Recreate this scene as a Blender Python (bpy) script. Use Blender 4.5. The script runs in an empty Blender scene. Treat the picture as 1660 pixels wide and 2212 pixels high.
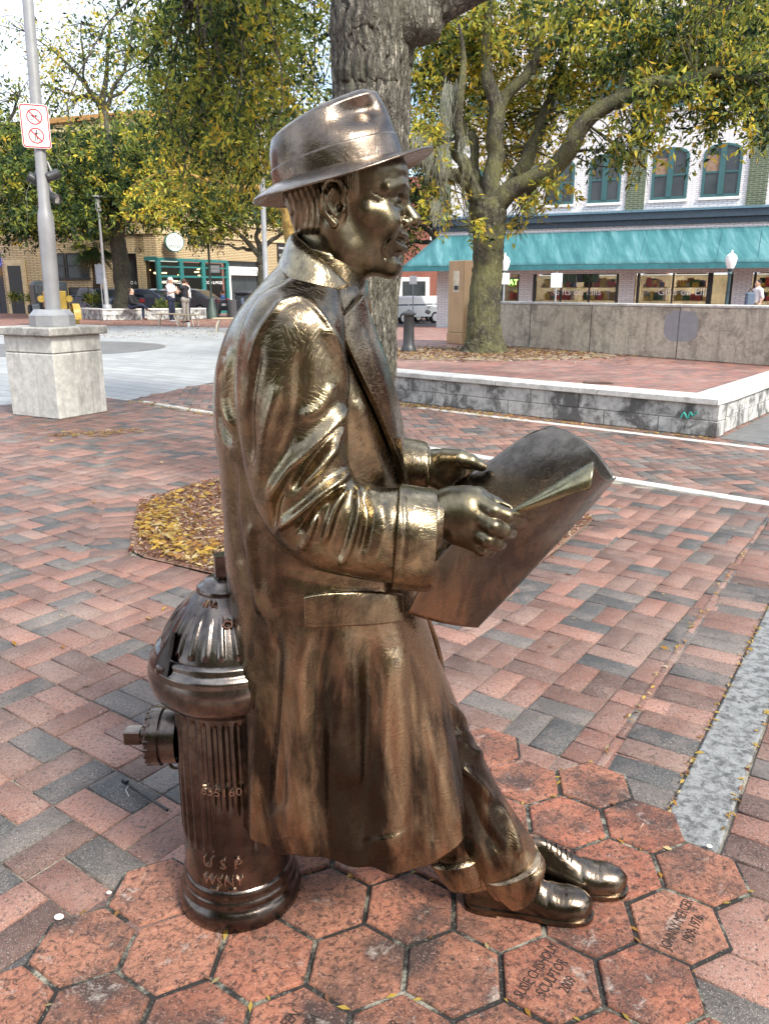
import bpy, bmesh, math, random
import numpy as np
from mathutils import Vector, Matrix
from mathutils.bvhtree import BVHTree
random.seed(7); RNG = np.random.default_rng(7)
R = math.radians
scene = bpy.context.scene
COL = scene.collection

# ------------------------------------------------------------------ camera, sky, sun, exposure
PITCH = math.atan(481.0/1720.0); CAMZ = 1.4
cam = bpy.data.cameras.new('camera'); cam_o = bpy.data.objects.new('camera', cam); COL.objects.link(cam_o)
cam.sensor_fit = 'VERTICAL'; cam.sensor_height = 24.0; cam.lens = 12.0*1720.0/1106.0
cam_o.location = (0, 0, CAMZ); cam_o.rotation_euler = (math.pi/2-PITCH, 0, 0)
cam.clip_start = 0.05; cam.clip_end = 3000
scene.camera = cam_o
SUN_EL, SUN_AZ = R(44), R(138)          # azimuth measured from +Y towards +X
world = bpy.data.worlds.new('World'); scene.world = world; world.use_nodes = True
wn = world.node_tree; wn.nodes.clear()
def wnode(t, **k):
    n = wn.nodes.new(t)
    for a, b in k.items(): setattr(n, a, b)
    return n
w_out = wnode('ShaderNodeOutputWorld'); w_bg = wnode('ShaderNodeBackground')
w_sky = wnode('ShaderNodeTexSky', sky_type='NISHITA', sun_disc=False, sun_elevation=SUN_EL, sun_rotation=SUN_AZ, air_density=1.0, dust_density=2.0, ozone_density=1.0)
w_tc = wnode('ShaderNodeTexCoord'); w_no = wnode('ShaderNodeTexNoise'); w_no.inputs['Scale'].default_value = 2.2; w_no.inputs['Detail'].default_value = 7
w_rp = wnode('ShaderNodeValToRGB'); w_rp.color_ramp.elements[0].position = 0.38; w_rp.color_ramp.elements[1].position = 0.66
w_mx = wnode('ShaderNodeMix', data_type='RGBA')
w_mx.inputs['B'].default_value = (6.4, 6.7, 7.3, 1)
wn.links.new(w_tc.outputs['Generated'], w_no.inputs['Vector']); wn.links.new(w_no.outputs['Fac'], w_rp.inputs['Fac'])
wn.links.new(w_rp.outputs['Color'], w_mx.inputs['Factor']); wn.links.new(w_sky.outputs['Color'], w_mx.inputs['A'])
wn.links.new(w_mx.outputs['Result'], w_bg.inputs['Color']); w_bg.inputs['Strength'].default_value = 0.078
wn.links.new(w_bg.outputs['Background'], w_out.inputs['Surface'])
sun = bpy.data.lights.new('sun', 'SUN'); sun.energy = 1.5; sun.angle = R(16); sun.color = (1.0, 0.94, 0.84)
sun_o = bpy.data.objects.new('sun', sun); COL.objects.link(sun_o)
sd = Vector((math.sin(SUN_AZ)*math.cos(SUN_EL), math.cos(SUN_AZ)*math.cos(SUN_EL), math.sin(SUN_EL)))
sun_o.rotation_euler = sd.to_track_quat('Z', 'Y').to_euler(); sun_o.location = (20, 10, 30)
vs = scene.view_settings; vs.view_transform = 'Standard'; vs.look = 'None'; vs.exposure = 2.1; vs.gamma = 1.0; vs.use_curve_mapping = False
scene.cycles.max_bounces = 6; scene.cycles.diffuse_bounces = 3; scene.cycles.glossy_bounces = 3; scene.cycles.transparent_max_bounces = 8
scene.cycles.use_denoising = True

# ------------------------------------------------------------------ layout helpers (photograph measured on a 1660 x 2212 grid)
FPX, CU, CV = 1720.0, 830.0, 1106.0
SP, CP = math.sin(PITCH), math.cos(PITCH)
def at(u, v, Y):                     # point of the sight line at distance Y
    x = (u-CU)/FPX; d = -(v-CV)/FPX
    t = Y/(CP+d*SP)
    return np.array([x*t, Y, CAMZ+(-SP+d*CP)*t])
def gnd(u, v, z=0.0):                # point of the sight line at height z
    x = (u-CU)/FPX; d = -(v-CV)/FPX
    t = (z-CAMZ)/(-SP+d*CP)
    return np.array([x*t, (CP+d*SP)*t, z])
def proj(V):
    V = np.asarray(V, float); z = V[..., 2]-CAMZ; y = V[..., 1]
    f = y*CP-z*SP; up = y*SP+z*CP
    f = np.where(f < 1e-3, 1e-3, f)
    return np.stack([CU+FPX*V[..., 0]/f, CV-FPX*up/f], -1)

# ------------------------------------------------------------------ object helpers
def link(o): COL.objects.link(o); return o
def tag(o, label=None, cat=None, group=None, kind=None):
    if label: o['label'] = label
    if cat: o['category'] = cat
    if group: o['group'] = group
    if kind: o['kind'] = kind
    return o
def empty(name, loc, label=None, cat=None, group=None, rz=0.0):
    o = link(bpy.data.objects.new(name, None)); o.location = loc; o.rotation_euler = (0, 0, rz); o.empty_display_size = 0.1
    return tag(o, label, cat, group)
def mesh(name, V, F, mat=None, smooth=True):
    me = bpy.data.meshes.new(name)
    V = np.asarray(V, np.float32).reshape(-1, 3)
    if isinstance(F, np.ndarray):
        n, k = F.shape
        me.vertices.add(len(V)); me.vertices.foreach_set('co', V.ravel())
        me.loops.add(n*k); me.loops.foreach_set('vertex_index', F.astype(np.int32).ravel())
        me.polygons.add(n); me.polygons.foreach_set('loop_start', np.arange(0, n*k, k, dtype=np.int32))
        me.update(calc_edges=True); me.validate()
    else:
        me.from_pydata(V.tolist(), [], [list(map(int, f)) for f in F]); me.update()
    if smooth: me.polygons.foreach_set('use_smooth', np.ones(len(me.polygons), bool))
    if mat is not None: me.materials.append(mat)
    return me
def obj(name, me, parent=None, world=False, loc=(0, 0, 0)):
    o = link(bpy.data.objects.new(name, me)); o.location = loc
    if parent is not None:
        o.parent = parent
        if world:                                   # mesh given in world space, parent unrotated
            p = Vector((0, 0, 0)); q = parent
            while q is not None: p += q.location; q = q.parent
            o.location = -p
    return o
def copy_tree(o, parent=None):
    c = o.copy(); link(c)
    if parent is not None: c.parent = parent
    for ch in list(o.children): copy_tree(ch, c)
    return c
def auto_flip(V, F):                 # make a closed surface point outwards
    V = np.asarray(V, float).reshape(-1, 3); a, b, c = V[F[:, 0]], V[F[:, 1]], V[F[:, 2]]
    vol = np.einsum('ij,ij->i', a, np.cross(b, c)).sum()
    if F.shape[1] == 4:
        d = V[F[:, 3]]; vol += np.einsum('ij,ij->i', a, np.cross(c, d)).sum()
    return F[:, ::-1].copy() if vol < 0 else F
def gridF(nr, nc, closed=False):
    i = np.arange(nr-1)[:, None]; j = np.arange(nc if closed else nc-1)[None]
    j2 = (j+1) % nc
    return np.stack([i*nc+j, i*nc+j2, (i+1)*nc+j2, (i+1)*nc+j], -1).reshape(-1, 4)
def interp(rows, n, closed=False):   # Catmull-Rom through rows
    P = np.asarray(rows, float); m = len(P)
    t = np.linspace(0, m-1, n); i = np.clip(t.astype(int), 0, m-2); f = (t-i)[:, None]
    p0 = np.where((i > 0)[:, None], P[np.maximum(i-1, 0)], 2*P[i]-P[i+1]); p1 = P[i]; p2 = P[i+1]
    p3 = np.where((i < m-2)[:, None], P[np.minimum(i+2, m-1)], 2*P[i+1]-P[i])
    return 0.5*((2*p1)+(-p0+p2)*f+(2*p0-5*p1+4*p2-p3)*f*f+(-p0+3*p1-3*p2+p3)*f**3)
class MB:                            # collects boxes, prisms, tubes into one mesh
    def __init__(s): s.V = []; s.F = []; s.n = 0
    def add(s, V, F):
        V = np.asarray(V, float).reshape(-1, 3)
        s.V.append(V); s.F += [tuple(int(i)+s.n for i in f) for f in F]; s.n += len(V); return s
    def box(s, a, b, M=None):
        x0, y0, z0 = a; x1, y1, z1 = b
        V = np.array([(x0,y0,z0),(x1,y0,z0),(x1,y1,z0),(x0,y1,z0),(x0,y0,z1),(x1,y0,z1),(x1,y1,z1),(x0,y1,z1)], float)
        if M is not None: V = V@np.array(M.to_3x3()).T+np.array(M.translation)
        return s.add(V, [(0,3,2,1),(4,5,6,7),(0,1,5,4),(1,2,6,5),(2,3,7,6),(3,0,4,7)])
    def bev(s, a, b, r=0.01, M=None):  # box with chamfered edges
        a = np.array(a, float); b = np.array(b, float); V = []; F = []
        c = (a+b)/2; h = (b-a)/2; r = min(r, h.min()*0.9)
        bm = bmesh.new(); bmesh.ops.create_cube(bm, size=1.0)
        for v in bm.verts: v.co = Vector(c+np.array(v.co)*2*h)
        bmesh.ops.bevel(bm, geom=bm.edges[:], offset=r, segments=1, affect='EDGES')
        bm.verts.index_update()
        V = np.array([v.co[:] for v in bm.verts]); F = [[v.index for v in f.verts] for f in bm.faces]; bm.free()
        if M is not None: V = V@np.array(M.to_3x3()).T+np.array(M.translation)
        return s.add(V, F)
    def tube(s, pts, r, n=8, cap=True):
        P = np.asarray(pts, float); m = len(P); r = np.broadcast_to(np.asarray(r, float), (m,))
        T = np.gradient(P, axis=0) if m > 2 else np.repeat((P[1]-P[0])[None], m, 0)
        T /= np.linalg.norm(T, axis=1)[:, None]+1e-12
        up = np.array([0, 0, 1.0]) if abs(T[0, 2]) < 0.9 else np.array([1.0, 0, 0])
        A = np.cross(T, up); 
        for i in range(1, m):                       # keep the frame continuous
            A[i] = A[i-1]-T[i]*np.dot(A[i-1], T[i])
        A /= np.linalg.norm(A, axis=1)[:, None]+1e-12; B = np.cross(T, A)
        th = np.arange(n)*2*math.pi/n
        V = P[:, None]+r[:, None, None]*(np.cos(th)[None, :, None]*A[:, None]+np.sin(th)[None, :, None]*B[:, None])
        F = [tuple(f[::-1]) for f in gridF(m, n, True)]
        if cap: F += [tuple(range(n)), tuple((m-1)*n+k for k in range(n))[::-1]]
        return s.add(V.reshape(-1, 3), F)
    def lathe(s, prof, c=(0, 0, 0), n=24, ax='z', cap=True):
        pr = np.asarray(prof, float); th = np.arange(n)*2*math.pi/n
        V = np.stack([pr[:, 0][:, None]*np.cos(th), pr[:, 0][:, None]*np.sin(th), np.repeat(pr[:, 1][:, None], n, 1)], -1)
        if ax == 'x': V = V[..., [2, 0, 1]]
        if ax == 'y': V = V[..., [1, 2, 0]]
        F = [tuple(f) for f in gridF(len(pr), n, True)]
        if cap: F += [tuple(range(n))[::-1], tuple((len(pr)-1)*n+k for k in range(n))]
        return s.add(V.reshape(-1, 3)+np.array(c), F)
    def prism(s, poly, z0, z1):
        n = len(poly); V = [(p[0], p[1], z0) for p in poly]+[(p[0], p[1], z1) for p in poly]
        return s.add(V, [tuple(range(n))[::-1], tuple(range(n, 2*n))]+[(i, (i+1) % n, n+(i+1) % n, n+i) for i in range(n)])
    def mesh(s, name, mat, smooth=False, sharp=None):
        me = mesh(name, np.concatenate(s.V), s.F, mat, smooth)
        if smooth and sharp is not None: me.set_sharp_from_angle(angle=R(sharp))
        return me
    def build(s, name, mat, parent=None, smooth=False, sharp=35, world=False):
        return obj(name, s.mesh(name, mat, smooth, sharp), parent, world)

# ------------------------------------------------------------------ signed distance modelling
def smin(a, b, k): h = np.clip(0.5+0.5*(b-a)/k, 0, 1); return b*(1-h)+a*h-k*h*(1-h)
def smax(a, b, k): return -smin(-a, -b, k)
class SDF:
    def __init__(s, lo, hi, h):
        s.lo = np.array(lo, float); s.h = h; n = np.ceil((np.array(hi)-s.lo)/h).astype(int)+1
        ax = [(s.lo[k]+np.arange(n[k])*h).astype(np.float32) for k in range(3)]
        s.X, s.Y, s.Z = np.meshgrid(*ax, indexing='ij', sparse=True)
        s.d = np.full(tuple(n), 9.0, np.float32)
    def ell(s, c, r, rot=None):
        x, y, z = s.X-c[0], s.Y-c[1], s.Z-c[2]
        if rot is not None:                         # rotation in the x-z plane
            ca, sa = math.cos(rot), math.sin(rot); x, z = x*ca+z*sa, -x*sa+z*ca
        k0 = np.sqrt((x/r[0])**2+(y/r[1])**2+(z/r[2])**2); k1 = np.sqrt((x/r[0]**2)**2+(y/r[1]**2)**2+(z/r[2]**2)**2)+1e-9
        return k0*(k0-1)/k1
    def cap(s, a, b, ra, rb=None):
        rb = ra if rb is None else rb; a = np.array(a, float); b = np.array(b, float); v = b-a; L = float(v@v)+1e-12
        t = np.clip(((s.X-a[0])*v[0]+(s.Y-a[1])*v[1]+(s.Z-a[2])*v[2])/L, 0, 1)
        return np.sqrt((s.X-a[0]-t*v[0])**2+(s.Y-a[1]-t*v[1])**2+(s.Z-a[2]-t*v[2])**2)-(ra+(rb-ra)*t)
    def chain(s, pts, r, k=0.0):
        d = None; r = np.broadcast_to(r, (len(pts),))
        for i in range(len(pts)-1):
            e = s.cap(pts[i], pts[i+1], r[i], r[i+1]); d = e if d is None else (smin(d, e, k) if k else np.minimum(d, e))
        return d
    def add(s, e, k=0.01): s.d = smin(s.d, e, k).astype(np.float32) if k else np.minimum(s.d, e); return s
    def cut(s, e, k=0.005): s.d = smax(s.d, -e, k).astype(np.float32); return s
    def nets(s):
        d = s.d; sg = d < 0; n = np.array(d.shape); m = n-1; N = int(m.prod())
        acc = np.zeros((N, 3)); cnt = np.zeros(N); Q = []
        for ax in range(3):
            a = [slice(None)]*3; b = [slice(None)]*3; a[ax] = slice(0, -1); b[ax] = slice(1, None)
            x = sg[tuple(a)] != sg[tuple(b)]; idx = np.argwhere(x)
            da, db = d[tuple(a)][x], d[tuple(b)][x]
            pos = idx.astype(float); pos[:, ax] += da/(da-db)
            o1, o2 = [(1, 2), (2, 0), (0, 1)][ax]; cells = []
            for e, f in ((0, 0), (-1, 0), (-1, -1), (0, -1)):
                c = idx.copy(); c[:, o1] += e; c[:, o2] += f; c = np.clip(c, 0, m-1)
                fl = np.ravel_multi_index(c.T, m); cells.append(fl)
                for q in range(3): acc[:, q] += np.bincount(fl, pos[:, q], N)
                cnt += np.bincount(fl, minlength=N)
            q4 = np.stack(cells, 1); inn = da < 0; q4[~inn] = q4[~inn][:, ::-1]; Q.append(q4)
        Q = np.concatenate(Q); used, inv = np.unique(Q, return_inverse=True)
        V = acc[used]/cnt[used][:, None]*s.h+s.lo
        return V, inv.reshape(-1, 4)

# ------------------------------------------------------------------ materials
class NT:
    def __init__(s, name):
        s.m = bpy.data.materials.new(name); s.m.use_nodes = True; s.t = s.m.node_tree; s.t.nodes.clear()
        s.out = s.n('ShaderNodeOutputMaterial'); s.b = s.n('ShaderNodeBsdfPrincipled'); s.l(s.b.outputs[0], s.out.inputs[0])
    def n(s, t, **k):
        x = s.t.nodes.new(t)
        for a, b in k.items(): setattr(x, a, b)
        return x
    def l(s, a, b): s.t.links.new(a, b)
    def pos(s, scale=(1, 1, 1), rot=(0, 0, 0), obj_space=False):
        g = s.n('ShaderNodeTexCoord').outputs['Object'] if obj_space else s.n('ShaderNodeNewGeometry').outputs['Position']
        mp = s.n('ShaderNodeMapping'); mp.inputs['Scale'].default_value = scale; mp.inputs['Rotation'].default_value = rot
        s.l(g, mp.inputs['Vector']); return mp.outputs['Vector']
    def noise(s, vec, scale, detail=4, rough=0.55, dist=0.0):
        x = s.n('ShaderNodeTexNoise'); x.inputs['Scale'].default_value = scale; x.inputs['Detail'].default_value = detail
        x.inputs['Roughness'].default_value = rough; x.inputs['Distortion'].default_value = dist
        s.l(vec, x.inputs['Vector']); return x.outputs['Fac']
    def voro(s, vec, scale, feature='F1', out='Distance', rnd=1.0):
        x = s.n('ShaderNodeTexVoronoi', feature=feature); x.inputs['Scale'].default_value = scale; x.inputs['Randomness'].default_value = rnd
        s.l(vec, x.inputs['Vector']); return x.outputs[out]
    def ramp(s, fac, stops, mode='LINEAR'):
        x = s.n('ShaderNodeValToRGB'); cr = x.color_ramp; cr.interpolation = mode
        while len(cr.elements) < len(stops): cr.elements.new(0.5)
        for e, (p, c) in zip(cr.elements, stops):
            e.position = p; e.color = (c, c, c, 1) if isinstance(c, (int, float)) else (c[0], c[1], c[2], 1)
        s.l(fac, x.inputs['Fac']); return x.outputs['Color']
    def mix(s, a, b, f, mode='MIX'):
        x = s.n('ShaderNodeMix', data_type='RGBA', blend_type=mode)
        for v, k in ((a, 'A'), (b, 'B')):
            if hasattr(v, 'links'): s.l(v, x.inputs[k])
            else: x.inputs[k].default_value = (v[0], v[1], v[2], 1)
        if hasattr(f, 'links'): s.l(f, x.inputs['Factor'])
        else: x.inputs['Factor'].default_value = f
        return x.outputs['Result']
    def math(s, op, a, b=None):
        x = s.n('ShaderNodeMath', operation=op)
        for i, v in enumerate((a, b)):
            if v is None: continue
            if hasattr(v, 'links'): s.l(v, x.inputs[i])
            else: x.inputs[i].default_value = v
        return x.outputs[0]
    def bump(s, h, strength=0.3, dist=0.01, prev=None):
        x = s.n('ShaderNodeBump'); x.inputs['Strength'].default_value = strength; x.inputs['Distance'].default_value = dist
        s.l(h, x.inputs['Height'])
        if prev is not None: s.l(prev, x.inputs['Normal'])
        return x.outputs['Normal']
    def done(s, base=None, rough=0.6, metal=0.0, normal=None, **kw):
        for k, v in (('Base Color', base), ('Roughness', rough), ('Metallic', metal), ('Normal', normal)):
            if v is None: continue
            if hasattr(v, 'links'): s.l(v, s.b.inputs[k])
            elif k == 'Base Color': s.b.inputs[k].default_value = (v[0], v[1], v[2], 1)
            else: s.b.inputs[k].default_value = v
        for k, v in kw.items():
            i = s.b.inputs[k.replace('_', ' ')]
            if hasattr(v, 'links'): s.l(v, i)
            else: i.default_value = v
        return s.m
_mats = {}
def plain(name, c, rough=0.6, metal=0.0, var=0.18, scale=6.0, bump=0.0, bscale=60.0, **kw):
    if name in _mats: return _mats[name]
    t = NT(name); p = t.pos()
    f = t.noise(p, scale, 6, 0.65)
    lo = [max(0, x*(1-var*1.6)) for x in c]; hi = [min(1, x*(1+var)) for x in c]
    col = t.ramp(f, [(0.3, lo), (0.7, hi)])
    nrm = t.bump(t.noise(p, bscale, 4), bump, 0.01) if bump else None
    _mats[name] = t.done(col, rough, metal, nrm, **kw); return _mats[name]

# ================================================================== MATERIALS OF THE GROUND
def brick_mat(name, src):
    t = NT(name); p = t.pos()
    if src == 'OBJ': base = t.n('ShaderNodeObjectInfo').outputs['Color']
    else: base = t.n('ShaderNodeAttribute', attribute_name='tone').outputs['Color']
    f1 = t.noise(p, 9, 8, 0.7); f2 = t.noise(p, 95, 5, 0.75); f3 = t.noise(p, 320, 3, 0.7); f4 = t.noise(p, 1.1, 4, 0.6)
    c = t.mix(base, t.mix(base, (0.40, 0.30, 0.26), 0.5), t.ramp(f1, [(0.45, 0.0), (0.75, 0.6)]))
    c = t.mix(c, (0.45, 0.38, 0.33), t.ramp(f4, [(0.52, 0.0), (0.80, 0.4)]))
    c = t.mix(c, (0.035, 0.03, 0.03), t.ramp(f2, [(0.35, 0.9), (0.49, 0.0)]))
    c = t.mix(c, (0.62, 0.56, 0.50), t.ramp(f3, [(0.57, 0.0), (0.68, 0.55)]))
    sp = t.voro(p, 55); c = t.mix(c, (0.8, 0.78, 0.72), t.math('MULTIPLY', t.ramp(sp, [(0.05, 1.0), (0.10, 0.0)]), t.ramp(t.noise(p, 7, 3), [(0.55, 0.0), (0.65, 0.8)])))
    c = t.mix(c, (0.03, 0.03, 0.028), t.ramp(t.noise(p, 3.3, 6, 0.7), [(0.62, 0.0), (0.80, 0.5)]))
    nr = t.bump(f3, 0.45, 0.003); nr = t.bump(f2, 0.5, 0.006, nr)
    return t.done(c, t.ramp(f1, [(0.3, 0.45), (0.7, 0.70)]), 0.0, nr, Specular_IOR_Level=0.32)
M_BRICK_O = brick_mat('brick_clay', 'OBJ'); M_BRICK_S = brick_mat('brick_clay_far', 'ATTR')
def hex_mat():
    t = NT('terracotta'); p = t.pos(); base = t.n('ShaderNodeObjectInfo').outputs['Color']
    rnd = t.n('ShaderNodeObjectInfo').outputs['Random']
    f1 = t.noise(p, 14, 8, 0.72, 0.3); f2 = t.noise(p, 70, 7, 0.78, 0.6); f3 = t.noise(p, 230, 4, 0.7); f4 = t.noise(p, 5.5, 5, 0.6)
    c = t.mix(base, (0.42, 0.20, 0.13), t.ramp(f1, [(0.45, 0.0), (0.72, 0.8)]))
    c = t.mix(c, (0.045, 0.026, 0.022), t.ramp(f2, [(0.40, 0.95), (0.53, 0.0)]))
    c = t.mix(c, (0.05, 0.035, 0.032), t.math('MULTIPLY', t.ramp(f4, [(0.45, 0.0), (0.62, 0.95)]), t.ramp(rnd, [(0.1, 0.25), (0.7, 1.0)])))
    c = t.mix(c, (0.58, 0.38, 0.30), t.ramp(f3, [(0.56, 0.0), (0.68, 0.6)]))
    c = t.mix(c, (0.55, 0.50, 0.44), t.ramp(t.noise(p, 11, 7, 0.8, 0.5), [(0.58, 0.0), (0.70, 0.7)]))
    nr = t.bump(f3, 0.6, 0.003); nr = t.bump(f2, 0.9, 0.007, nr)
    return t.done(c, t.ramp(f1, [(0.3, 0.42), (0.7, 0.66)]), 0.0, nr, Specular_IOR_Level=0.32)
M_HEX = hex_mat()
def joint_mat(name, dark, pale, lo, hi):
    t = NT(name); p = t.pos(); f = t.noise(p, 6, 8, 0.75); g = t.noise(p, 140, 4, 0.8)
    c = t.mix(dark, pale, t.ramp(f, [(lo, 0.0), (hi, 1.0)])); c = t.mix(c, (0.02, 0.02, 0.018), t.ramp(g, [(0.38, 0.8), (0.5, 0.0)]))
    c = t.mix(c, (0.62, 0.60, 0.50), t.ramp(g, [(0.60, 0.0), (0.70, 0.6)]))
    return t.done(c, 0.9, 0, t.bump(g, 0.9, 0.006))
M_JOINT = joint_mat('joint_sand', (0.075, 0.06, 0.05), (0.36, 0.33, 0.26), 0.42, 0.62)
M_MORTAR = joint_mat('tile_mortar', (0.018, 0.017, 0.016), (0.30, 0.29, 0.23), 0.50, 0.60)
def concrete(name, c0, stain=0.6, scale=3.0, speck=0.5, st_lo=0.5, st_hi=0.72, drip=0.0):
    t = NT(name); p = t.pos(); f = t.noise(p, scale, 9, 0.72, 0.4); g = t.noise(p, 150, 5, 0.8); h = t.noise(p, scale*5, 8, 0.75)
    dk = [x*0.16 for x in c0]; mid = [x*0.62 for x in c0]
    c = t.ramp(h, [(0.32, mid), (0.62, c0)])
    c = t.mix(c, dk, t.math('MULTIPLY', t.ramp(f, [(st_lo, 0.0), (st_hi, 1.0)]), stain))
    c = t.mix(c, dk, t.math('MULTIPLY', t.ramp(g, [(0.30, 1.0), (0.44, 0.0)]), speck))
    if drip: c = t.mix(c, [x*0.3 for x in c0], t.math('MULTIPLY', t.ramp(t.noise(t.pos((7, 7, 0.8)), 1.0, 7, 0.7), [(0.52, 0.0), (0.66, 1.0)]), drip))
    return t.done(c, 0.75, 0, t.bump(g, 0.5, 0.006))
M_STRIP = concrete('exposed_concrete', (0.27, 0.28, 0.28), 0.85, 34.0, 1.0, 0.44, 0.60)
M_CONC = concrete('pale_concrete', (0.62, 0.62, 0.58), 0.7, 2.5)
M_WALLC = concrete('aged_concrete', (0.62, 0.55, 0.44), 0.6, 3.2, 0.5, 0.48, 0.62, 0.55)
M_BLOCK = concrete('stained_block', (0.58, 0.59, 0.57), 0.95, 3.6, 0.6, 0.46, 0.58, 0.6)
M_CAP = concrete('cap_stone', (0.66, 0.66, 0.63), 0.55, 3.0)
def paver_mat(name, c0, c1, sx, sy):
    t = NT(name); v = t.pos((1, 1, 1), (0, 0, R(38)))
    b = t.n('ShaderNodeTexBrick'); b.inputs['Scale'].default_value = 1.0; b.inputs['Brick Width'].default_value = sx; b.inputs['Row Height'].default_value = sy
    b.inputs['Mortar Size'].default_value = 0.012; b.inputs['Color1'].default_value = (*c0, 1); b.inputs['Color2'].default_value = (*c1, 1); b.inputs['Mortar'].default_value = (0.16, 0.16, 0.15, 1)
    t.l(v, b.inputs['Vector']); p = t.pos()
    c = t.mix(b.outputs['Color'], (0.22, 0.22, 0.2), t.ramp(t.noise(p, 1.2, 7, 0.7), [(0.5, 0.0), (0.75, 0.6)]))
    c = t.mix(c, (0.10, 0.07, 0.045), t.ramp(t.noise(p, 9, 3, 0.6), [(0.66, 0.0), (0.70, 0.7)]))
    return t.done(c, 0.55, 0, t.bump(t.noise(p, 60, 3), 0.2, 0.01))
M_PAVE = paver_mat('grey_pavers', (0.27, 0.29, 0.295), (0.36, 0.375, 0.375), 0.6, 0.3)
M_PAVE_D = paver_mat('dark_pavers', (0.10, 0.105, 0.105), (0.14, 0.14, 0.14), 0.4, 0.2)
M_ASPH = plain('asphalt', (0.055, 0.055, 0.058), 0.75, var=0.25, scale=2, bump=0.4, bscale=90)
M_REDLITTER = joint_mat('brick_and_leaf_litter', (0.22, 0.10, 0.07), (0.34, 0.2, 0.13), 0.4, 0.6)

# ================================================================== GROUND
def ground_z(x, y):
    s = np.clip((y-23)/34, 0, 1); s = s*s*(3-2*s); w = np.clip((x+5)/5, 0, 1)
    return -0.012-0.75*s*w
gx = np.concatenate([np.linspace(-900, -40, 8), np.linspace(-36, 36, 37), np.linspace(40, 900, 8)]); gy = np.concatenate([np.linspace(-200, 0, 4), np.linspace(2, 80, 40), np.linspace(90, 1800, 8)])
GX, GY = np.meshgrid(gx, gy); GV = np.stack([GX, GY, ground_z(GX, GY)], -1)
M_FARGROUND = joint_mat('town_ground', (0.20, 0.105, 0.085), (0.28, 0.16, 0.13), 0.4, 0.6)
g_o = obj('ground', mesh('ground', GV, gridF(len(gy), len(gx)), M_FARGROUND)); tag(g_o, kind='structure')
def sheet(name, pts, z, mat, kind='structure', thick=0.003):
    b = MB(); b.prism(pts, z-thick, z); o = b.build(name, mat); tag(o, kind=kind); return o

EA = R(54.5); E1 = np.array([math.cos(EA), math.sin(EA)]); E2 = np.array([math.sin(EA), -math.cos(EA)])
SA = R(57.0); S1 = np.array([math.cos(SA), math.sin(SA)]); S2 = np.array([math.sin(SA), -math.cos(SA)])
SO = np.array([0.73, 1.818])                                     # near corner of the concrete strip
WL0, WL1 = np.array([2.70, 5.13]), np.array([-3.374, 10.53])      # white kerb line
WD = (WL1-WL0)/np.linalg.norm(WL1-WL0); WN = np.array([-WD[1], WD[0]]);
if WN[1] < 0: WN = -WN
PIT = np.array([-0.18, 5.03]); PITR = 1.40
pit_poly = [PIT+PITR/math.cos(R(22.5))*np.array([math.cos(R(194+22.5+45*k)), math.sin(R(194+22.5+45*k))]) for k in range(8)]
def octa(p): 
    d = np.asarray(p)-PIT; return max(d@np.array([math.cos(R(194+45*k)), math.sin(R(194+45*k))]) for k in range(8))
PL0, PL1, PL2 = gnd(850, 866)[:2], gnd(1545, 947)[:2], gnd(1660, 893)[:2]
PLD = (PL1-PL0)/np.linalg.norm(PL1-PL0)
plaza_px = [(-900, 960), (0, 899), (228, 872), (282, 863), (474, 822), (760, 770), (700, 712), (300, 704), (-300, 704), (-900, 730)]
plaza_poly = [gnd(*q)[:2] for q in plaza_px]

bricks = []   # x, y, z, angle, length, width
BL, BW, GAP = 0.212, 0.106, 0.0045
def rel(p, o, a, b): d = np.asarray(p)-o; return d@a, d@b
# basket-weave field between the tiles and the white kerb
MO = np.array([-1.206, 2.655])
for i in range(-26, 40):
    for j in range(-34, 26):
        c = MO+(i+0.5)*BL*E1+(j+0.5)*BL*E2
        if c[1] < 0.9 or abs(c[0]) > 5.2 or c[1] > 11: continue
        if (c-WL0)@WN > -0.1: continue
        a, b = rel(c, SO, S1, S2)
        if b > -0.13: continue
        if octa(c) < PITR+0.03: continue
        horiz = (i+j) % 2 == 0
        for s in (-0.25, 0.25):
            if horiz: bricks.append((*(c+s*BL*E2), 0.0, EA, BL-GAP, BW-GAP))
            else: bricks.append((*(c+s*BL*E1), 0.0, EA+math.pi/2, BL-GAP, BW-GAP))
# soldier course, cut strip, and running bond beyond the concrete strip
k = -14
while k*BW < 4.0:
    a = k*BW
    if a > -0.02:
        c = SO+(a+BW/2)*S1-0.108*S2
        if (c-WL0)@WN < -0.05: bricks.append((*c, 0.003, SA+math.pi/2, 0.21-GAP, BW-GAP))
        L = 0.07+0.05*random.random(); c = SO+(a+L/2)*S1-0.232*S2
        if (c-WL0)@WN < -0.05: bricks.append((*c, 0.003, SA, 0.10, 0.026))
    for j in range(0, 14):
        b = 0.157+j*BL+BL/2
        c = SO+(a+BW/2)*S1+b*S2
        if (c-WL0)@WN < -0.05 and c[1] > 0.9 and c[0] < 4.5: bricks.append((*c, 0.0, SA+math.pi/2, BL-GAP, BW-GAP))
    if a < 0:
        for j in range(0, 3):
            c = SO+(a+BW/2)*S1+(0.157-BL*(j+1)+BL/2)*S2
            if c[1] > 0.9: bricks.append((*c, -0.001, SA+math.pi/2, BL-GAP, BW-GAP))
    k += 1
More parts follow.
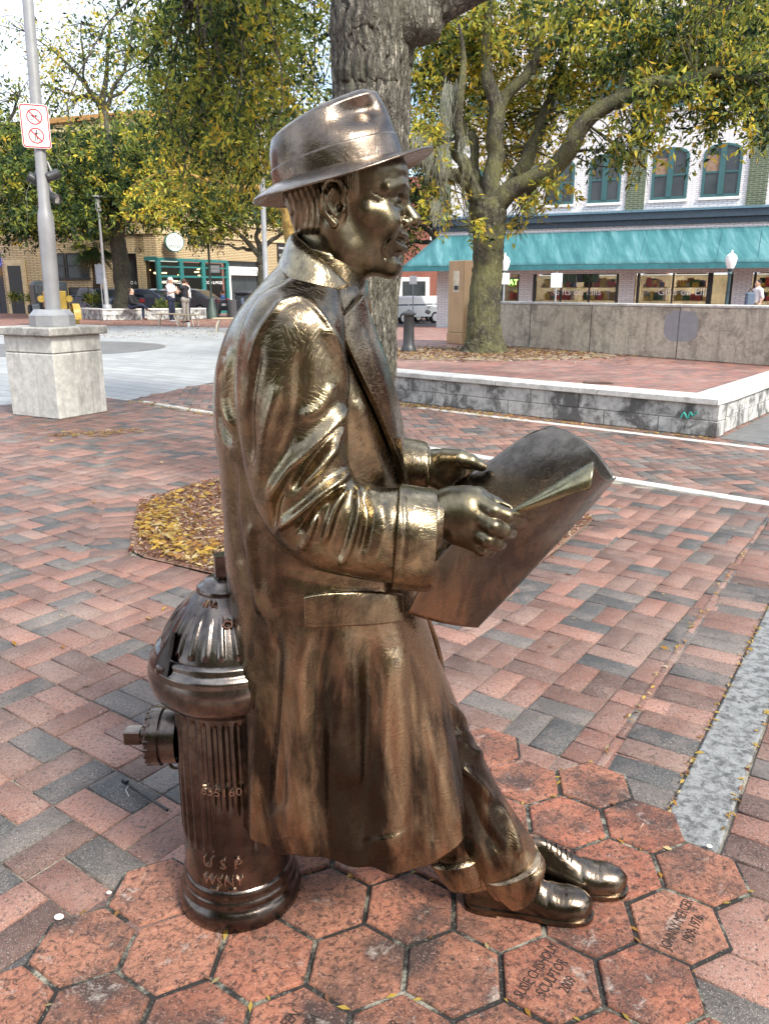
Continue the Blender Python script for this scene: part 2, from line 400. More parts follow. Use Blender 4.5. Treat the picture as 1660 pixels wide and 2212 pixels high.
# soldier ring round the tree pit
for s in range(8):
    p0, p1 = pit_poly[s], pit_poly[(s+1) % 8]; d = (p1-p0)/np.linalg.norm(p1-p0); L = np.linalg.norm(p1-p0)
    nrm = np.array([d[1], -d[0]]); nrm = nrm if nrm@(p0-PIT) > 0 else -nrm
    n = int(L/BW)
    for q in range(n):
        c = p0+d*((q+0.5)*L/n)+nrm*0.105
        bricks.append((*c, 0.004, math.atan2(nrm[1], nrm[0]), 0.208, L/n-GAP))
# herringbone beyond the white kerb, up to the planter and the grey plaza
HA = EA+math.pi/4; H1 = np.array([math.cos(HA), math.sin(HA)]); H2 = np.array([-math.sin(HA), math.cos(HA)])
def inpoly(p, poly):
    x, y = p; r = False; n = len(poly)
    for i in range(n):
        a, b = poly[i], poly[(i+1) % n]
        if (a[1] > y) != (b[1] > y) and x < (b[0]-a[0])*(y-a[1])/(b[1]-a[1])+a[0]: r = not r
    return r
for m in range(-90, 140):
    for n in range(-60, 60):
        for hv in (0, 1):
            cx, cy = (m+2*n, m-2*n)
            q = (np.array([cx+1.0, cy+0.5]) if hv == 0 else np.array([cx+2.5, cy+0.0]))*BW
            c = np.array([0.0, 9.0])+q[0]*H1+q[1]*H2
            if c[1] > 12.2 or c[1] < 4.5 or abs(c[0]) > 5.6: continue
            if (c-WL0)@WN < 0.16: continue
            if abs(proj(np.array([c[0], c[1], 0]))[0]-830) > 950: continue
            if inpoly(c, plaza_poly): continue
            bricks.append((*c, 0.0, HA+(0 if hv == 0 else math.pi/2), BL-GAP, BW-GAP))
n = int(np.linalg.norm(WL1-WL0)/BL)
for q in range(n):
    c = WL0+WD*(q+0.5)*BL+WN*0.125; bricks.append((*c, 0.002, math.atan2(WD[1], WD[0]), BL-GAP, BW-GAP))

PAL = [((0.055, 0.058, 0.059), .11), ((0.10, 0.092, 0.085), .11), ((0.115, 0.066, 0.053), .17), ((0.160, 0.083, 0.063), .22), ((0.200, 0.096, 0.071), .20), ((0.24, 0.124, 0.093), .12), ((0.21, 0.130, 0.104), .07)]
def tone():
    r = random.random(); 
    for c, w in PAL:
        r -= w
        if r < 0: break
    k = random.uniform(0.82, 1.18); return (c[0]*k, c[1]*k, c[2]*k, 1)
def brick_verts(L, W, H=0.03, e=0.0028):
    r = []
    for hx, hy, z in ((L/2-e, W/2-e, 0), (L/2, W/2, -e), (L/2, W/2, -H)):
        r += [(-hx, -hy, z), (hx, -hy, z), (hx, hy, z), (-hx, hy, z)]
    return np.array(r)
BF = [(0, 1, 2, 3)]
for q in range(2):
    for i in range(4): j = (i+1) % 4; BF.append((q*4+j, q*4+i, (q+1)*4+i, (q+1)*4+j))
BF = np.array(BF)
tiles = []
A0 = 0.203*np.array([math.cos(R(-5)), math.sin(R(-5))]); A1 = 0.203*np.array([math.cos(R(55)), math.sin(R(55))]); HO = np.array([-0.057, 1.38])
for j, i0, i1 in ((-3, -3, 4), (-2, -3, 4), (-1, -3, 4), (0, -3, 3), (1, -3, 3), (2, -2, 3), (3, -2, 2), (4, -2, 1), (5, -3, -1)):
    for i in range(i0, i1+1): tiles.append((i, j, HO+i*A0+j*A1))
# keep the bricks that show; drop those wholly under the tiles
silh = [(590, 200), (830, 200), (940, 345), (890, 480), (865, 600), (850, 870), (870, 950), (1040, 1005), (1190, 920), (1330, 1030), (1030, 1355), (905, 1340), (1060, 1680), (1165, 1850), (1355, 1915), (1280, 2000), (1070, 1975), (900, 1870), (637, 1960), (560, 2010), (430, 1990), (392, 1930), (385, 1500), (330, 1430), (400, 1300), (480, 1195), (465, 850), (600, 580), (620, 450), (540, 440)]
show = []; rest = []
TC = np.array([t[2] for t in tiles])
for b in bricks:
    if (np.hypot(TC[:, 0]-b[0], TC[:, 1]-b[1]) < 0.06).any(): continue
    u, v = proj(np.array([b[0], b[1], 0.0])); d = math.hypot(b[0], b[1])
    vis = -30 < u < 1690 and 600 < v < 2240 and not inpoly((u, v), silh)
    (show if vis else rest).append((d, b))
show.sort(key=lambda q: q[0] if q[1][4] > 0.15 else 99)
bed = MB(); bed.prism([(-6, 0.5), (6, 0.5), (6.2, 12.6), (-6.2, 12.6)], -0.011, -0.007)
pave = bed.build('brick_pavement', M_JOINT); tag(pave, kind='structure')
BME = {}
def brick_me(L, W):
    k = (round(L, 3), round(W, 3))
    if k not in BME: BME[k] = mesh('brick', brick_verts(*k), BF, M_BRICK_O, False)
    return BME[k]
for d, b in show[:300]:
    o = obj('brick', brick_me(b[4], b[5]), pave); o.location = (b[0], b[1], b[2]+random.gauss(0, 0.0018)); o.color = tone()
    o.rotation_euler = (random.gauss(0, 0.006), random.gauss(0, 0.006), b[3]+random.gauss(0, 0.008))
far = show[300:]+rest
B = np.array([q[1] for q in far]); N = len(B)
lv = np.stack([brick_verts(L, W) for L, W in B[:, 4:6]])
ang = B[:, 3]+RNG.normal(0, 0.008, N); ca, sa = np.cos(ang)[:, None], np.sin(ang)[:, None]
tx, ty = RNG.normal(0, 0.006, (N, 1)), RNG.normal(0, 0.006, (N, 1))
X = lv[..., 0]*ca-lv[..., 1]*sa+B[:, :1]; Y = lv[..., 0]*sa+lv[..., 1]*ca+B[:, 1:2]; Z = lv[..., 2]+B[:, 2:3]+lv[..., 0]*tx+lv[..., 1]*ty+RNG.normal(0, 0.001, (N, 1))
Fb = (BF[None]+(np.arange(N)*12)[:, None, None]).reshape(-1, 4)
bme = mesh('bricks_beyond', np.stack([X, Y, Z], -1), Fb, M_BRICK_S, False)
colr = np.repeat(np.array([tone() for _ in range(N)], np.float32), 12, 0)
at_ = bme.attributes.new('tone', 'FLOAT_COLOR', 'POINT'); at_.data.foreach_set('color', colr.ravel())
bo = obj('bricks_beyond', bme, pave); tag(bo, kind='stuff')

# hexagonal terracotta tiles round the statue
tile_bed = MB()
for i, j, c in tiles:
    tile_bed.prism([c+0.1195*np.array([math.cos(R(25+60*k)), math.sin(R(25+60*k))]) for k in range(6)], -0.004, 0.0035+0.0002*((i*7+j*3) % 5))
tbo = tile_bed.build('hexagon_paving', M_MORTAR); tag(tbo, kind='structure')
def hexme(r, H=0.014, e=0.004):
    V = []
    for rr, z in ((r-e, 0), (r-e*0.35, -e*0.35), (r, -e), (r, -H)):
        V += [(rr*math.cos(R(25+60*k)), rr*math.sin(R(25+60*k)), z) for k in range(6)]
    F = [tuple(range(6))]
    for q in range(3):
        F += [(q*6+(k+1) % 6, q*6+k, (q+1)*6+k, (q+1)*6+(k+1) % 6) for k in range(6)]
    return mesh('hexagon_tile', V, F, M_HEX, False)
HEXME = hexme(0.1105, e=0.006)
M_ENGRAVE_SHADE = plain('engraving_shadow', (0.018, 0.013, 0.011), 0.9)  # dark colour stands for the shade inside the cut letters
def text_mesh(s, size, extrude=0.001, spacing=1.0, align='CENTER', bevel=0.0):
    cu = bpy.data.curves.new('lettering', 'FONT'); cu.body = s; cu.size = size; cu.extrude = extrude; cu.align_x = align; cu.align_y = 'CENTER'; cu.space_character = spacing; cu.resolution_u = 2; cu.bevel_depth = bevel
    o = bpy.data.objects.new('lettering', cu); COL.objects.link(o); dg = bpy.context.evaluated_depsgraph_get()
    me = bpy.data.meshes.new_from_object(o.evaluated_get(dg)); bpy.data.objects.remove(o); bpy.data.curves.remove(cu)
    me.name = 'lettering'; return me
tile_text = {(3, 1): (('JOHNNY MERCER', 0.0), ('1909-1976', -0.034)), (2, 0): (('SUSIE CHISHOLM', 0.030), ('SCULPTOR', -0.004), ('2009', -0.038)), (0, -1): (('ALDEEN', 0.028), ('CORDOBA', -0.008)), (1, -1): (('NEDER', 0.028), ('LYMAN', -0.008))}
TZ = 0.0115
for i, j, c in tiles:
    o = obj('hexagon_tile', HEXME, tbo); o.location = (c[0], c[1], TZ+random.gauss(0, 0.0008)); k = random.uniform(0.75, 1.2)
    o.rotation_euler = (random.gauss(0, 0.006), random.gauss(0, 0.006), random.gauss(0, 0.012)+math.pi/3*0)
    hue = random.random(); o.color = (0.33*k, (0.115+0.035*hue)*k, (0.070+0.025*hue)*k, 1)
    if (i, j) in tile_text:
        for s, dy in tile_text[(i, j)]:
            me = text_mesh(s, 0.030, 0.0006, 0.95); me.materials.append(M_ENGRAVE_SHADE)
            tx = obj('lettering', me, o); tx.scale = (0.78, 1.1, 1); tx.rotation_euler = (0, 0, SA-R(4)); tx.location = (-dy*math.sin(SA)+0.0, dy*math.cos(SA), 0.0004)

# concrete strip and white kerb
def bar(name, p0, d, n, L, W, z, mat, e=0.006):
    b = MB(); M = Matrix.Translation((p0[0], p0[1], 0)) @ Matrix.Rotation(math.atan2(d[1], d[0]), 4, 'Z')
    s = 1 if (d[0]*n[1]-d[1]*n[0]) > 0 else -1
    b.bev((0, min(0, s*W), z-0.05), (L, max(0, s*W), z), e, M); o = b.build(name, mat); tag(o, kind='structure'); return o
bar('concrete_strip', SO, S1, S2, 4.05, 0.150, 0.0055, M_STRIP)
M_WHITEKERB = concrete('white_kerb_stone', (0.60, 0.59, 0.55), 0.5, 5, 0.4)
bar('kerb_line', WL0-WN*0.055, WD, WN, np.linalg.norm(WL1-WL0)-0.3, 0.11, 0.006, M_WHITEKERB)
sheet('plaza_paving', plaza_poly, -0.0025, M_PAVE)
dc = gnd(120, 752)[:2]; dr = np.linalg.norm(gnd(335, 742)[:2]-dc)
sheet('plaza_disc', [dc+dr*np.array([math.cos(a), math.sin(a)]) for a in np.linspace(0, 2*math.pi, 72, endpoint=False)], 0.0015, M_PAVE_D)

# ================================================================== BRONZE
def bronze(name, dark, mid, hi, rough=(0.22, 0.42), low=None, scr=1.0, blot=0.55):
    t = NT(name); p = t.pos()
    f1 = t.noise(p, 5.0, 5, 0.6, 0.3); f2 = t.noise(p, 26, 6, 0.7, 0.3); f3 = t.noise(p, 240, 3, 0.75)
    c = t.mix(mid, hi, t.ramp(f1, [(0.42, 0.0), (0.66, 1.0)])); c = t.mix(c, dark, t.math('MULTIPLY', t.ramp(f2, [(0.38, 1.0), (0.58, 0.0)]), blot))
    if low is not None:                              # rubbed coppery patina nearer the ground
        s = t.n('ShaderNodeSeparateXYZ'); t.l(t.n('ShaderNodeNewGeometry').outputs['Position'], s.inputs[0])
        hgt = t.ramp(t.math('ADD', s.outputs['Z'], t.math('MULTIPLY', t.math('SUBTRACT', f1, 0.5), 0.7)), [(0.55, 1.0), (1.0, 0.0)])
        c = t.mix(c, t.mix(low, dark, t.ramp(t.noise(t.pos((7, 7, 1.6)), 1.0, 6, 0.65, 0.4), [(0.43, 0.0), (0.56, 0.95)])), t.math('MULTIPLY', hgt, 0.92))
    c = t.mix(c, (0.34, 0.42, 0.36), t.ramp(f3, [(0.74, 0.0), (0.80, 0.45)]))
    vr = t.n('ShaderNodeTexVoronoi'); vr.inputs['Scale'].default_value = 26; t.l(p, vr.inputs['Vector'])
    sx = t.n('ShaderNodeSeparateColor'); t.l(vr.outputs['Color'], sx.inputs[0])
    ro = t.n('ShaderNodeVectorRotate', rotation_type='AXIS_ANGLE'); ro.inputs['Axis'].default_value = (0.15, -0.95, 0.25); t.l(p, ro.inputs['Vector']); t.l(t.math('MULTIPLY', sx.outputs[0], 3.1), ro.inputs['Angle'])
    mp = t.n('ShaderNodeMapping'); mp.inputs['Scale'].default_value = (55, 120, 330); t.l(ro.outputs[0], mp.inputs['Vector'])
    sh = t.ramp(t.noise(mp.outputs[0], 1.0, 2, 0.5), [(0.52, 0.0), (0.66, 1.0)])
    nr = t.bump(sh, 0.16*scr, 0.004); nr = t.bump(f2, 0.10, 0.008, nr); nr = t.bump(f3, 0.08, 0.002, nr)
    rg = t.math('ADD', t.ramp(f2, [(0.35, rough[1]), (0.65, rough[0])]), t.math('MULTIPLY', sh, 0.06))
    return t.done(c, rg, 1.0, nr, Coat_Weight=0.35, Coat_Roughness=0.16)
M_BRONZE = bronze('bronze', (0.016, 0.012, 0.009), (0.20, 0.155, 0.098), (0.40, 0.33, 0.195), (0.16, 0.30), low=(0.42, 0.305, 0.19), scr=1.0)
M_BRONZE_H = bronze('bronze_hat', (0.020, 0.014, 0.010), (0.16, 0.125, 0.095), (0.30, 0.25, 0.20), (0.20, 0.32), scr=0.6)
M_BRONZE_S = bronze('bronze_skin', (0.016, 0.013, 0.009), (0.13, 0.108, 0.065), (0.26, 0.22, 0.135), (0.24, 0.38), scr=0.35)
M_BRONZE_P = bronze('bronze_paper', (0.030, 0.024, 0.02), (0.17, 0.145, 0.12), (0.27, 0.235, 0.18), (0.14, 0.28), low=(0.46, 0.27, 0.14), scr=0.3)
M_BRONZE_F = bronze('bronze_margin', (0.05, 0.045, 0.03), (0.26, 0.24, 0.14), (0.36, 0.33, 0.2), (0.2, 0.32), scr=0.3)
M_BRONZE_Y = bronze('bronze_hydrant', (0.016, 0.011, 0.010), (0.10, 0.080, 0.070), (0.22, 0.19, 0.165), (0.14, 0.26), scr=0.15)
M_BRONZE_L = bronze('bronze_shoe', (0.016, 0.012, 0.009), (0.13, 0.10, 0.072), (0.26, 0.21, 0.155), (0.12, 0.24), scr=0.4)

# ------------------------------------------------------------------ hydrant
M_RECESS_SHADE = bronze('bronze_recess_shade', (0.008, 0.006, 0.005), (0.022, 0.015, 0.012), (0.035, 0.024, 0.018), (0.35, 0.5), scr=0.2)  # darker bronze carrying the shade of the bolt recesses
HX, HY = -0.345, 1.605
hyd = empty('fire_hydrant', (HX, HY, 0), 'dark bronze fire hydrant with fluted barrel that the statue leans on', 'hydrant')
def lathe_mesh(prof, n, dim=2, flute=None):
    P = interp(prof, dim) if dim > len(prof) else np.asarray(prof, float)
    th = np.arange(n)*2*math.pi/n; r = np.repeat(P[:, 0][:, None], n, 1)
    if flute is not None: r = r+flute(th[None], P[:, 1][:, None])
    V = np.stack([r*np.cos(th), r*np.sin(th), np.repeat(P[:, 1][:, None], n, 1)], -1)
    return V, gridF(len(P), n, True)
def fl_b(th, z):
    w = np.cos(th*30); g = np.clip((z-0.20)/0.02, 0, 1)*np.clip((0.525-z)/0.015, 0, 1)
    front = np.clip((np.abs(((th+math.pi/2-0.1+math.pi) % (2*math.pi))-math.pi)-0.30)/0.05, 0, 1); lo = np.maximum(front, np.clip((z-0.30)/0.02, 0, 1))
    return -0.0045*np.clip(w*1.6, -1, 1)*g*lo-0.002*g
V, F = lathe_mesh([(0.123, 0.085), (0.1225, 0.2), (0.1215, 0.35), (0.1205, 0.45), (0.120, 0.5), (0.121, 0.535)], 360, 70, fl_b); obj('barrel', mesh('barrel', V, F, M_BRONZE_Y), hyd)
base_prof = [(0.0, 0.0), (0.134, 0.0), (0.143, 0.010), (0.1445, 0.028), (0.142, 0.042), (0.136, 0.053), (0.131, 0.058), (0.1315, 0.066), (0.133, 0.070), (0.130, 0.076), (0.1275, 0.079), (0.1285, 0.090), (0.129, 0.096), (0.126, 0.102), (0.1215, 0.106)]
MB().lathe(base_prof, n=80, cap=False).build('base_flange', M_BRONZE_Y, hyd, True, 60)
bon_prof = [(0.118, 0.522), (0.121, 0.530), (0.135, 0.542), (0.152, 0.552), (0.163, 0.566), (0.169, 0.582), (0.1715, 0.600), (0.171, 0.614), (0.167, 0.622), (0.166, 0.627), (0.1675, 0.632), (0.165, 0.640), (0.158, 0.644), (0.154, 0.650), (0.1545, 0.657), (0.151, 0.662), (0.141, 0.664)]
MB().lathe(bon_prof, n=96, cap=False).build('bonnet_flange', M_BRONZE_Y, hyd, True, 50)
def fl_d(th, z):
    w = np.cos(th*26); g = np.clip((z-0.672)/0.012, 0, 1)*np.clip((0.755-z)/0.015, 0, 1)
    return 0.0045*np.clip(w*1.8-0.2, 0, 1)*g
V, F = lathe_mesh([(0.142, 0.660), (0.138, 0.672), (0.127, 0.695), (0.112, 0.720), (0.094, 0.744), (0.076, 0.764), (0.060, 0.778), (0.052, 0.786)], 312, 80, fl_d)
dome = obj('bonnet', mesh('bonnet', V, F, M_BRONZE_Y), hyd)
MB().lathe([(0.058, 0.780), (0.058, 0.788), (0.054, 0.793), (0.044, 0.797), (0.040, 0.803), (0.036, 0.806), (0.0, 0.806)], n=40, cap=False).build('bonnet_cap', M_BRONZE_Y, hyd, True, 40)
b = MB(); b.lathe([(0.020, 0.80), (0.020, 0.812), (0.0, 0.812)], n=20); 
pent = [(0.021*math.cos(a), 0.021*math.sin(a)) for a in (R(72*k+20) for k in range(5))]; b.prism(pent, 0.812, 0.858); b.build('operating_nut', M_BRONZE_Y, hyd)
for k in range(4):                                   # bolts round the bonnet, each on a dark patch for recess shade
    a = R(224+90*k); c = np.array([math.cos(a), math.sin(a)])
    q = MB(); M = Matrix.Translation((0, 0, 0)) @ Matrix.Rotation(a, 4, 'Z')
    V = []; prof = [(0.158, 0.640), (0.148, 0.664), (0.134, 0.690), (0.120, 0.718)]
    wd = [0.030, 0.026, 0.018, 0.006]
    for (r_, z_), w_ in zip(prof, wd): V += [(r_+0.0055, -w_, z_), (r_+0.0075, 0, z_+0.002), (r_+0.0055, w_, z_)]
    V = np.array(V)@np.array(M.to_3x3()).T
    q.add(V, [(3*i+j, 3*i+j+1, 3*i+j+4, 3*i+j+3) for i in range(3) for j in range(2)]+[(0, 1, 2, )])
    boss = q.build('bolt_recess_shade', M_RECESS_SHADE, hyd, True, 80)
    MB().lathe([(0.013, 0.0), (0.013, 0.010), (0.010, 0.014), (0.0, 0.014)], (c[0]*0.160, c[1]*0.160, 0.640), 6).build('bolt', M_BRONZE_Y, boss)
# side nozzle with threaded cap and square nut, facing away from the statue
nz = MB().lathe([(0.062, -0.118), (0.062, -0.150), (0.059, -0.152), (0.059, -0.154), (0.066, -0.155), (0.066, -0.180), (0.060, -0.186), (0.045, -0.190), (0.0, -0.190)], (0, 0, 0.425), 40, 'x', False)
nzo = nz.build('nozzle', M_BRONZE_Y, hyd, True, 40)
for k in range(22):
    a = 2*math.pi*k/22; M = Matrix.Translation((-0.178, 0.0615*math.cos(a), 0.425+0.0615*math.sin(a))) @ Matrix.Rotation(a, 4, 'X')
    MB().bev((-0.008, -0.004, -0.0045), (0.006, 0.0055, 0.0045), 0.002, M).build('cap_lug', M_BRONZE_Y, nzo)
MB().lathe([(0.030, -0.188), (0.030, -0.196), (0.024, -0.199), (0.017, -0.199), (0.017, -0.205)], (0, 0, 0.425), 28, 'x').build('cap_collar', M_BRONZE_Y, nzo, True, 40)
MB().bev((-0.243, -0.017, 0.408), (-0.203, 0.017, 0.442), 0.003, Matrix.Identity(4)).build('cap_nut', M_BRONZE_Y, nzo)
b = MB(); b.tube([(-0.135+0.012*math.cos(a), 0, 0.352+0.012*math.sin(a)) for a in np.linspace(0.3, math.pi*2-0.3, 12)], 0.004, 6); b.build('chain_eye', M_BRONZE_Y, hyd, True)
def cyl_text(s, size, r, ang, z, name='lettering', parent=None, mat=None, ext=0.006, sp=1.1):
    me = text_mesh(s, size, ext, sp); n = len(me.vertices); co = np.empty(n*3, np.float32); me.vertices.foreach_get('co', co); co = co.reshape(-1, 3)
    a = ang+co[:, 0]/r; rr = r+co[:, 2]; P = np.stack([rr*np.cos(a), rr*np.sin(a), z+co[:, 1]], -1)
    me.vertices.foreach_set('co', P.astype(np.float32).ravel()); me.materials.append(mat or M_BRONZE_Y); me.update()
    return obj(name, me, parent)
FA = R(-96)
M_RAISED = bronze('bronze_rubbed', (0.2, 0.15, 0.12), (0.40, 0.31, 0.25), (0.5, 0.4, 0.32), (0.2, 0.3), scr=0.1, blot=0.1)
cyl_text('655160', 0.027, 0.119, FA+0.06, 0.36, parent=hyd, mat=M_RAISED); cyl_text('U S P', 0.036, 0.122, FA, 0.180, parent=hyd, mat=M_RAISED); cyl_text('WSNY', 0.030, 0.1225, FA, 0.134, parent=hyd, mat=M_RAISED); [cyl_text('\u2013', 0.040, 0.1225, FA+q_, 0.113, parent=hyd, mat=M_RAISED) for q_ in (-0.17, 0.17)]
cyl_text('4\u00bd', 0.026, 0.070, FA-0.1, 0.770, parent=dome, mat=M_RAISED); cyl_text('O', 0.026, 0.104, FA+0.35, 0.742, parent=dome, mat=M_RAISED)

# ------------------------------------------------------------------ statue
SY = 1.60
stat = empty('bronze_statue', (0.0, SY, 0), 'bronze statue of a smiling man in hat and overcoat leaning on the hydrant', 'statue')
def vnorm(V, closed=True):
    if closed: du = np.roll(V, -1, 1)-np.roll(V, 1, 1)
    else: du = np.gradient(V, axis=1)
    dv = np.gradient(V, axis=0); n = np.cross(du, dv); n /= np.linalg.norm(n, axis=-1, keepdims=True)+1e-12
    c = V.mean(1, keepdims=True); s = np.sign(np.einsum('ijk,ijk->i', n, V-c)); return n*s[:, None, None]
CAMP = np.array([0, 0, CAMZ])
def seg_dist(U, a, b):
    a = np.array(a, float); b = np.array(b, float); v = b-a; t = np.clip(((U-a)@v)/(v@v+1e-9), 0, 1)
    return np.linalg.norm(U-a-t[..., None]*v, axis=-1), t
def folds(V, lst, closed=True, near=True):
    N = vnorm(V, closed); U = proj(V); to = CAMP-V; to /= np.linalg.norm(to, axis=-1, keepdims=True)
    face = np.clip((N*to).sum(-1)/0.25, 0, 1); D = np.zeros(V.shape[:2])
    for pts, w, amp in lst:
        best = np.full(V.shape[:2], 1e9); tt = np.zeros(V.shape[:2]); n = len(pts)-1
        pts = interp(pts, 4*n+1) if n > 1 else np.array(pts, float); n = len(pts)-1
        for i in range(n):
            d, t = seg_dist(U, pts[i], pts[i+1]); m = d < best; best = np.where(m, d, best); tt = np.where(m, (i+t)/n, tt)
        ends = np.clip(np.minimum(tt, 1-tt)/0.18, 0.0, 1); ends = 0.25+0.75*ends*(2-ends)
        D += amp*np.exp(-(best/w)**2)*ends
    return V+N*(D*face)[..., None]
def wrinkle(V, fn): return V+vnorm(V)*fn[..., None]
def sil(st, nS, nA, e=2.0):                            # loft between the two outlines of a form
    S = interp(st, nS); th = np.arange(nA)*2*math.pi/nA
    ce = np.sign(np.cos(th))*np.abs(np.cos(th))**(2/e); se = np.sign(np.sin(th))*np.abs(np.sin(th))**(2/e)
    V = np.empty((nS, nA, 3))
    for i, (ul, vl, ur, vr, Y, ry) in enumerate(S):
        L = at(ul, vl, Y); Rr = at(ur, vr, Y); c = (L+Rr)/2; h = (Rr-L)/2
        V[i] = c+ce[:, None]*h+se[:, None]*np.array([0, -ry, 0])
    return V
def capped(V, name, mat, parent, cap0=True, cap1=True, world=True, closed=True):
    nS, nA = V.shape[:2]; P = V.reshape(-1, 3); F = [tuple(f) for f in gridF(nS, nA, True)]; n = len(P); ex = []
    if cap0: ex.append(V[0].mean(0)); F += [((j+1) % nA, j, n) for j in range(nA)]
    if cap1: k = n+len(ex); ex.append(V[-1].mean(0)); F += [((nS-1)*nA+j, (nS-1)*nA+(j+1) % nA, k) for j in range(nA)]
    if ex: P = np.concatenate([P, np.array(ex)])
    me = mesh(name, P, F, mat); bm = bmesh.new(); bm.from_mesh(me); bmesh.ops.recalc_face_normals(bm, faces=bm.faces); bm.to_mesh(me); bm.free()
    return obj(name, me, parent, world)

# overcoat body: rings from collar to hem
CR = [  # z, x_back, x_front, half width, y centre
 (1.455, -0.190, -0.050, 0.075), (1.425, -0.222, -0.036, 0.105), (1.395, -0.250, -0.030, 0.150), (1.36, -0.280, -0.030, 0.182), (1.316, -0.306, -0.020, 0.200), (1.26, -0.326, 0.000, 0.206), (1.20, -0.336, 0.016, 0.206), (1.13, -0.338, 0.024, 0.203),
 (1.05, -0.333, 0.032, 0.20), (0.95, -0.330, 0.040, 0.198), (0.86, -0.332, 0.052, 0.20), (0.76, -0.326, 0.080, 0.203), (0.65, -0.325, 0.118, 0.206), (0.52, -0.324, 0.160, 0.212), (0.40, -0.328, 0.198, 0.22), (0.31, -0.330, 0.220, 0.228), (0.258, -0.330, 0.230, 0.232)]
nS, nA = 300, 280
S = interp(CR, nS); th = np.arange(nA)*2*math.pi/nA      # theta 0 = front (+x), pi/2 = towards the camera
z = S[:, 0][:, None]; gap = np.clip((0.80-z)/0.5, 0, 1)*R(37)
u = np.arange(nA)/(nA-1); TH = gap+(2*math.pi-2*gap)*u[None]
e = 2.25; cx = ((S[:, 1]+S[:, 2])/2)[:, None]; a = ((S[:, 2]-S[:, 1])/2)[:, None]; bw = S[:, 3][:, None]
X = cx+a*np.sign(np.cos(TH))*np.abs(np.cos(TH))**(2/e); Yc = SY-bw*np.sign(np.sin(TH))*np.abs(np.sin(TH))**(2/e)
Z = np.repeat(z, nA, 1)
k = np.clip((0.85-Z)/0.6, 0, 1)                          # hem flutes and drape
fl = k*(0.006*np.cos(TH*7+0.7)+0.004*np.cos(TH*12+2.0)+0.002*np.cos(TH*23))
nx, ny = np.cos(TH), -np.sin(TH); X = X+nx*fl; Yc = Yc+ny*fl
hem = np.clip((0.5-Z)/0.25, 0, 1)**2
Z = Z+hem*(-0.018*np.exp(-((TH-R(70))/0.26)**2)+0.030*np.exp(-((TH-R(44))/0.20)**2)+0.030*np.exp(-((TH-R(104))/0.22)**2)+0.018*np.exp(-((TH-R(140))/0.45)**2)-0.012*np.exp(-((TH-R(126))/0.10)**2)+0.010*np.exp(-((TH-R(86))/0.07)**2))
Vc = np.stack([X, Yc, Z], -1)
coat_f = [([(660, 1350), (650, 1500), (640, 1650), (640, 1800)], 20, 0.016), ([(735, 1360), (740, 1480), (735, 1600), (760, 1700)], 22, 0.012), ([(600, 1330), (590, 1500), (575, 1650), (570, 1790)], 14, -0.010), ([(690, 1400), (690, 1600), (700, 1800)], 15, -0.012),
 ([(800, 1380), (800, 1550), (790, 1700), (790, 1840)], 17, -0.015), ([(850, 1400), (860, 1600), (860, 1850)], 26, 0.015), ([(905, 1500), (930, 1700), (940, 1820)], 12, -0.009), ([(950, 1560), (975, 1700), (990, 1790)], 11, 0.008), ([(560, 1260), (620, 1380), (640, 1500)], 16, 0.008), ([(520, 1200), (560, 1350), (600, 1420)], 12, -0.007),
 ([(600, 1740), (625, 1780), (630, 1810)], 24, 0.010), ([(830, 1800), (850, 1850)], 30, 0.009), ([(480, 780), (470, 900), (500, 960)], 9, -0.012), ([(500, 760), (485, 860), (505, 930)], 8, 0.010), ([(500, 1000), (505, 1120), (520, 1220)], 10, -0.008), ([(540, 1130), (545, 1230), (560, 1330)], 11, 0.008),
 ([(775, 720), (810, 830), (845, 980)], 7, 0.004), ([(770, 860), (800, 960), (830, 1040)], 16, 0.008), ([(600, 1240), (700, 1265), (830, 1270)], 14, -0.006), ([(620, 1420), (612, 1560), (600, 1720)], 9, 0.008), ([(765, 1420), (770, 1560), (778, 1700)], 9, 0.008), ([(720, 1560), (715, 1680), (712, 1800)], 10, 0.009), ([(830, 1440), (826, 1600), (822, 1760)], 9, 0.008), ([(880, 1460), (895, 1620), (900, 1780)], 9, -0.008), ([(560, 1480), (556, 1620), (552, 1760)], 9, 0.008)]
Vc = folds(Vc, [(p_, w_*1.15, a_*0.8) if min(q_[1] for q_ in p_) > 1190 else (p_, w_, a_) for p_, w_, a_ in coat_f], False)
nrm_c = vnorm(Vc, False); Pc = Vc.reshape(-1, 3)
Fc = gridF(nS, nA, False)
coat_me = mesh('overcoat', Pc, auto_flip(Pc, Fc), M_BRONZE); coat = obj('overcoat', coat_me, stat, True)
so = coat.modifiers.new('thickness', 'SOLIDIFY'); so.thickness = 0.009; so.offset = -1
bvh_coat = BVHTree.FromPolygons([Vector(p) for p in Pc], [tuple(int(i) for i in f) for f in Fc])
def cast(bvhs, u, v):
    d = at(u, v, 1.0)-CAMP; d /= np.linalg.norm(d); best = None
    for bv in bvhs:
        h = bv.ray_cast(Vector(CAMP), Vector(d))
        if h[0] is not None and (best is None or h[3] < best[2]):
            n = np.array(h[1]); n = n if n@d < 0 else -n; best = (np.array(h[0]), n, h[3])
    return best
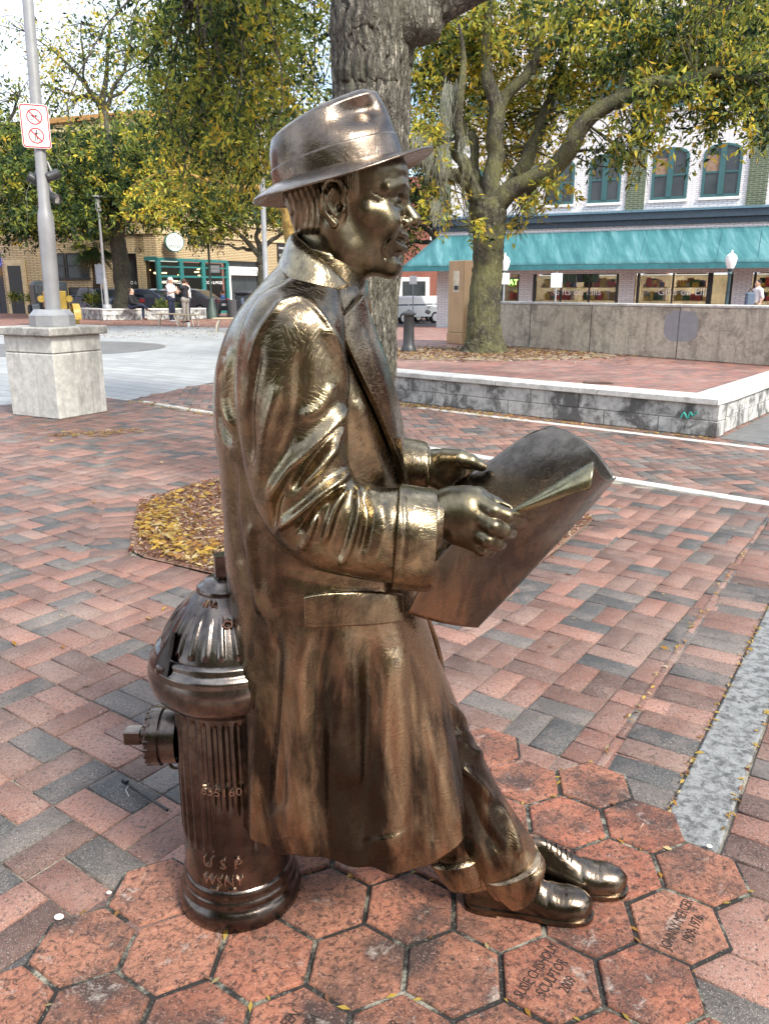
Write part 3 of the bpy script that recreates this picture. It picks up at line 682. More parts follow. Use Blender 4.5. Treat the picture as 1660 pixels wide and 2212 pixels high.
def shell(name, bvhs, pa, pb, nu, nv, off, thick, mat, parent, lift=None, Yd=1.5):
    A_ = interp(pa, nu); B_ = interp(pb, nu); V = np.empty((nu, nv, 3)); last = None
    for i in range(nu):
        for j in range(nv):
            q = A_[i]+(B_[i]-A_[i])*j/(nv-1); h = cast(bvhs, *q)
            if h is None: V[i, j] = at(q[0], q[1], last if last is not None else Yd)
            else:
                last = h[0][1]; V[i, j] = h[0]+h[1]*(off if lift is None else off+lift*math.sin(math.pi*j/(nv-1)*0.5))
    for _ in range(2):                                  # relax the drape
        W = V.copy(); W[1:-1, 1:-1] = (V[1:-1, 1:-1]*2+V[:-2, 1:-1]+V[2:, 1:-1]+V[1:-1, :-2]+V[1:-1, 2:])/6; V = W
    F = gridF(nu, nv); me = mesh(name, V, F, mat)
    bm = bmesh.new(); bm.from_mesh(me)
    bm.faces.ensure_lookup_table(); f = bm.faces[len(bm.faces)//2]
    if f.normal.dot(Vector(CAMP)-f.calc_center_median()) < 0: bmesh.ops.reverse_faces(bm, faces=bm.faces)
    bm.to_mesh(me); bm.free()
    o = obj(name, me, parent, True); m = o.modifiers.new('thickness', 'SOLIDIFY'); m.thickness = thick; m.offset = 0
    bv = o.modifiers.new('edge', 'BEVEL'); bv.width = thick*0.3; bv.segments = 2; bv.limit_method = 'ANGLE'
    return o

# sleeves
near_sl = [(625, 600, 735, 625, 1.47, 0.055), (560, 640, 745, 690, 1.44, 0.085), (520, 720, 750, 770, 1.425, 0.090), (508, 840, 752, 850, 1.415, 0.088), (520, 950, 752, 930, 1.41, 0.084), (540, 1050, 755, 1005, 1.405, 0.082), (580, 1140, 775, 1040, 1.405, 0.080), (655, 1212, 805, 1050, 1.41, 0.080), (745, 1238, 835, 1056, 1.415, 0.080), (850, 1254, 868, 1058, 1.425, 0.080), (880, 1256, 885, 1060, 1.43, 0.078)]
Vs = sil(near_sl, 260, 200, 2.2)
sl_f = [([(745, 880), (700, 935), (630, 1010), (580, 1080)], 15, 0.018), ([(748, 905), (690, 975), (630, 1060)], 10, -0.014), ([(752, 1018), (700, 1060), (640, 1110), (600, 1140)], 10, 0.016), ([(745, 1045), (690, 1085), (640, 1150)], 8, -0.014), ([(745, 1050), (720, 1100), (700, 1170)], 9, 0.012), ([(765, 1050), (770, 1110), (750, 1190), (730, 1215)], 8, 0.013), ([(785, 1060), (795, 1120), (780, 1200)], 9, -0.010),
 ([(680, 1110), (665, 1160), (650, 1185)], 8, 0.012), ([(600, 830), (570, 950), (560, 1050)], 14, 0.008), ([(560, 760), (540, 880), (545, 1000)], 10, -0.007), ([(650, 760), (640, 900), (600, 1010)], 16, -0.006), ([(700, 700), (735, 780), (748, 860)], 12, 0.007), ([(640, 1000), (600, 1080), (590, 1140)], 8, -0.010), ([(730, 960), (690, 1010), (650, 1050)], 9, 0.008),
 ([(820, 1080), (825, 1150), (800, 1230)], 14, 0.005), ([(595, 660), (650, 645), (700, 690), (735, 770)], 5, 0.005), ([(610, 650), (560, 720), (535, 800)], 8, 0.006), ([(720, 830), (690, 880), (650, 900)], 12, 0.006)]
Vs = folds(Vs, sl_f)
slv = capped(Vs, 'sleeve', M_BRONZE, stat, True, True)
bvh_sl = BVHTree.FromPolygons([Vector(p) for p in Vs.reshape(-1, 3)], [tuple(int(i) for i in f) for f in gridF(260, 200, True)])
cuff = sil([(846, 1262, 862, 1050, 1.425, 0.090), (848, 1263, 866, 1049, 1.425, 0.092), (885, 1268, 905, 1055, 1.43, 0.091), (922, 1269, 938, 1060, 1.437, 0.089), (926, 1266, 941, 1064, 1.437, 0.085), (915, 1255, 930, 1075, 1.436, 0.078)], 50, 140, 2.3)
cuff = folds(cuff, [([(872, 1070), (875, 1160), (862, 1255)], 3, -0.0035)])
capped(cuff, 'cuff', M_BRONZE, slv, True, True)
capped(sil([(915, 1200, 930, 1072, 1.44, 0.056), (934, 1192, 946, 1070, 1.445, 0.056), (950, 1180, 958, 1074, 1.447, 0.052)], 10, 60, 2.1), 'shirt_cuff', M_BRONZE, slv)
Vf = sil([(690, 660, 800, 690, 1.74, 0.06), (640, 760, 800, 790, 1.80, 0.085), (650, 900, 810, 900, 1.82, 0.085), (690, 1010, 830, 960, 1.83, 0.08), (780, 1050, 850, 955, 1.83, 0.07), (862, 1060, 880, 950, 1.825, 0.065), (905, 1058, 912, 955, 1.82, 0.062)], 80, 90, 2.2)
slf = capped(Vf, 'sleeve', M_BRONZE, stat)
capped(sil([(862, 1066, 866, 946, 1.826, 0.070), (890, 1066, 893, 950, 1.823, 0.070), (917, 1062, 919, 956, 1.82, 0.067), (922, 1056, 924, 962, 1.818, 0.058)], 24, 80, 2.2), 'cuff', M_BRONZE, slf)
capped(sil([(917, 1048, 919, 964, 1.818, 0.05), (926, 1044, 928, 966, 1.815, 0.048)], 6, 50), 'shirt_cuff', M_BRONZE, slf)

# collar, lapel, pocket flap, seams
bv2 = [bvh_coat, bvh_sl]
shell('lapel', [bvh_coat], [(770, 640), (795, 720), (825, 800), (846, 880), (860, 960), (868, 1045)], [(722, 700), (738, 745), (770, 815), (805, 890), (838, 970), (862, 1050)], 44, 14, 0.010, 0.012, M_BRONZE, coat)
shell('pocket_flap', [bvh_coat], [(657, 1284), (700, 1279), (760, 1277), (820, 1279), (857, 1282)], [(660, 1350), (700, 1350), (760, 1348), (820, 1345), (857, 1342)], 40, 12, 0.010, 0.014, M_BRONZE, coat)
def strip(name, pts, wid, nu, mat, parent, thick=0.01):   # pts: list of (inner xyz, outer xyz)
    I = interp([p[0] for p in pts], nu); O = interp([p[1] for p in pts], nu); nv = 9; V = np.empty((nu, nv, 3))
    for j in range(nv):
        t = j/(nv-1); V[:, j] = I+(O-I)*t+np.array([0, 0, 1.0])*wid*math.sin(math.pi*t)*(1-t)+ (O-I)*0
    me = mesh(name, V, gridF(nu, nv), mat); o = obj(name, me, parent, True)
    m = o.modifiers.new('thickness', 'SOLIDIFY'); m.thickness = thick; m.offset = 0; b_ = o.modifiers.new('edge', 'BEVEL'); b_.width = 0.003; b_.segments = 2; b_.limit_method = 'ANGLE'
    return o
def cpt(u, v, Y): return at(u, v, Y)
strip('collar', [(cpt(650, 508, 1.60), cpt(612, 560, 1.62)), (cpt(640, 514, 1.56), cpt(606, 575, 1.545)), (cpt(655, 530, 1.515), cpt(630, 605, 1.475)), (cpt(690, 562, 1.49), cpt(672, 640, 1.450)), (cpt(732, 602, 1.495), cpt(706, 675, 1.455)), (cpt(768, 636, 1.525), cpt(737, 700, 1.468)), (cpt(786, 655, 1.55), cpt(752, 712, 1.49))], 0.022, 60, M_BRONZE, coat, 0.011)
strip('collar', [(cpt(650, 508, 1.60), cpt(612, 560, 1.58)), (cpt(662, 512, 1.66), cpt(640, 570, 1.70)), (cpt(720, 560, 1.70), cpt(720, 610, 1.76)), (cpt(790, 640, 1.66), cpt(800, 680, 1.72))], 0.02, 40, M_BRONZE, coat, 0.010)
# shirt collar and scarf front
capped(sil([(640, 530, 760, 560, 1.60, 0.075), (650, 560, 790, 640, 1.60, 0.078), (690, 640, 800, 700, 1.60, 0.08)], 20, 70, 2.1), 'shirt_collar', M_BRONZE, stat)

# trousers (right leg crosses over the left)
Vr = sil([(720, 1240, 880, 1240, 1.61, 0.09), (760, 1340, 908, 1340, 1.61, 0.09), (800, 1450, 958, 1450, 1.605, 0.085), (850, 1560, 1002, 1555, 1.60, 0.082), (905, 1650, 1048, 1648, 1.595, 0.078), (950, 1740, 1092, 1730, 1.585, 0.076), (1000, 1840, 1140, 1800, 1.57, 0.074), (1034, 1902, 1166, 1846, 1.56, 0.072), (1046, 1918, 1172, 1858, 1.558, 0.072)], 150, 120, 2.2)
Vr = folds(Vr, [([(930, 1500), (980, 1535), (1010, 1570)], 9, 0.010), ([(955, 1600), (1000, 1590), (1040, 1640)], 12, 0.014), ([(960, 1570), (1010, 1600), (1030, 1620)], 8, -0.012), ([(1000, 1660), (1040, 1700), (1060, 1730)], 10, 0.010), ([(1010, 1700), (1040, 1780), (1080, 1840)], 12, -0.009), ([(1080, 1740), (1110, 1800), (1120, 1850)], 9, 0.009), ([(1000, 1780), (1040, 1840), (1060, 1890)], 9, 0.008), ([(960, 1640), (985, 1740), (1010, 1800)], 8, -0.006)])
Vr[-1] = Vr[-1]; 
trs = capped(Vr, 'trousers', M_BRONZE, stat)
Vl = sil([(740, 1240, 880, 1240, 1.66, 0.09), (790, 1400, 920, 1400, 1.66, 0.09), (850, 1600, 980, 1600, 1.63, 0.085), (890, 1740, 1020, 1720, 1.60, 0.08), (915, 1825, 1060, 1800, 1.59, 0.07), (932, 1866, 1085, 1840, 1.58, 0.068), (955, 1898, 1100, 1868, 1.575, 0.066)], 90, 90, 2.2)
Vl = folds(Vl, [([(925, 1870), (970, 1872), (1020, 1850)], 3, 0.005)])
capped(Vl, 'trouser_leg', M_BRONZE, trs)
capped(sil([(926, 1856, 1035, 1840, 1.545, 0.045), (941, 1882, 1045, 1865, 1.545, 0.046), (960, 1905, 1050, 1888, 1.545, 0.046)], 20, 50, 2.2), 'trouser_hem', M_BRONZE, trs)
capped(sil([(1040, 1890, 1165, 1845, 1.535, 0.055), (1062, 1925, 1176, 1862, 1.53, 0.055), (1090, 1950, 1170, 1890, 1.53, 0.052)], 20, 60, 2.2), 'trouser_hem', M_BRONZE, trs)

# shoes
def shoe(heel, toe, name='shoe'):
    heel = np.array(heel, float); toe = np.array(toe, float); L = np.linalg.norm(toe-heel); d = (toe-heel)/L; nrm = np.array([-d[1], d[0]])
    rt = stat
    st = [(0.0, 0.004, 0.070), (0.01, 0.026, 0.085), (0.04, 0.036, 0.098), (0.08, 0.038, 0.108), (0.115, 0.038, 0.104), (0.15, 0.040, 0.088), (0.18, 0.044, 0.072), (0.21, 0.048, 0.060), (0.24, 0.0485, 0.053), (0.27, 0.045, 0.049), (0.295, 0.036, 0.042), (0.310, 0.020, 0.032), (0.316, 0.004, 0.024)]
    S = interp(st, 90); n = 48; th = np.linspace(0, math.pi, n); k = L/0.316
    V = np.empty((90, n, 3)); z0 = 0.014+TZ
    for i, (x, w, h) in enumerate(S):
        w = max(w, 0.002); yy = np.cos(th); zz = np.sin(th)**0.75
        taper = 1-0.45*np.clip(zz-0.45, 0, 1)*(h > 0.06)-0.1*zz
        px = x*k; V[i] = np.stack([heel[0]+d[0]*px+nrm[0]*w*yy*taper, heel[1]+d[1]*px+nrm[1]*w*yy*taper, z0+h*zz], -1)
    xs = S[:, 0]; cap = 0.0022*(xs > 0.247)*np.clip((xs-0.247)/0.002, 0, 1)
    cr = sum(0.0016*np.exp(-((xs-c)/0.0030)**2) for c in (0.200, 0.212, 0.224, 0.233))
    V[..., 2] += (cap-cr)[:, None]*np.sin(th)[None]**0.5
    me = mesh(name, V, gridF(90, n), M_BRONZE_L); o = obj(name, me, rt, True)
    ol = []                                             # sole outline
    for x, w, h in S: ol.append((x, max(w, 0.003)+0.0045))
    poly = [(heel+d*(x*k+(-0.004 if i == 0 else 0))+nrm*w) for i, (x, w) in enumerate(ol[::3])]+[(heel+d*((x+0.004)*k)-nrm*w) for x, w in ol[::-3]]
    b = MB(); b.prism(poly, TZ+0.007, TZ+0.017); b.build('sole', M_BRONZE_L, o)
    hp = [p for p in ol if p[0] < 0.085]
    poly = [heel+d*(x*k)+nrm*w for x, w in hp[::3]]+[heel+d*(x*k)-nrm*w for x, w in hp[::-3]]
    b = MB(); b.prism(poly, TZ-0.001, TZ+0.0075); b.build('heel', M_BRONZE_L, o)
    for q in range(6):
        x = 0.118+q*0.0125; hh = float(np.interp(x, S[:, 0], S[:, 2])); pts = []
        for a in np.linspace(math.pi*0.30, math.pi*0.70, 9):
            w = float(np.interp(x, S[:, 0], S[:, 1])); zz = math.sin(a)**0.75; tp = 1-0.45*max(0, zz-0.45)*(hh > 0.06)-0.1*zz
            pts.append((*(heel+d*(x*k+0.004*math.cos(a)*(1 if q % 2 else -1))+nrm*w*math.cos(a)*tp), z0+hh*zz+0.002))
        MB().tube(pts, 0.0028, 6).build('lace', M_BRONZE_L, o, True)
    return o
sh1 = shoe(gnd(1004, 1962, 0.02)[:2]+np.array([0.0, 0.035]), gnd(1285, 1992, 0.02)[:2]+np.array([0, 0.028]))
sh2 = shoe(gnd(1075, 1905, 0.02)[:2]+np.array([0.0, 0.03]), gnd(1360, 1938, 0.02)[:2]+np.array([0, 0.03]))

# head
D = SDF((-0.215, -0.105, 1.33), (0.085, 0.0, 1.70), 0.0021)
E_ = D.ell; C_ = D.cap
D.add(E_((-0.085, 0, 1.592), (0.104, 0.080, 0.100)), 0.001); D.add(E_((-0.035, 0, 1.605), (0.081, 0.070, 0.06)), 0.03)
D.add(E_((-0.030, 0, 1.528), (0.066, 0.064, 0.088)), 0.03); D.add(E_((-0.050, 0, 1.482), (0.060, 0.058, 0.052)), 0.03)
D.add(D.chain([(-0.092, -0.058, 1.515), (-0.078, -0.054, 1.478), (-0.030, -0.034, 1.448), (0.006, -0.012, 1.442)], [0.022, 0.022, 0.021, 0.018]), 0.022)
D.add(E_((0.010, 0, 1.441), (0.0240, 0.027, 0.0215)), 0.012)
D.add(E_((-0.004, -0.041, 1.519), (0.034, 0.028, 0.030)), 0.014)                      # cheek
D.add(C_((-0.03, -0.06, 1.535), (-0.002, -0.050, 1.538), 0.014, 0.012), 0.016)        # cheekbone
D.cut(E_((0.042, -0.036, 1.5555), (0.024, 0.020, 0.013)), 0.012)                      # eye socket
D.add(D.chain([(0.036, -0.010, 1.580), (0.028, -0.032, 1.583), (0.006, -0.056, 1.575)], [0.0105, 0.0105, 0.009]), 0.012)  # brow
D.add(E_((0.012, -0.036, 1.5530), (0.0135, 0.0165, 0.0115)), 0.004)                   # eyeball under lids
D.cut(D.chain([(0.030, -0.024, 1.5505), (0.024, -0.040, 1.5520), (0.008, -0.054, 1.5490)], 0.0013), 0.003)
D.add(D.chain([(0.030, -0.022, 1.5575), (0.023, -0.039, 1.5605), (0.004, -0.056, 1.5555)], 0.0028), 0.004)
D.add(D.chain([(0.028, -0.024, 1.5425), (0.020, -0.040, 1.5405), (0.002, -0.054, 1.5430)], 0.0034), 0.005)
for q in ((1.560, 1.568), (1.552, 1.554)): D.cut(C_((-0.002, -0.0600, q[0]), (-0.022, -0.0690, q[1]), 0.0009), 0.003)
D.cut(D.chain([(0.044, -0.006, 1.590), (0.034, -0.024, 1.594), (0.012, -0.052, 1.590)], 0.0008), 0.004)
D.add(D.chain([(0.029, 0, 1.574), (0.041, 0, 1.550), (0.0540, 0, 1.527)], [0.011, 0.0100, 0.0148]), 0.010)   # nose
D.add(E_((0.037, -0.0140, 1.520), (0.0135, 0.0090, 0.0100)), 0.005); D.cut(E_((0.046, -0.0075, 1.511), (0.006, 0.0035, 0.005)), 0.002)
D.cut(D.chain([(0.033, -0.024, 1.519), (0.020, -0.036, 1.505), (0.006, -0.045, 1.490), (-0.002, -0.047, 1.472), (0.000, -0.040, 1.456)], [0.0026, 0.0030, 0.0030, 0.0022, 0.0010]), 0.006)  # smile crease
D.add(E_((0.0235, 0, 1.5000), (0.0185, 0.0270, 0.0140)), 0.008)                       # mouth mound
D.add(E_((0.0210, 0, 1.4760), (0.0170, 0.0260, 0.0150)), 0.008)
D.add(D.chain([(0.0385, 0, 1.4955), (0.033, -0.014, 1.4970), (0.014, -0.034, 1.5000)], [0.0085, 0.0075, 0.0048]), 0.005)
D.add(D.chain([(0.0345, 0, 1.4735), (0.029, -0.014, 1.4755), (0.013, -0.031, 1.4880)], [0.0100, 0.0088, 0.0050]), 0.005)
D.cut(D.chain([(0.050, 0, 1.4850), (0.038, -0.013, 1.4868), (0.014, -0.036, 1.4950)], [0.0046, 0.0044, 0.0026]), 0.002)
D.add(E_((0.0290, 0, 1.4862), (0.009, 0.018, 0.0042)), 0.001)                         # teeth
D.cut(D.chain([(0.044, 0, 1.4580), (0.028, -0.018, 1.4590)], 0.0040), 0.009)
D.add(C_((-0.100, 0, 1.52), (-0.118, 0, 1.34), 0.062, 0.072), 0.03)                    # neck
D.add(C_((-0.092, -0.058, 1.505), (-0.045, -0.022, 1.37), 0.016, 0.014), 0.02); D.add(E_((-0.052, 0, 1.418), (0.014, 0.012, 0.016)), 0.012)
# ear
ez, ex, ey = 1.548, -0.088, -0.083
D.add(E_((ex-0.002, ey+0.006, ez), (0.022, 0.010, 0.036), 0.22), 0.006)
D.cut(E_((ex+0.002, ey-0.006, ez-0.002), (0.012, 0.007, 0.019), 0.22), 0.006)
hel = [(ex+0.012, ey+0.002, ez+0.002), (ex+0.016, ey-0.002, ez+0.022), (ex+0.006, ey-0.006, ez+0.038), (ex-0.012, ey-0.010, ez+0.038), (ex-0.025, ey-0.013, ez+0.022), (ex-0.026, ey-0.012, ez+0.002), (ex-0.017, ey-0.009, ez-0.019), (ex-0.002, ey-0.004, ez-0.036)]
D.add(D.chain(hel, [0.0045, 0.005, 0.0052, 0.0052, 0.005, 0.0046, 0.005, 0.0075]), 0.003)
D.add(D.chain([(ex-0.004, ey-0.006, ez+0.024), (ex-0.014, ey-0.008, ez+0.010), (ex-0.012, ey-0.008, ez-0.008), (ex-0.002, ey-0.006, ez-0.020)], 0.0035), 0.003)
D.add(E_((ex+0.013, ey, ez-0.010), (0.005, 0.006, 0.007)), 0.003); D.cut(E_((ex+0.007, ey-0.004, ez-0.006), (0.006, 0.010, 0.008)), 0.003)
# combed hair at the back and temple
xx, zz = D.X, D.Z; hm = np.clip((-0.100-xx+(zz-1.55)*0.25)/0.012, 0, 1)*np.clip((zz-1.497)/0.012, 0, 1)
D.d = (D.d-hm*(0.0045+0.0011*np.sin((xx*0.95+zz*0.12)*560+3*np.sin(zz*60))+0.0007*np.sin((xx+zz*0.05)*1000+D.Y*500))).astype(np.float32)
D.d = (D.d-np.clip((xx+0.075)/0.01, 0, 1)*np.clip((-0.045-xx)/0.01, 0, 1)*np.clip((zz-1.55)/0.02, 0, 1)*np.clip((-D.Y-0.05)/0.01, 0, 1)*0.0025*(1+0.5*np.sin(xx*1500))).astype(np.float32)
D.d = np.concatenate([D.d, D.d[:, ::-1][:, 1:]], 1)      # the other half of the face
V, F = D.nets(); V[:, 1] = V[:, 1]+SY
hd = obj('head', mesh('head', V, auto_flip(V, F), M_BRONZE_S), stat, True)

# hat
HT = math.atan2(0.083, 0.352); HC = np.array([-0.084, SY, 1.606])
def hat_w(x, y, z): return np.stack([HC[0]+x*math.cos(HT)-z*math.sin(HT), HC[1]+y, HC[2]+x*math.sin(HT)+z*math.cos(HT)], -1)
nA = 160; th = np.arange(nA)*2*math.pi/nA
def crown_ring(t):
    f = np.clip(np.cos(th), -1, 1); hgt = 0.100+0.018*f
    sx = 0.124*(1-0.05*t-0.10*t**3); sy = 0.098*(1-0.06*t-0.16*t**2.5)
    x = sx*np.cos(th)-0.004*t; y = sy*np.sin(th); z = hgt*t
    d = np.exp(-((np.abs(((th+math.pi) % (2*math.pi))-math.pi)-R(48))/0.48)**2)*np.exp(-((t-0.80)/0.22)**2)
    return x-0.006*d*np.cos(th), y*(1-0.42*d), z
rows = []
for t in np.linspace(0, 1, 46): x, y, z_ = crown_ring(t); rows.append(hat_w(x, y, z_))
x1, y1, z1 = crown_ring(1.0)
for s in np.linspace(0.04, 1, 26):                       # rolled top edge, centre dent
    k = 1-s; rr = k**0.75
    zz_ = z1+0.010*math.sin(min(1, s*3.5)*math.pi/2)-0.030*np.clip((s-0.25)/0.75, 0, 1)*np.exp(-((y1*rr)/0.05)**2)
    rows.append(hat_w(x1*rr-0.01*s, y1*rr, zz_))
Vh = np.array(rows); hat = capped(Vh, 'hat', M_BRONZE_H, stat, False, True)
rows = []
for t in np.linspace(0, 0.34, 14): x, y, z_ = crown_ring(t); k = 1.018; rows.append(hat_w(x*k, y*k, z_+0.002))
x, y, z_ = crown_ring(0.34); rows.append(hat_w(x*1.001, y*1.001, z_+0.0035)); capped(np.array(rows), 'hat_band', M_BRONZE_H, hat, False, False)
rows = []
def brim(r, top):
    f = np.cos(th); s2 = np.sin(th)**2; w = 0.056+0.010*f
    x = (0.118+w*r)*np.cos(th)-0.004; y = (0.092+0.066*r)*np.sin(th)
    z_ = 0.002+r**1.6*(-0.026*s2+0.004*f+0.000)-0.020*r**2*np.clip(f, 0, 1)**3*0.2-0.010*r**2*np.clip(-f, 0, 1)**2
    return hat_w(x, y, z_+(0.004 if top else -0.002)*(1-0.3*r))
for r in np.linspace(0, 1, 18): rows.append(brim(r, True))
rows.append(brim(1.02, True)-np.array([0, 0, 0.003]))
for r in np.linspace(1, -0.25, 18): rows.append(brim(r, False))
Vb = np.array(rows); capped(Vb, 'brim', M_BRONZE_H, hat, False, False)

# hands
def z7p(x, y): return ((1250+x/1.953)/1.506, (1300+y/1.953)/1.506)
def h3(x, y, Y): return at(*z7p(x, y), Y)
D = SDF((0.04, 1.36, 0.90), (0.28, 1.54, 1.10), 0.0022)
palm = [h3(330, 730, 1.445), h3(420, 730, 1.445), h3(520, 720, 1.445), h3(600, 740, 1.44)]
D.add(D.chain(palm, [0.040, 0.042, 0.046, 0.040]), 0.01); D.add(D.cap(h3(480, 820, 1.44), h3(580, 880, 1.435), 0.034, 0.026), 0.02); D.add(D.cap(h3(430, 660, 1.45), h3(580, 640, 1.445), 0.032, 0.024), 0.02)
fing = [([(585, 650, 1.430), (690, 708, 1.412), (775, 740, 1.415), (845, 760, 1.436)], 0.0165), ([(590, 748, 1.418), (690, 808, 1.400), (755, 832, 1.410), (800, 842, 1.436)], 0.0165), ([(575, 838, 1.420), (655, 892, 1.404), (710, 912, 1.416), (735, 918, 1.440)], 0.0155), ([(555, 905, 1.430), (620, 952, 1.420), (660, 962, 1.432), (672, 958, 1.450)], 0.0135)]
for pts, r in fing: D.add(D.chain([h3(*p) for p in pts], [r*1.1, r, r*0.93, r*0.80], 0.003), 0.0035)
D.add(D.chain([h3(460, 640, 1.47), h3(590, 620, 1.475), h3(690, 668, 1.478), h3(782, 702, 1.472)], [0.024, 0.020, 0.0165, 0.012], 0.006), 0.008)
D.cut(D.cap(h3(745, 676, 1.462), h3(785, 694, 1.462), 0.006), 0.003)
for a, b in (((600, 700, 1.385), (760, 790, 1.385)), ((600, 800, 1.385), (720, 870, 1.385)), ((570, 880, 1.39), (660, 925, 1.39))): pass
V, F = D.nets(); obj('hand', mesh('hand', V, auto_flip(V, F), M_BRONZE_S), stat, True)
D = SDF((0.06, 1.70, 0.90), (0.26, 1.90, 1.08), 0.0024)
D.add(D.chain([h3(240, 420, 1.815), h3(330, 420, 1.81), h3(430, 430, 1.80)], [0.036, 0.040, 0.034]), 0.01)
D.add(D.cap(h3(300, 490, 1.80), h3(380, 540, 1.80), 0.024, 0.020), 0.02)
D.add(D.chain([h3(380, 380, 1.79), h3(470, 378, 1.775), h3(545, 395, 1.77), h3(618, 424, 1.772)], [0.026, 0.021, 0.017, 0.012], 0.006), 0.008)
for q, (dy, r) in enumerate(((0, 0.017), (0.016, 0.017), (0.032, 0.016), (0.046, 0.014))):
    D.add(D.chain([h3(420, 420+dy*900, 1.82), h3(500, 430+dy*1500, 1.835), h3(570, 440+dy*1500, 1.835)], [r*1.1, r, r*0.8], 0.004), 0.008)
V, F = D.nets(); obj('hand', mesh('hand', V, auto_flip(V, F), M_BRONZE_S), stat, True)

# newspaper, held open as a trough; the fold runs away from the reader
npr = empty('newspaper', (0.25, 1.6, 0.7), 'open bronze newspaper held in both hands of the statue', 'newspaper')
spine = [at(1030, 1355, 1.56), at(1110, 1272, 1.58), at(1190, 1185, 1.59), at(1262, 1108, 1.60), at(1329, 1031, 1.61)]
nearE = [at(880, 1325, 1.44), at(925, 1235, 1.44), at(985, 1160, 1.465), at(1060, 1120, 1.475), at(1150, 1078, 1.475), at(1220, 1034, 1.478), at(1281, 999, 1.482)]
farE = [at(890, 1140, 1.80), at(960, 1062, 1.80), at(1040, 1008, 1.80), at(1130, 945, 1.80), at(1188, 921, 1.80)]
def page(Es, Sp, bow, name, up=0.0):
    nu, nv = 60, 34; E0 = interp(Es, nu); S0 = interp(Sp, nu); V = np.empty((nu, nv, 3))
    for j in range(nv):
        t = j/(nv-1); V[:, j] = S0+(E0-S0)*t+np.array(bow)*math.sin(math.pi*t)*np.linspace(0.25, 1, nu)[:, None]
    return V
def sheet_obj(name, V, mat, parent, th=0.004):
    o = obj(name, mesh(name, V, gridF(*V.shape[:2]), mat), parent, True)
    m = o.modifiers.new('thickness', 'SOLIDIFY'); m.thickness = th; m.offset = 0
    return o
Vn = page(nearE, spine, (-0.004, -0.016, -0.014), 'page'); pg = sheet_obj('page', Vn, M_BRONZE_P, npr)
Vp = page(farE, spine, (0.0, 0.0, 0.004), 'page')
tq = np.linspace(0, 1, 34)[None, :, None]; sq = np.linspace(0, 1, 60)[:, None, None]
Vp = Vp+sq*np.sin(math.pi*tq)*np.array([0.008, 0, 0.016])
sheet_obj('page', Vp, M_BRONZE_P, npr)
fa = interp([at(1098, 1106, 1.470), at(1160, 1070, 1.468), at(1222, 1033, 1.470), at(1280, 998, 1.474)], 30); fb = interp([at(1104, 1112, 1.462), at(1170, 1092, 1.450), at(1225, 1070, 1.442), at(1273, 1056, 1.440)], 30)
Vt = np.stack([fa+(fb-fa)*t+np.array([0.0, -0.010, 0.006])*math.sin(math.pi*t) for t in np.linspace(0, 1, 12)], 1); fo = sheet_obj('turned_margin', Vt, M_BRONZE_F, pg, 0.005)

# ================================================================== PLANTER, RETAINING WALL, PIT
PZ = 0.33                                              # level of the raised paving
pl_left = PL0-PLD*2.9; RD = (PL2-PL1)/np.linalg.norm(PL2-PL1); pl_right = PL1+RD*7.0
def frame(p, d):                                        # local x along d, y to its left
    return Matrix.Translation((p[0], p[1], 0)) @ Matrix.Rotation(math.atan2(d[1], d[0]), 4, 'Z')
planter = empty('planter_wall', (PL1[0], PL1[1], 0), 'low stained concrete block planter wall with pale coping behind the newspaper', 'planter')
def block_run(p0, d, L, inward, parent, blen, clen, off):
    M = frame(p0, d); s = inward; z0 = 0.0
    x = -off; row = 0
    for row in range(2):
        x = -(0.3 if row else 0.0)
        while x < L-0.02:
            a = max(x, 0); b_ = min(x+blen, L)
            if b_-a > 0.05:
                q = random.uniform(-0.004, 0.004); y0, y1 = sorted((0.02*s+q, 0.22*s))
                MB().bev((a+0.004, y0, 0.003+row*0.158), (b_-0.004, y1, 0.156+row*0.158), 0.006, M).build('block', M_BLOCK, parent, world=True)
            x += blen
    y0, y1 = sorted((0.03*s, 0.2*s)); MB().box((0.01, y0, 0.0), (L-0.01, y1, 0.312), M).build('mortar_core', plain('mortar_grey', (0.16, 0.16, 0.15), 0.9), parent, world=True)
    x = 0.0
    while x < L-0.02:
        b_ = min(x+clen, L); y0, y1 = sorted((-0.02*s, 0.34*s))
        MB().bev((x+0.003, y0, 0.318), (b_-0.003, y1, 0.382), 0.008, M).build('coping_stone', M_CAP, parent, world=True); x += clen
Lf = np.linalg.norm(PL1-pl_left)
block_run(PL1, -PLD, Lf, -1, planter, 0.60, 1.28, 0)
planter2 = empty('planter_wall', (pl_right[0], pl_right[1], 0), 'pale end run of the planter wall receding beside grey flagstones', 'planter')
block_run(PL1+RD*0.36, RD, 6.6, 1, planter2, 0.60, 1.28, 0)
Wa, Wb = gnd(992, 741, PZ)[:2], gnd(1660, 791, PZ)[:2]; WDn = (Wb-Wa)/np.linalg.norm(Wb-Wa); Wl = np.linalg.norm(Wb-Wa)+3.5
WNn = np.array([-WDn[1], WDn[0]]); WNn = WNn if WNn[1] > 0 else -WNn
inner = [pl_left+np.array([0.1, 0.3]), PL1+(-PLD)*0.1+np.array([-0.02, 0.25]), pl_right, Wb+WDn*3.5+WNn*0.1, Wa+WNn*0.15, Wa+np.array([-0.6, 1.0]), np.array([-0.9, 18.5]), np.array([-2.1, 15.0])]
sheet('raised_paving', [tuple(p) for p in inner], PZ, None, thick=0.02)
rp = bpy.data.objects['raised_paving']; rp.data.materials.clear()
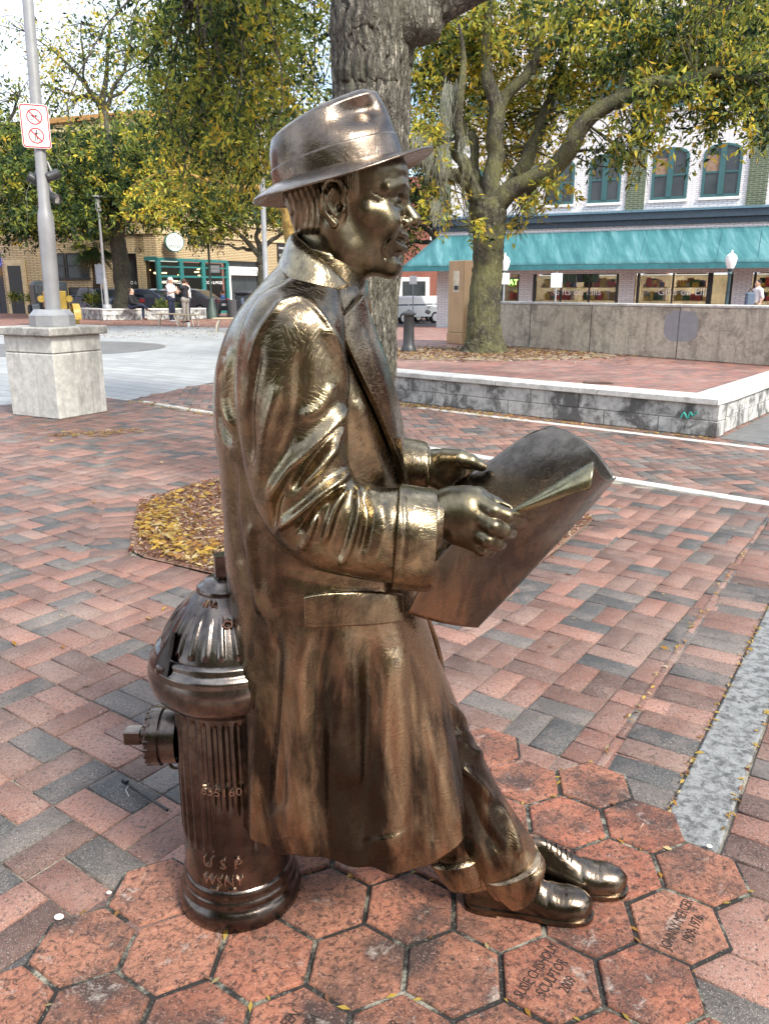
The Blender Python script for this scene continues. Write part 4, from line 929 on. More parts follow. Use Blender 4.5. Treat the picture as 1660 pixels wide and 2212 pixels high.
def far_brick_mat():
    t = NT('brick_paving_far'); v = t.pos((1, 1, 1), (0, 0, R(-42)))
    b = t.n('ShaderNodeTexBrick'); b.inputs['Scale'].default_value = 1; b.inputs['Brick Width'].default_value = 0.21; b.inputs['Row Height'].default_value = 0.105; b.inputs['Mortar Size'].default_value = 0.006
    b.inputs['Color1'].default_value = (0.30, 0.13, 0.10, 1); b.inputs['Color2'].default_value = (0.15, 0.09, 0.08, 1); b.inputs['Mortar'].default_value = (0.08, 0.06, 0.05, 1); t.l(v, b.inputs['Vector'])
    p = t.pos(); c = t.mix(b.outputs['Color'], (0.36, 0.24, 0.19), t.ramp(t.noise(p, 2.0, 6, 0.7), [(0.45, 0.0), (0.7, 0.7)])); c = t.mix(c, (0.09, 0.085, 0.08), t.ramp(t.noise(p, 5, 4, 0.6), [(0.62, 0), (0.7, 0.6)]))
    return t.done(c, 0.6, 0, t.bump(t.noise(p, 80, 3), 0.3, 0.01))
M_FARBRICK = far_brick_mat(); rp.data.materials.append(M_FARBRICK)
g_o.data.materials.clear(); g_o.data.materials.append(M_FARBRICK)
sheet('flagstone_paving', [tuple(PL1+np.array([0.03, -0.02])), tuple(pl_right), tuple(pl_right+np.array([3, -1])), (9.0, 5.0), tuple(PL1+np.array([1.2, -1.12]))], 0.0035, M_PAVE_D)
bar('kerb_line', PL1+np.array([-3.1, 2.42])*0.98+np.array([0.2, -0.32]), np.array([0.757, -0.653]), np.array([0.653, 0.757]), 6.2, 0.09, 0.0062, M_WHITEKERB)
# retaining wall
M = frame(Wa, WDn)
ret = MB().bev((0, 0, PZ), (Wl, 0.3, PZ+0.80), 0.012, M).build('retaining_wall', M_WALLC); tag(ret, 'long stained concrete retaining wall in front of the shop', 'wall')
MB().bev((-0.02, -0.012, PZ+0.80), (Wl, 0.32, PZ+0.845), 0.01, M).build('wall_top', M_CAP, ret)
for x in (1.9, 3.3, 5.0): MB().box((x, -0.003, PZ+0.01), (x+0.014, 0.004, PZ+0.795), M).build('control_joint', plain('joint_dark', (0.09, 0.085, 0.08), 0.9), ret)
M_PATCH = plain('grey_paint_patch', (0.30, 0.30, 0.315), 0.8, var=0.08, scale=9)
pc = None
def wall_x(u, v):                                       # point on the wall face
    d = at(u, v, 1.0)-CAMP; n = np.array([-WDn[1], WDn[0], 0]); t = (np.array([*Wa, 0])-CAMP)@n/(d@n); p = CAMP+d*t; return (p[:2]-Wa)@WDn, p[2]
x0, z0 = wall_x(1434, 700); x1, z1 = wall_x(1507, 700); _, zt = wall_x(1470, 672); _, zb = wall_x(1470, 738)
cx_, cz_ = (x0+x1)/2, (zt+zb)/2; rx, rz = (x1-x0)/2, (zt-zb)/2
pp = [(cx_+rx*np.sign(math.cos(a))*abs(math.cos(a))**0.55*random.uniform(0.95, 1.03), cz_+rz*np.sign(math.sin(a))*abs(math.sin(a))**0.55*random.uniform(0.95, 1.03)) for a in np.linspace(0, 2*math.pi, 28, endpoint=False)]
Vp_ = [(x, -0.003, z) for x, z in pp]+[(x, 0.01, z) for x, z in pp]; n_ = len(pp)
Vp_ = np.array(Vp_)@np.array(M.to_3x3()).T+np.array(M.translation)
obj('paint_patch', mesh('paint_patch', Vp_, [tuple(range(n_))]+[(i, (i+1) % n_, n_+(i+1) % n_, n_+i) for i in range(n_)], M_PATCH, False), ret)
# beige metal column at the wall's end
M_COLUMN = plain('brushed_gold_metal', (0.52, 0.38, 0.22), 0.38, 0.55, 0.12, 2.0)
ca = gnd(1003, 742, PZ)[:2]
colm = empty('metal_column', (ca[0], ca[1], PZ), 'beige metal information column at the end of the retaining wall', 'column'); Mc = Matrix.Rotation(math.atan2(WDn[1], WDn[0])-R(8), 4, 'Z')
MB().bev((-0.30, -0.25, 0), (0.26, 0.30, 0.22), 0.01, Mc).build('base', M_COLUMN, colm); MB().bev((-0.28, -0.24, 0.223), (0.25, 0.28, 1.62), 0.012, Mc).build('shaft', M_COLUMN, colm)
MB().box((-0.10, -0.244, 1.02), (0.10, -0.2405, 1.42), Mc).build('notice', plain('notice_paper', (0.70, 0.62, 0.46), 0.7), colm)
MB().box((-0.07, -0.2465, 1.06), (0.07, -0.2445, 1.14), Mc).build('notice_band', plain('notice_ink', (0.05, 0.05, 0.06), 0.7), colm)

# tree pit in the brick field
M_MULCH = joint_mat('mulch', (0.15, 0.075, 0.05), (0.30, 0.18, 0.125), 0.4, 0.62)
NP = 44; rr = np.linspace(0, 1, 12)[:, None]; aa = np.arange(NP)*2*math.pi/NP
bd = np.array([[PITR/max(math.cos(((a-R(194)+R(22.5)) % R(45))-R(22.5)), 1e-3)*1.0] for a in aa])[:, 0]
VM = np.stack([PIT[0]+rr*bd*np.cos(aa), PIT[1]+rr*bd*np.sin(aa), 0.010+0.05*(1-rr)**1.5+0*aa+0.006*np.sin(rr*40+aa*7)*(rr < 0.98)*(rr > 0)], -1)
mul = obj('tree_pit', mesh('tree_pit', VM, gridF(12, NP, True), M_MULCH)); tag(mul, kind='structure')

# ================================================================== BUILDINGS
class Fac:
    def __init__(s, P0, d):
        s.P = np.array([P0[0], P0[1], 0.0]); s.d = np.array([d[0], d[1], 0.0])/math.hypot(*d); n = np.array([s.d[1], -s.d[0], 0.0])
        s.n = n if n@(CAMP-s.P) > 0 else -n
    def hit(s, u, v, out=0.0):
        r = at(u, v, 1.0)-CAMP; t = (s.P+s.n*out-CAMP)@s.n/(r@s.n); p = CAMP+r*t; return (p-s.P)@s.d, p[2]
    def box(s, x0, x1, z0, z1, o0, o1, mb=None):
        mb = mb or MB(); V = []
        for z in (z0, z1):
            for x, o in ((x0, o0), (x1, o0), (x1, o1), (x0, o1)): V.append(s.P+s.d*x+s.n*o+np.array([0, 0, z]))
        F = [(0, 3, 2, 1), (4, 5, 6, 7), (0, 1, 5, 4), (1, 2, 6, 5), (2, 3, 7, 6), (3, 0, 4, 7)]
        if np.cross(s.d, s.n)[2] < 0: F = [f[::-1] for f in F]
        return mb.add(V, F)
    def rect(s, u0, v0, u1, v1, out=0.0):
        vm = (v0+v1)/2; um = (u0+u1)/2; x0 = s.hit(u0, vm, out)[0]; x1 = s.hit(u1, vm, out)[0]; z1 = s.hit(um, v0, out)[1]; z0 = s.hit(um, v1, out)[1]
        return min(x0, x1), max(x0, x1), z0, z1
    def text(s, str_, x, z, size, mat, parent, out=0.05, ext=0.01, flip=False):
        me = text_mesh(str_, size, ext); me.materials.append(mat); n = len(me.vertices); co = np.empty(n*3, np.float32); me.vertices.foreach_get('co', co); co = co.reshape(-1, 3)
        sg = 1 if s.d[0] > 0 else -1
        P = s.P+s.d*(x+sg*co[:, :1])+np.array([0, 0, 1.0])*(z+co[:, 1:2])+s.n*(out+co[:, 2:3])
        me.vertices.foreach_set('co', P.astype(np.float32).ravel()); me.update(); return obj('lettering', me, parent, True)
def glass_mat(name, tint=(0.9, 0.95, 0.95), refl=0.25):
    m = bpy.data.materials.new(name); m.use_nodes = True; t = m.node_tree; t.nodes.clear()
    o = t.nodes.new('ShaderNodeOutputMaterial'); a = t.nodes.new('ShaderNodeBsdfTransparent'); g = t.nodes.new('ShaderNodeBsdfGlossy'); x = t.nodes.new('ShaderNodeMixShader')
    lw = t.nodes.new('ShaderNodeFresnel'); lw.inputs['IOR'].default_value = 1.0+refl*3
    a.inputs[0].default_value = (*tint, 1); g.inputs['Roughness'].default_value = 0.03; t.links.new(lw.outputs[0], x.inputs[0])
    t.links.new(a.outputs[0], x.inputs[1]); t.links.new(g.outputs[0], x.inputs[2]); t.links.new(x.outputs[0], o.inputs[0]); return m
M_GLASS = glass_mat('window_glass', (0.86, 0.88, 0.88), 0.07)
M_PANE = plain('dark_window_glass', (0.045, 0.055, 0.06), 0.08, 0.0, 0.3, 0.8, Specular_IOR_Level=0.35)
def banded_brick(name, c0, c1, mort, bw, rh, ms):
    t = NT(name); tc = t.n('ShaderNodeNewGeometry'); s = t.n('ShaderNodeSeparateXYZ'); t.l(tc.outputs['Position'], s.inputs[0]); cb = t.n('ShaderNodeCombineXYZ')
    t.l(t.math('ADD', s.outputs['X'], t.math('MULTIPLY', s.outputs['Y'], 0.6)), cb.inputs['X']); t.l(s.outputs['Z'], cb.inputs['Y'])
    b = t.n('ShaderNodeTexBrick'); b.inputs['Scale'].default_value = 1; b.inputs['Brick Width'].default_value = bw; b.inputs['Row Height'].default_value = rh; b.inputs['Mortar Size'].default_value = ms; b.inputs['Mortar Smooth'].default_value = 0.3
    for k, c in (('Color1', c0), ('Color2', c1), ('Mortar', mort)): b.inputs[k].default_value = (*c, 1)
    t.l(cb.outputs[0], b.inputs['Vector']); p = t.pos()
    c = t.mix(b.outputs['Color'], tuple(x*0.6 for x in c0), t.ramp(t.noise(p, 0.9, 7, 0.7), [(0.5, 0.0), (0.75, 0.6)]))
    return t.done(c, 0.75, 0, t.bump(b.outputs['Fac'], 0.6, -0.02))
M_TAN = banded_brick('tan_roman_brick', (0.60, 0.48, 0.28), (0.52, 0.40, 0.22), (0.17, 0.12, 0.07), 0.42, 0.095, 0.020)
M_TANTRIM = plain('tan_stone_trim', (0.58, 0.46, 0.27), 0.7, var=0.15, scale=3)
M_WBRICK = banded_brick('white_painted_brick', (0.80, 0.79, 0.78), (0.70, 0.70, 0.71), (0.42, 0.42, 0.44), 0.22, 0.078, 0.011)
M_GREENT = banded_brick('green_glazed_brick', (0.075, 0.115, 0.06), (0.045, 0.075, 0.04), (0.20, 0.21, 0.16), 0.22, 0.078, 0.014)
M_REDB = banded_brick('red_brick', (0.33, 0.10, 0.065), (0.26, 0.08, 0.05), (0.24, 0.15, 0.12), 0.22, 0.075, 0.012)
M_TEAL = plain('teal_paint', (0.02, 0.155, 0.15), 0.45, var=0.15); M_TEALW = plain('teal_window_paint', (0.03, 0.105, 0.11), 0.5, var=0.12)
M_NAVY = plain('dark_cornice_paint', (0.035, 0.06, 0.085), 0.5, var=0.2); M_BLACKF = plain('black_frame', (0.015, 0.016, 0.018), 0.4)
M_WHITEP = plain('white_paint', (0.78, 0.78, 0.75), 0.5, var=0.06)
def lamp_mat(name, c, e):
    t = NT(name); return t.done(c, 0.5, 0, None, Emission_Color=(*c, 1), Emission_Strength=e)
M_WARM = lamp_mat('warm_lamp_glow', (1.0, 0.84, 0.60), 5.0); M_CAFELAMP = lamp_mat('amber_lamp_glow', (1.0, 0.62, 0.25), 1.6); M_ATM = lamp_mat('green_neon', (0.25, 0.95, 0.12), 2.2); M_BLUESIGN = lamp_mat('blue_lit_sign', (0.12, 0.16, 0.85), 1.2)
M_LETW = plain('white_lettering', (0.85, 0.86, 0.84), 0.5, var=0.03)

# --- white brick shop on the right
P0 = at(1400, 600, 35.0)[:2]; WF = Fac(P0, (0.898, -0.439))
wb = empty('shop_building', (P0[0], P0[1], 0), 'white painted brick building with teal awning and green tiled pilasters', 'building')
xl = WF.hit(946, 600)[0]; xr = WF.hit(1660, 600)[0]+16.0
z_aw = WF.hit(1200, 584)[1]; z_top = 13.0; zc0 = WF.hit(1400, 487)[1]; zc1 = WF.hit(1400, 459)[1]
up = WF.box(xl, xr, z_aw-0.15, z_top, -0.35, 0.0); wall_o = up.build('wall', M_WBRICK, wb, world=True)
bk = MB(); WF.box(xl, xl+0.35, -1.2, z_top, -9.0, -0.352, bk); bk.build('side_wall', M_WBRICK, wb, world=True)
bk = MB(); WF.box(xl, xr, z_top-0.3, z_top-0.05, -9, -0.352, bk); bk.build('roof', M_NAVY, wb, world=True)
WF.box(xl-0.10, xr, zc0, zc0+(zc1-zc0)*0.45, 0.0, 0.10).build('cornice_band', M_NAVY, wb, world=True)
WF.box(xl-0.22, xr, zc0+(zc1-zc0)*0.45+0.004, zc1, 0.0, 0.24).build('cornice', M_NAVY, wb, world=True)
WF.box(xl-0.28, xr, zc1+0.003, zc1+0.09, 0.0, 0.30).build('cornice_top', plain('cornice_edge', (0.10, 0.19, 0.25), 0.45), wb, world=True)
def arched(F, u0, v0, u1, v1, parent, arch=0.34, teal=M_TEALW):
    x0, x1, z0, z1 = F.rect(u0, v0, u1, v1); n = 10; xc = (x0+x1)/2; hw = (x1-x0)/2
    def outline(e): return [(x0+e, z0+e)]+[(x1-e, z0+e)]+[(xc+(hw-e)*math.cos(a), z1-arch-e*0.4+(arch-e*0.3)*math.sin(a)) for a in np.linspace(0, math.pi, n)]
    O, I = outline(0.0), outline(0.11); V = []; k = len(O)
    for pts, o in ((O, 0.05), (I, 0.05), (I, -0.03), (O, -0.02)): V += [F.P+F.d*x+F.n*o+np.array([0, 0, z]) for x, z in pts]
    Fs = [(r*k+i, r*k+(i+1) % k, ((r+1) % 4)*k+(i+1) % k, ((r+1) % 4)*k+i) for r in range(4) for i in range(k)]
    w = obj('window', mesh('window', np.array(V), Fs, teal, False), parent, True)
    V = [F.P+F.d*x+F.n*0.012+np.array([0, 0, z]) for x, z in I]; obj('pane', mesh('pane', np.array(V), [tuple(range(k))], M_PANE, False), w)
    F.box(xc-0.11, xc+0.11, z0+0.1, z1-0.06, 0.0, 0.07).build('mullion', teal, w)
    zm = z0+(z1-z0)*0.47
    for a, b in ((x0+0.1, xc-0.112), (xc+0.112, x1-0.1)):
        F.box(a, b, zm-0.035, zm+0.035, 0.01, 0.045).build('meeting_rail', teal, w)
    if random.random() < 0.5:
        F.box(x0+0.12, xc-0.12, zm+0.04, z1-arch*1.2, 0.013, 0.016).build('blind', plain('brown_blind', (0.26, 0.17, 0.11), 0.7), w)
    F.box(x0-0.06, x1+0.06, z0-0.10, z0-0.003, 0.0, 0.09).build('sill', M_WHITEP, w)
for q in ((1180, 343, 1240, 442), (1272, 332, 1341, 438), (1408, 318, 1486, 431), (1517, 309, 1601, 425), (1010, 365, 1062, 452), (1690, 296, 1782, 412)): arched(WF, *q, wb)
for q in ((1184, 150, 1244, 240), (1278, 138, 1348, 237), (1416, 122, 1494, 232), (1528, 112, 1614, 228), (1014, 168, 1066, 255), (1705, 95, 1800, 215)): arched(WF, *q, wb)
for u0, u1 in ((1353, 1393), (1613, 1656), (1130, 1160), (950, 974)):
    x0, x1 = WF.hit(u0, 400)[0], WF.hit(u1, 400)[0]; WF.box(x0, x1, zc1+0.1, z_top-1.2, 0.0, 0.07).build('pilaster', M_GREENT, wb, world=True)
# shopfront under the awning
def pier(u0, u1): x0, x1 = WF.hit(u0, 620)[0], WF.hit(u1, 620)[0]; WF.box(x0, x1, -1.2, z_aw-0.152, -0.35, 0.0).build('pier', M_WBRICK, wb, world=True)
for q in ((943, 968), (1120, 1149), (1336, 1369), (1581, 1622)): pier(*q)
room = MB(); WF.box(xl+0.4, xr, -1.0, z_aw-0.16, -4.6, -4.5, room); room.build('back_wall', plain('shop_cream_wall', (0.30, 0.28, 0.23), 0.8, var=0.3, scale=1.5), wb, world=True)
WF.box(xl+0.4, xr, -0.65, -0.6, -4.5, -0.36).build('shop_floor', plain('shop_floor', (0.22, 0.17, 0.12), 0.5), wb, world=True)
WF.box(xl+0.4, xr, z_aw+0.1, z_aw+0.2, -4.5, -0.36).build('shop_ceiling', plain('shop_ceiling', (0.7, 0.66, 0.55), 0.8), wb, world=True)
for u in (1100, 1180, 1230, 1300, 1410, 1450, 1500, 1555, 1640, 1720):
    x = WF.hit(u, 600)[0]
    for o in (-1.2, -3.0): WF.box(x-0.45, x+0.45, z_aw-0.02, z_aw+0.05, o-0.18, o+0.18).build('ceiling_lamp', M_WARM, wb, world=True)
goods_cols = [(0.5, 0.06, 0.05), (0.65, 0.45, 0.08), (0.06, 0.16, 0.07), (0.02, 0.02, 0.025), (0.55, 0.5, 0.42), (0.5, 0.28, 0.1), (0.1, 0.12, 0.3), (0.62, 0.3, 0.25), (0.35, 0.22, 0.1)]
GM = [plain('goods_%s' % n, c, 0.6, var=0.3, scale=9) for n, c in zip('red yellow green black cream orange blue pink brown'.split(), goods_cols)]
bays = [(1080, 1120), (1150, 1240), (1241, 1333), (1373, 1440), (1441, 1530), (1624, 1700)]
for u0, u1 in bays:
    x0, x1 = WF.hit(u0, 620)[0], WF.hit(u1, 620)[0]
    for z in (0.95, 1.5, 2.05): WF.box(x0+0.1, x1-0.1, z-0.03, z, -1.25, -0.8).build('shelf', GM[8], wb, world=True)
    for gi in range(len(GM)):
        mbx = MB(); k = 0
        for z, hh in ((0.95, 0.4), (1.5, 0.4), (2.05, 0.5)):
            for _ in range(3):
                if random.random() < 0.7:
                    xx = random.uniform(x0+0.15, x1-0.45); w_ = random.uniform(0.12, 0.36); h_ = random.uniform(0.12, hh); WF.box(xx, xx+w_, z+0.002, z+h_, -1.2+0.012*gi, -0.85-0.012*gi, mbx); k += 1
        if k: tag(mbx.build('goods', GM[gi], wb, world=True), kind='stuff')
for u in (1212, 1229, 1246, 1262, 1278):                 # T-shirts hung in the window
    x = WF.hit(u, 600)[0]; V = [(-.26, .1), (-.17, .3), (-.07, .34), (.07, .34), (.17, .3), (.26, .1), (.17, .05), (.16, -.32), (-.16, -.32), (-.17, .05)]
    b = MB(); P_ = [WF.P+WF.d*(x+a)+WF.n*o+np.array([0, 0, 2.02+c]) for o in (-0.55, -0.61) for a, c in V]; n_ = len(V)
    b.add(P_, [tuple(range(n_)), tuple(range(n_, 2*n_))[::-1]]+[(i, n_+i, n_+(i+1) % n_, (i+1) % n_) for i in range(n_)]); b.build('shirt', GM[random.choice([2, 3, 4, 3, 2])], wb, world=True)
for u0, u1, split in ((1080, 1120, 1), (1150, 1333, 3), (1373, 1531, 2), (1531, 1580, 1), (1624, 1760, 2)):
    x0, x1 = WF.hit(u0, 620)[0], WF.hit(u1, 620)[0]
    win = MB(); fr = 0.10
    WF.box(x0, x0+fr, -1.0, z_aw-0.152, -0.25, -0.10, win); WF.box(x1-fr, x1, -1.0, z_aw-0.152, -0.25, -0.10, win); WF.box(x0+fr, x1-fr, 0.30, 0.42, -0.25, -0.10, win)
    wo = win.build('shop_window' if split != 1 or u0 < 1200 else 'shop_door', M_BLACKF, wb, world=True)
    for k in range(1, split): xx = x0+(x1-x0)*k/split; WF.box(xx-0.035, xx+0.035, 0.42, z_aw-0.152, -0.24, -0.11).build('mullion', M_BLACKF, wo)
    for k in range(split):
        a, b_ = x0+(x1-x0)*k/split+0.1, x0+(x1-x0)*(k+1)/split-0.1
        if u0 == 1531: WF.box(a, b_, 2.15, 2.32, -0.24, -0.11).build('transom', M_BLACKF, wo); 
        WF.box(a, b_, 0.42, z_aw-0.155, -0.172, -0.166).build('pane', M_GLASS, wo)
for u in (1243, 1475): x, z = WF.hit(u, 631); WF.text('Gifts on Ellis', x, z, 0.42, M_LETW, wb, -0.155, 0.003)
x, z = WF.hit(1110, 610); WF.text('ATM', x, z, 0.34, M_ATM, wb, -0.30, 0.01)
# awning with hipped end
za1 = WF.hit(1300, 500)[1]; OUT = 1.75; zb1 = WF.hit(1300, 571, OUT)[1]; xtl = WF.hit(947, 505)[0]; xbl = WF.hit(868, 572, OUT)[0]
tA = NT('teal_awning_canvas'); vA = tA.pos((3.2, 0.5, 0.5), (0, 0, R(26))); cA = tA.ramp(tA.noise(vA, 1.0, 6, 0.65, 0.3), [(0.32, (0.02, 0.11, 0.125)), (0.5, (0.045, 0.17, 0.185)), (0.68, (0.12, 0.27, 0.29))])
M_AWN = tA.done(tA.mix(cA, (0.05, 0.2, 0.22), tA.ramp(tA.noise(tA.pos(), 5, 5, 0.7), [(0.56, 0.0), (0.75, 0.5)])), 0.6, 0, tA.bump(tA.noise(tA.pos(), 14, 3), 0.3, 0.03))
aw = empty('shop_awning', tuple(WF.P+WF.d*xl+np.array([0, 0, zb1])), 'long faded teal canvas awning over the gift shop windows', 'awning')
PW = lambda x, o, z: WF.P+WF.d*x+WF.n*o+np.array([0, 0, z])
nx_ = 96; V = []; xs = np.linspace(0, 1, nx_)
for r in range(7):
    t = r/6; o = 0.05+(OUT-0.05)*t; z = za1+(zb1-za1)*t; xl_ = xtl+(xbl-xtl)*t
    for q in xs: x = xl_+(xr-xl_)*q; V.append(PW(x, o, z-0.05*math.sin(math.pi*t)*abs(math.sin(x*math.pi/1.5))))
cv = obj('canvas', mesh('canvas', np.array(V), gridF(7, nx_), M_AWN), aw, True); sm = cv.modifiers.new('thickness', 'SOLIDIFY'); sm.thickness = 0.02
V = [PW(xtl, 0.05, za1), PW(xtl, -3.5, za1), PW(xbl, -3.5, zb1), PW(xbl, OUT, zb1)]; ev = obj('end_canvas', mesh('end_canvas', np.array(V), [(0, 1, 2, 3)], M_AWN, False), aw, True); sm = ev.modifiers.new('thickness', 'SOLIDIFY'); sm.thickness = 0.02
x = xtl+0.7
while x < xr-1: MB().tube([PW(x, 0.06, za1+0.012), PW(x-0.12*(x < xtl+1.2), OUT, zb1+0.012)], 0.018, 6).build('seam', M_AWN, aw, world=True); x += 1.45
M_VAL = plain('teal_awning_valance', (0.03, 0.16, 0.18), 0.62, var=0.2, scale=2)
x = xbl; 
while x < xr: WF.box(x+0.01, min(x+1.45, xr), zb1-0.20, zb1-0.003, OUT-0.02, OUT+0.005).build('valance', M_VAL, aw, world=True); x += 1.45

# --- tan brick cafe building on the left
Cc = at(342, 600, 46.0)[:2]; RF = Fac(Cc, (0.505, 0.863)); LF = Fac(Cc, (-0.932, 0.362))
cb = empty('cafe_building', (Cc[0], Cc[1], 0), 'tan banded brick corner building with a teal cafe shopfront', 'building')
LLEN, RLEN, TOP = 11.2, 18.0, LF.hit(175, 262)[1]
zs = RF.hit(420, 559.5)[1]                              # head of the shopfront
a0, a1, a2 = Cc, Cc+RF.d[:2]*RLEN, Cc+LF.d[:2]*LLEN
def wallbox(F, x0, x1, z0, z1, name='wall', o0=-0.4, o1=0.0, mat=None): return F.box(x0, x1, z0, z1, o0, o1).build(name, mat or M_TAN, cb, world=True)
xs1 = RF.hit(493, 600)[0]; xT = RF.hit(562, 600)[0]
wallbox(RF, 0, RLEN, zs, TOP); wallbox(LF, 0.0, LLEN, 4.4, TOP-0.01); wallbox(RF, xT+0.2, RLEN, 0, zs-0.003)
bk = MB(); bk.prism([tuple(Cc+RF.d[:2]*0.5+LF.d[:2]*0.5), tuple(a1+LF.d[:2]*0.5), tuple(a1+LF.d[:2]*8), tuple(a2+RF.d[:2]*8), tuple(a2+RF.d[:2]*0.5)], TOP-0.6, TOP-0.3); bk.build('roof', M_NAVY, cb, world=True)
xw = LF.hit(298, 600)[0]; xw2 = LF.hit(272, 600)[0]; xa, xb = LF.hit(262, 600)[0], LF.hit(262, 600)[0]
wallbox(LF, xw2, LLEN, -0.1, 4.397); wallbox(LF, xw-0.55, xw, -0.1, 4.397, 'pier')
LF.box(0.3, xw2, 3.35, 4.397, -0.4, 0.0).build('spandrel', M_TAN, cb, world=True); LF.box(xw, xw2, -0.1, 3.34, -0.3, -0.25).build('side_window_pane', M_PANE, cb, world=True)
LF.text('COCO & MOSS', (xw+xw2)/2, 1.75, 0.26, M_LETW, cb, -0.22, 0.004)
for F, L in ((RF, RLEN), (LF, LLEN)):
    print('TOP', TOP)
    for z in (4.35, 5.15, TOP-0.5): F.box(0, L, z, z+0.20, 0.0, 0.10).build('stone_course', M_TANTRIM, cb, world=True)
    F.box(0, L, TOP, TOP+0.25, -0.4, 0.16).build('parapet_cap', plain('orange_brick_cap', (0.42, 0.22, 0.07), 0.7), cb, world=True)
def sash(F, x, z0, w, h, mat=M_TEAL):
    b = MB(); F.box(x-w/2, x-w/2+0.09, z0, z0+h, 0.0, 0.06, b); F.box(x+w/2-0.09, x+w/2, z0, z0+h, 0.0, 0.06, b); F.box(x-w/2+0.09, x+w/2-0.09, z0+h-0.09, z0+h, 0.0, 0.06, b); F.box(x-w/2+0.09, x+w/2-0.09, z0+h*0.5-0.04, z0+h*0.5+0.04, 0.0, 0.055, b); F.box(x-w/2-0.05, x+w/2+0.05, z0-0.12, z0-0.003, 0.0, 0.12, b)
    o = b.build('window', mat, cb, world=True); F.box(x-w/2+0.09, x+w/2-0.09, z0+0.002, z0+h-0.09, -0.001, 0.02).build('pane', M_PANE, o); return o
for x in (1.6, 4.2, 6.8, 9.4): sash(LF, x, 5.6, 1.2, 2.0)
for x in (1.5, 4.0, 6.5, 9.0, 11.5, 14.0): sash(RF, x, 5.6, 1.2, 2.0)
for x, z0, w, h in ((LF.hit(127, 575)[0], 2.05, 1.0, 1.35), (LF.hit(168, 575)[0], 2.05, 1.6, 1.35), (LF.hit(170, 615)[0], 0.2, 1.6, 1.3), (LF.hit(228, 615)[0], 0.2, 1.0, 1.3)): sash(LF, x, z0, w, h, M_BLACKF)
xd = LF.hit(37, 600)[0]; dr_ = LF.box(xd-0.75, xd+0.75, -0.1, 3.1, 0.0, 0.14).build('doorway', M_TANTRIM, cb, world=True); LF.box(xd-0.5, xd+0.5, -0.1, 2.75, 0.141, 0.16).build('door', M_BLACKF, dr_)
# teal shopfront
V0 = -0.1; posts = [RF.hit(u, 600)[0] for u in (344, 393, 440, 492)]
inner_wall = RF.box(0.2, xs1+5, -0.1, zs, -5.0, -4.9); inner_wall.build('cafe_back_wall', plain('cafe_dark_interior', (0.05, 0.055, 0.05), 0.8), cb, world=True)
sf = RF.box(0.0, xs1, zs-0.16, zs-0.004, -0.12, 0.05).build('shopfront', M_TEAL, cb, world=True)
for x in [0.0]+posts[1:]: RF.box(x-0.14 if x > 0 else -0.05, x+0.14 if x > 0 else 0.22, V0, zs-0.165, -0.12, 0.045).build('post', M_TEAL, sf)
for (xa_, xb_) in zip([0.22]+[p+0.14 for p in posts[1:-1]], [p-0.14 for p in posts[1:]]):
    RF.box(xa_, xb_, 2.05, 2.16, -0.1, 0.03).build('transom_rail', M_TEAL, sf); RF.box(xa_, xb_, 2.58, 2.66, -0.1, 0.03).build('glazing_bar', M_TEAL, sf); RF.box(xa_, xb_, V0, 0.55, -0.1, 0.03).build('stall_riser', M_TEAL, sf); RF.box(xa_, xb_, 0.56, zs-0.165, -0.05, -0.045).build('pane', M_GLASS, sf)
    for _ in range(4): x = random.uniform(xa_+0.2, xb_-0.2); z = random.uniform(1.75, 2.6); o_ = random.uniform(-3, -0.8); RF.box(x-0.10, x+0.10, z-0.035, z+0.035, o_-0.1, o_+0.1).build('cafe_lamp', M_CAFELAMP, cb, world=True)
for u in (370, 460): x = RF.hit(u, 612)[0]; RF.text('COCO & MOSS', x, 1.78, 0.25, M_LETW, cb, 0.01, 0.004)
dx0, dx1 = posts[2]+0.25, posts[2]+1.15
# left bay of the cafe (round corner onto the left street)
LF.box(0.05, xw-0.56, 0.5, 3.2, -0.1, -0.06).build('pane', M_GLASS, cb, world=True); LF.box(0.0, xw-0.555, zs-0.16, zs+0.05, -0.12, 0.03).build('shopfront_head', M_TEAL, cb, world=True); LF.box(0.0, xw-0.555, zs+0.052, 4.397, -0.39, 0.004).build('spandrel', M_TAN, cb, world=True); LF.box(0.05, xw-0.56, -0.1, 0.5, -0.12, 0.02).build('stall_riser', M_TEAL, cb, world=True)
# white-fronted neighbour
RF.box(xs1+0.02, xT+0.2, 2.25, 2.75, -0.05, 0.10).build('fascia_board', M_WHITEP, cb, world=True); RF.box(xs1+0.02, xs1+0.16, -0.1, 2.25, -0.05, 0.08).build('white_post', M_WHITEP, cb, world=True); RF.box(xs1+0.17, xT+0.2, -0.1, 2.25, -0.3, -0.25).build('pane', M_PANE, cb, world=True); RF.box(xs1+0.02, xT+0.2, 2.755, zs-0.003, -0.3, -0.25).build('pane', M_PANE, cb, world=True)
x, z = RF.hit(549, 588); RF.text('T E', x, z, 0.36, M_BLACKF, cb, 0.105, 0.004)
x, z = RF.hit(606, 545); RF.box(x-0.4, x+0.4, z-0.6, z+0.6, 0.0, 0.1).build('wall_sign', M_BLACKF, cb, world=True); RF.text('TUNNEL', x, z+0.25, 0.2, M_LETW, cb, 0.11, 0.003); RF.text('COFFEE', x, z-0.2, 0.2, M_LETW, cb, 0.11, 0.003)
x, z = RF.hit(410, 525); RF.text('COCO & MOSS', x+1.3, z, 0.46, M_BLACKF, cb, 0.08, 0.03)
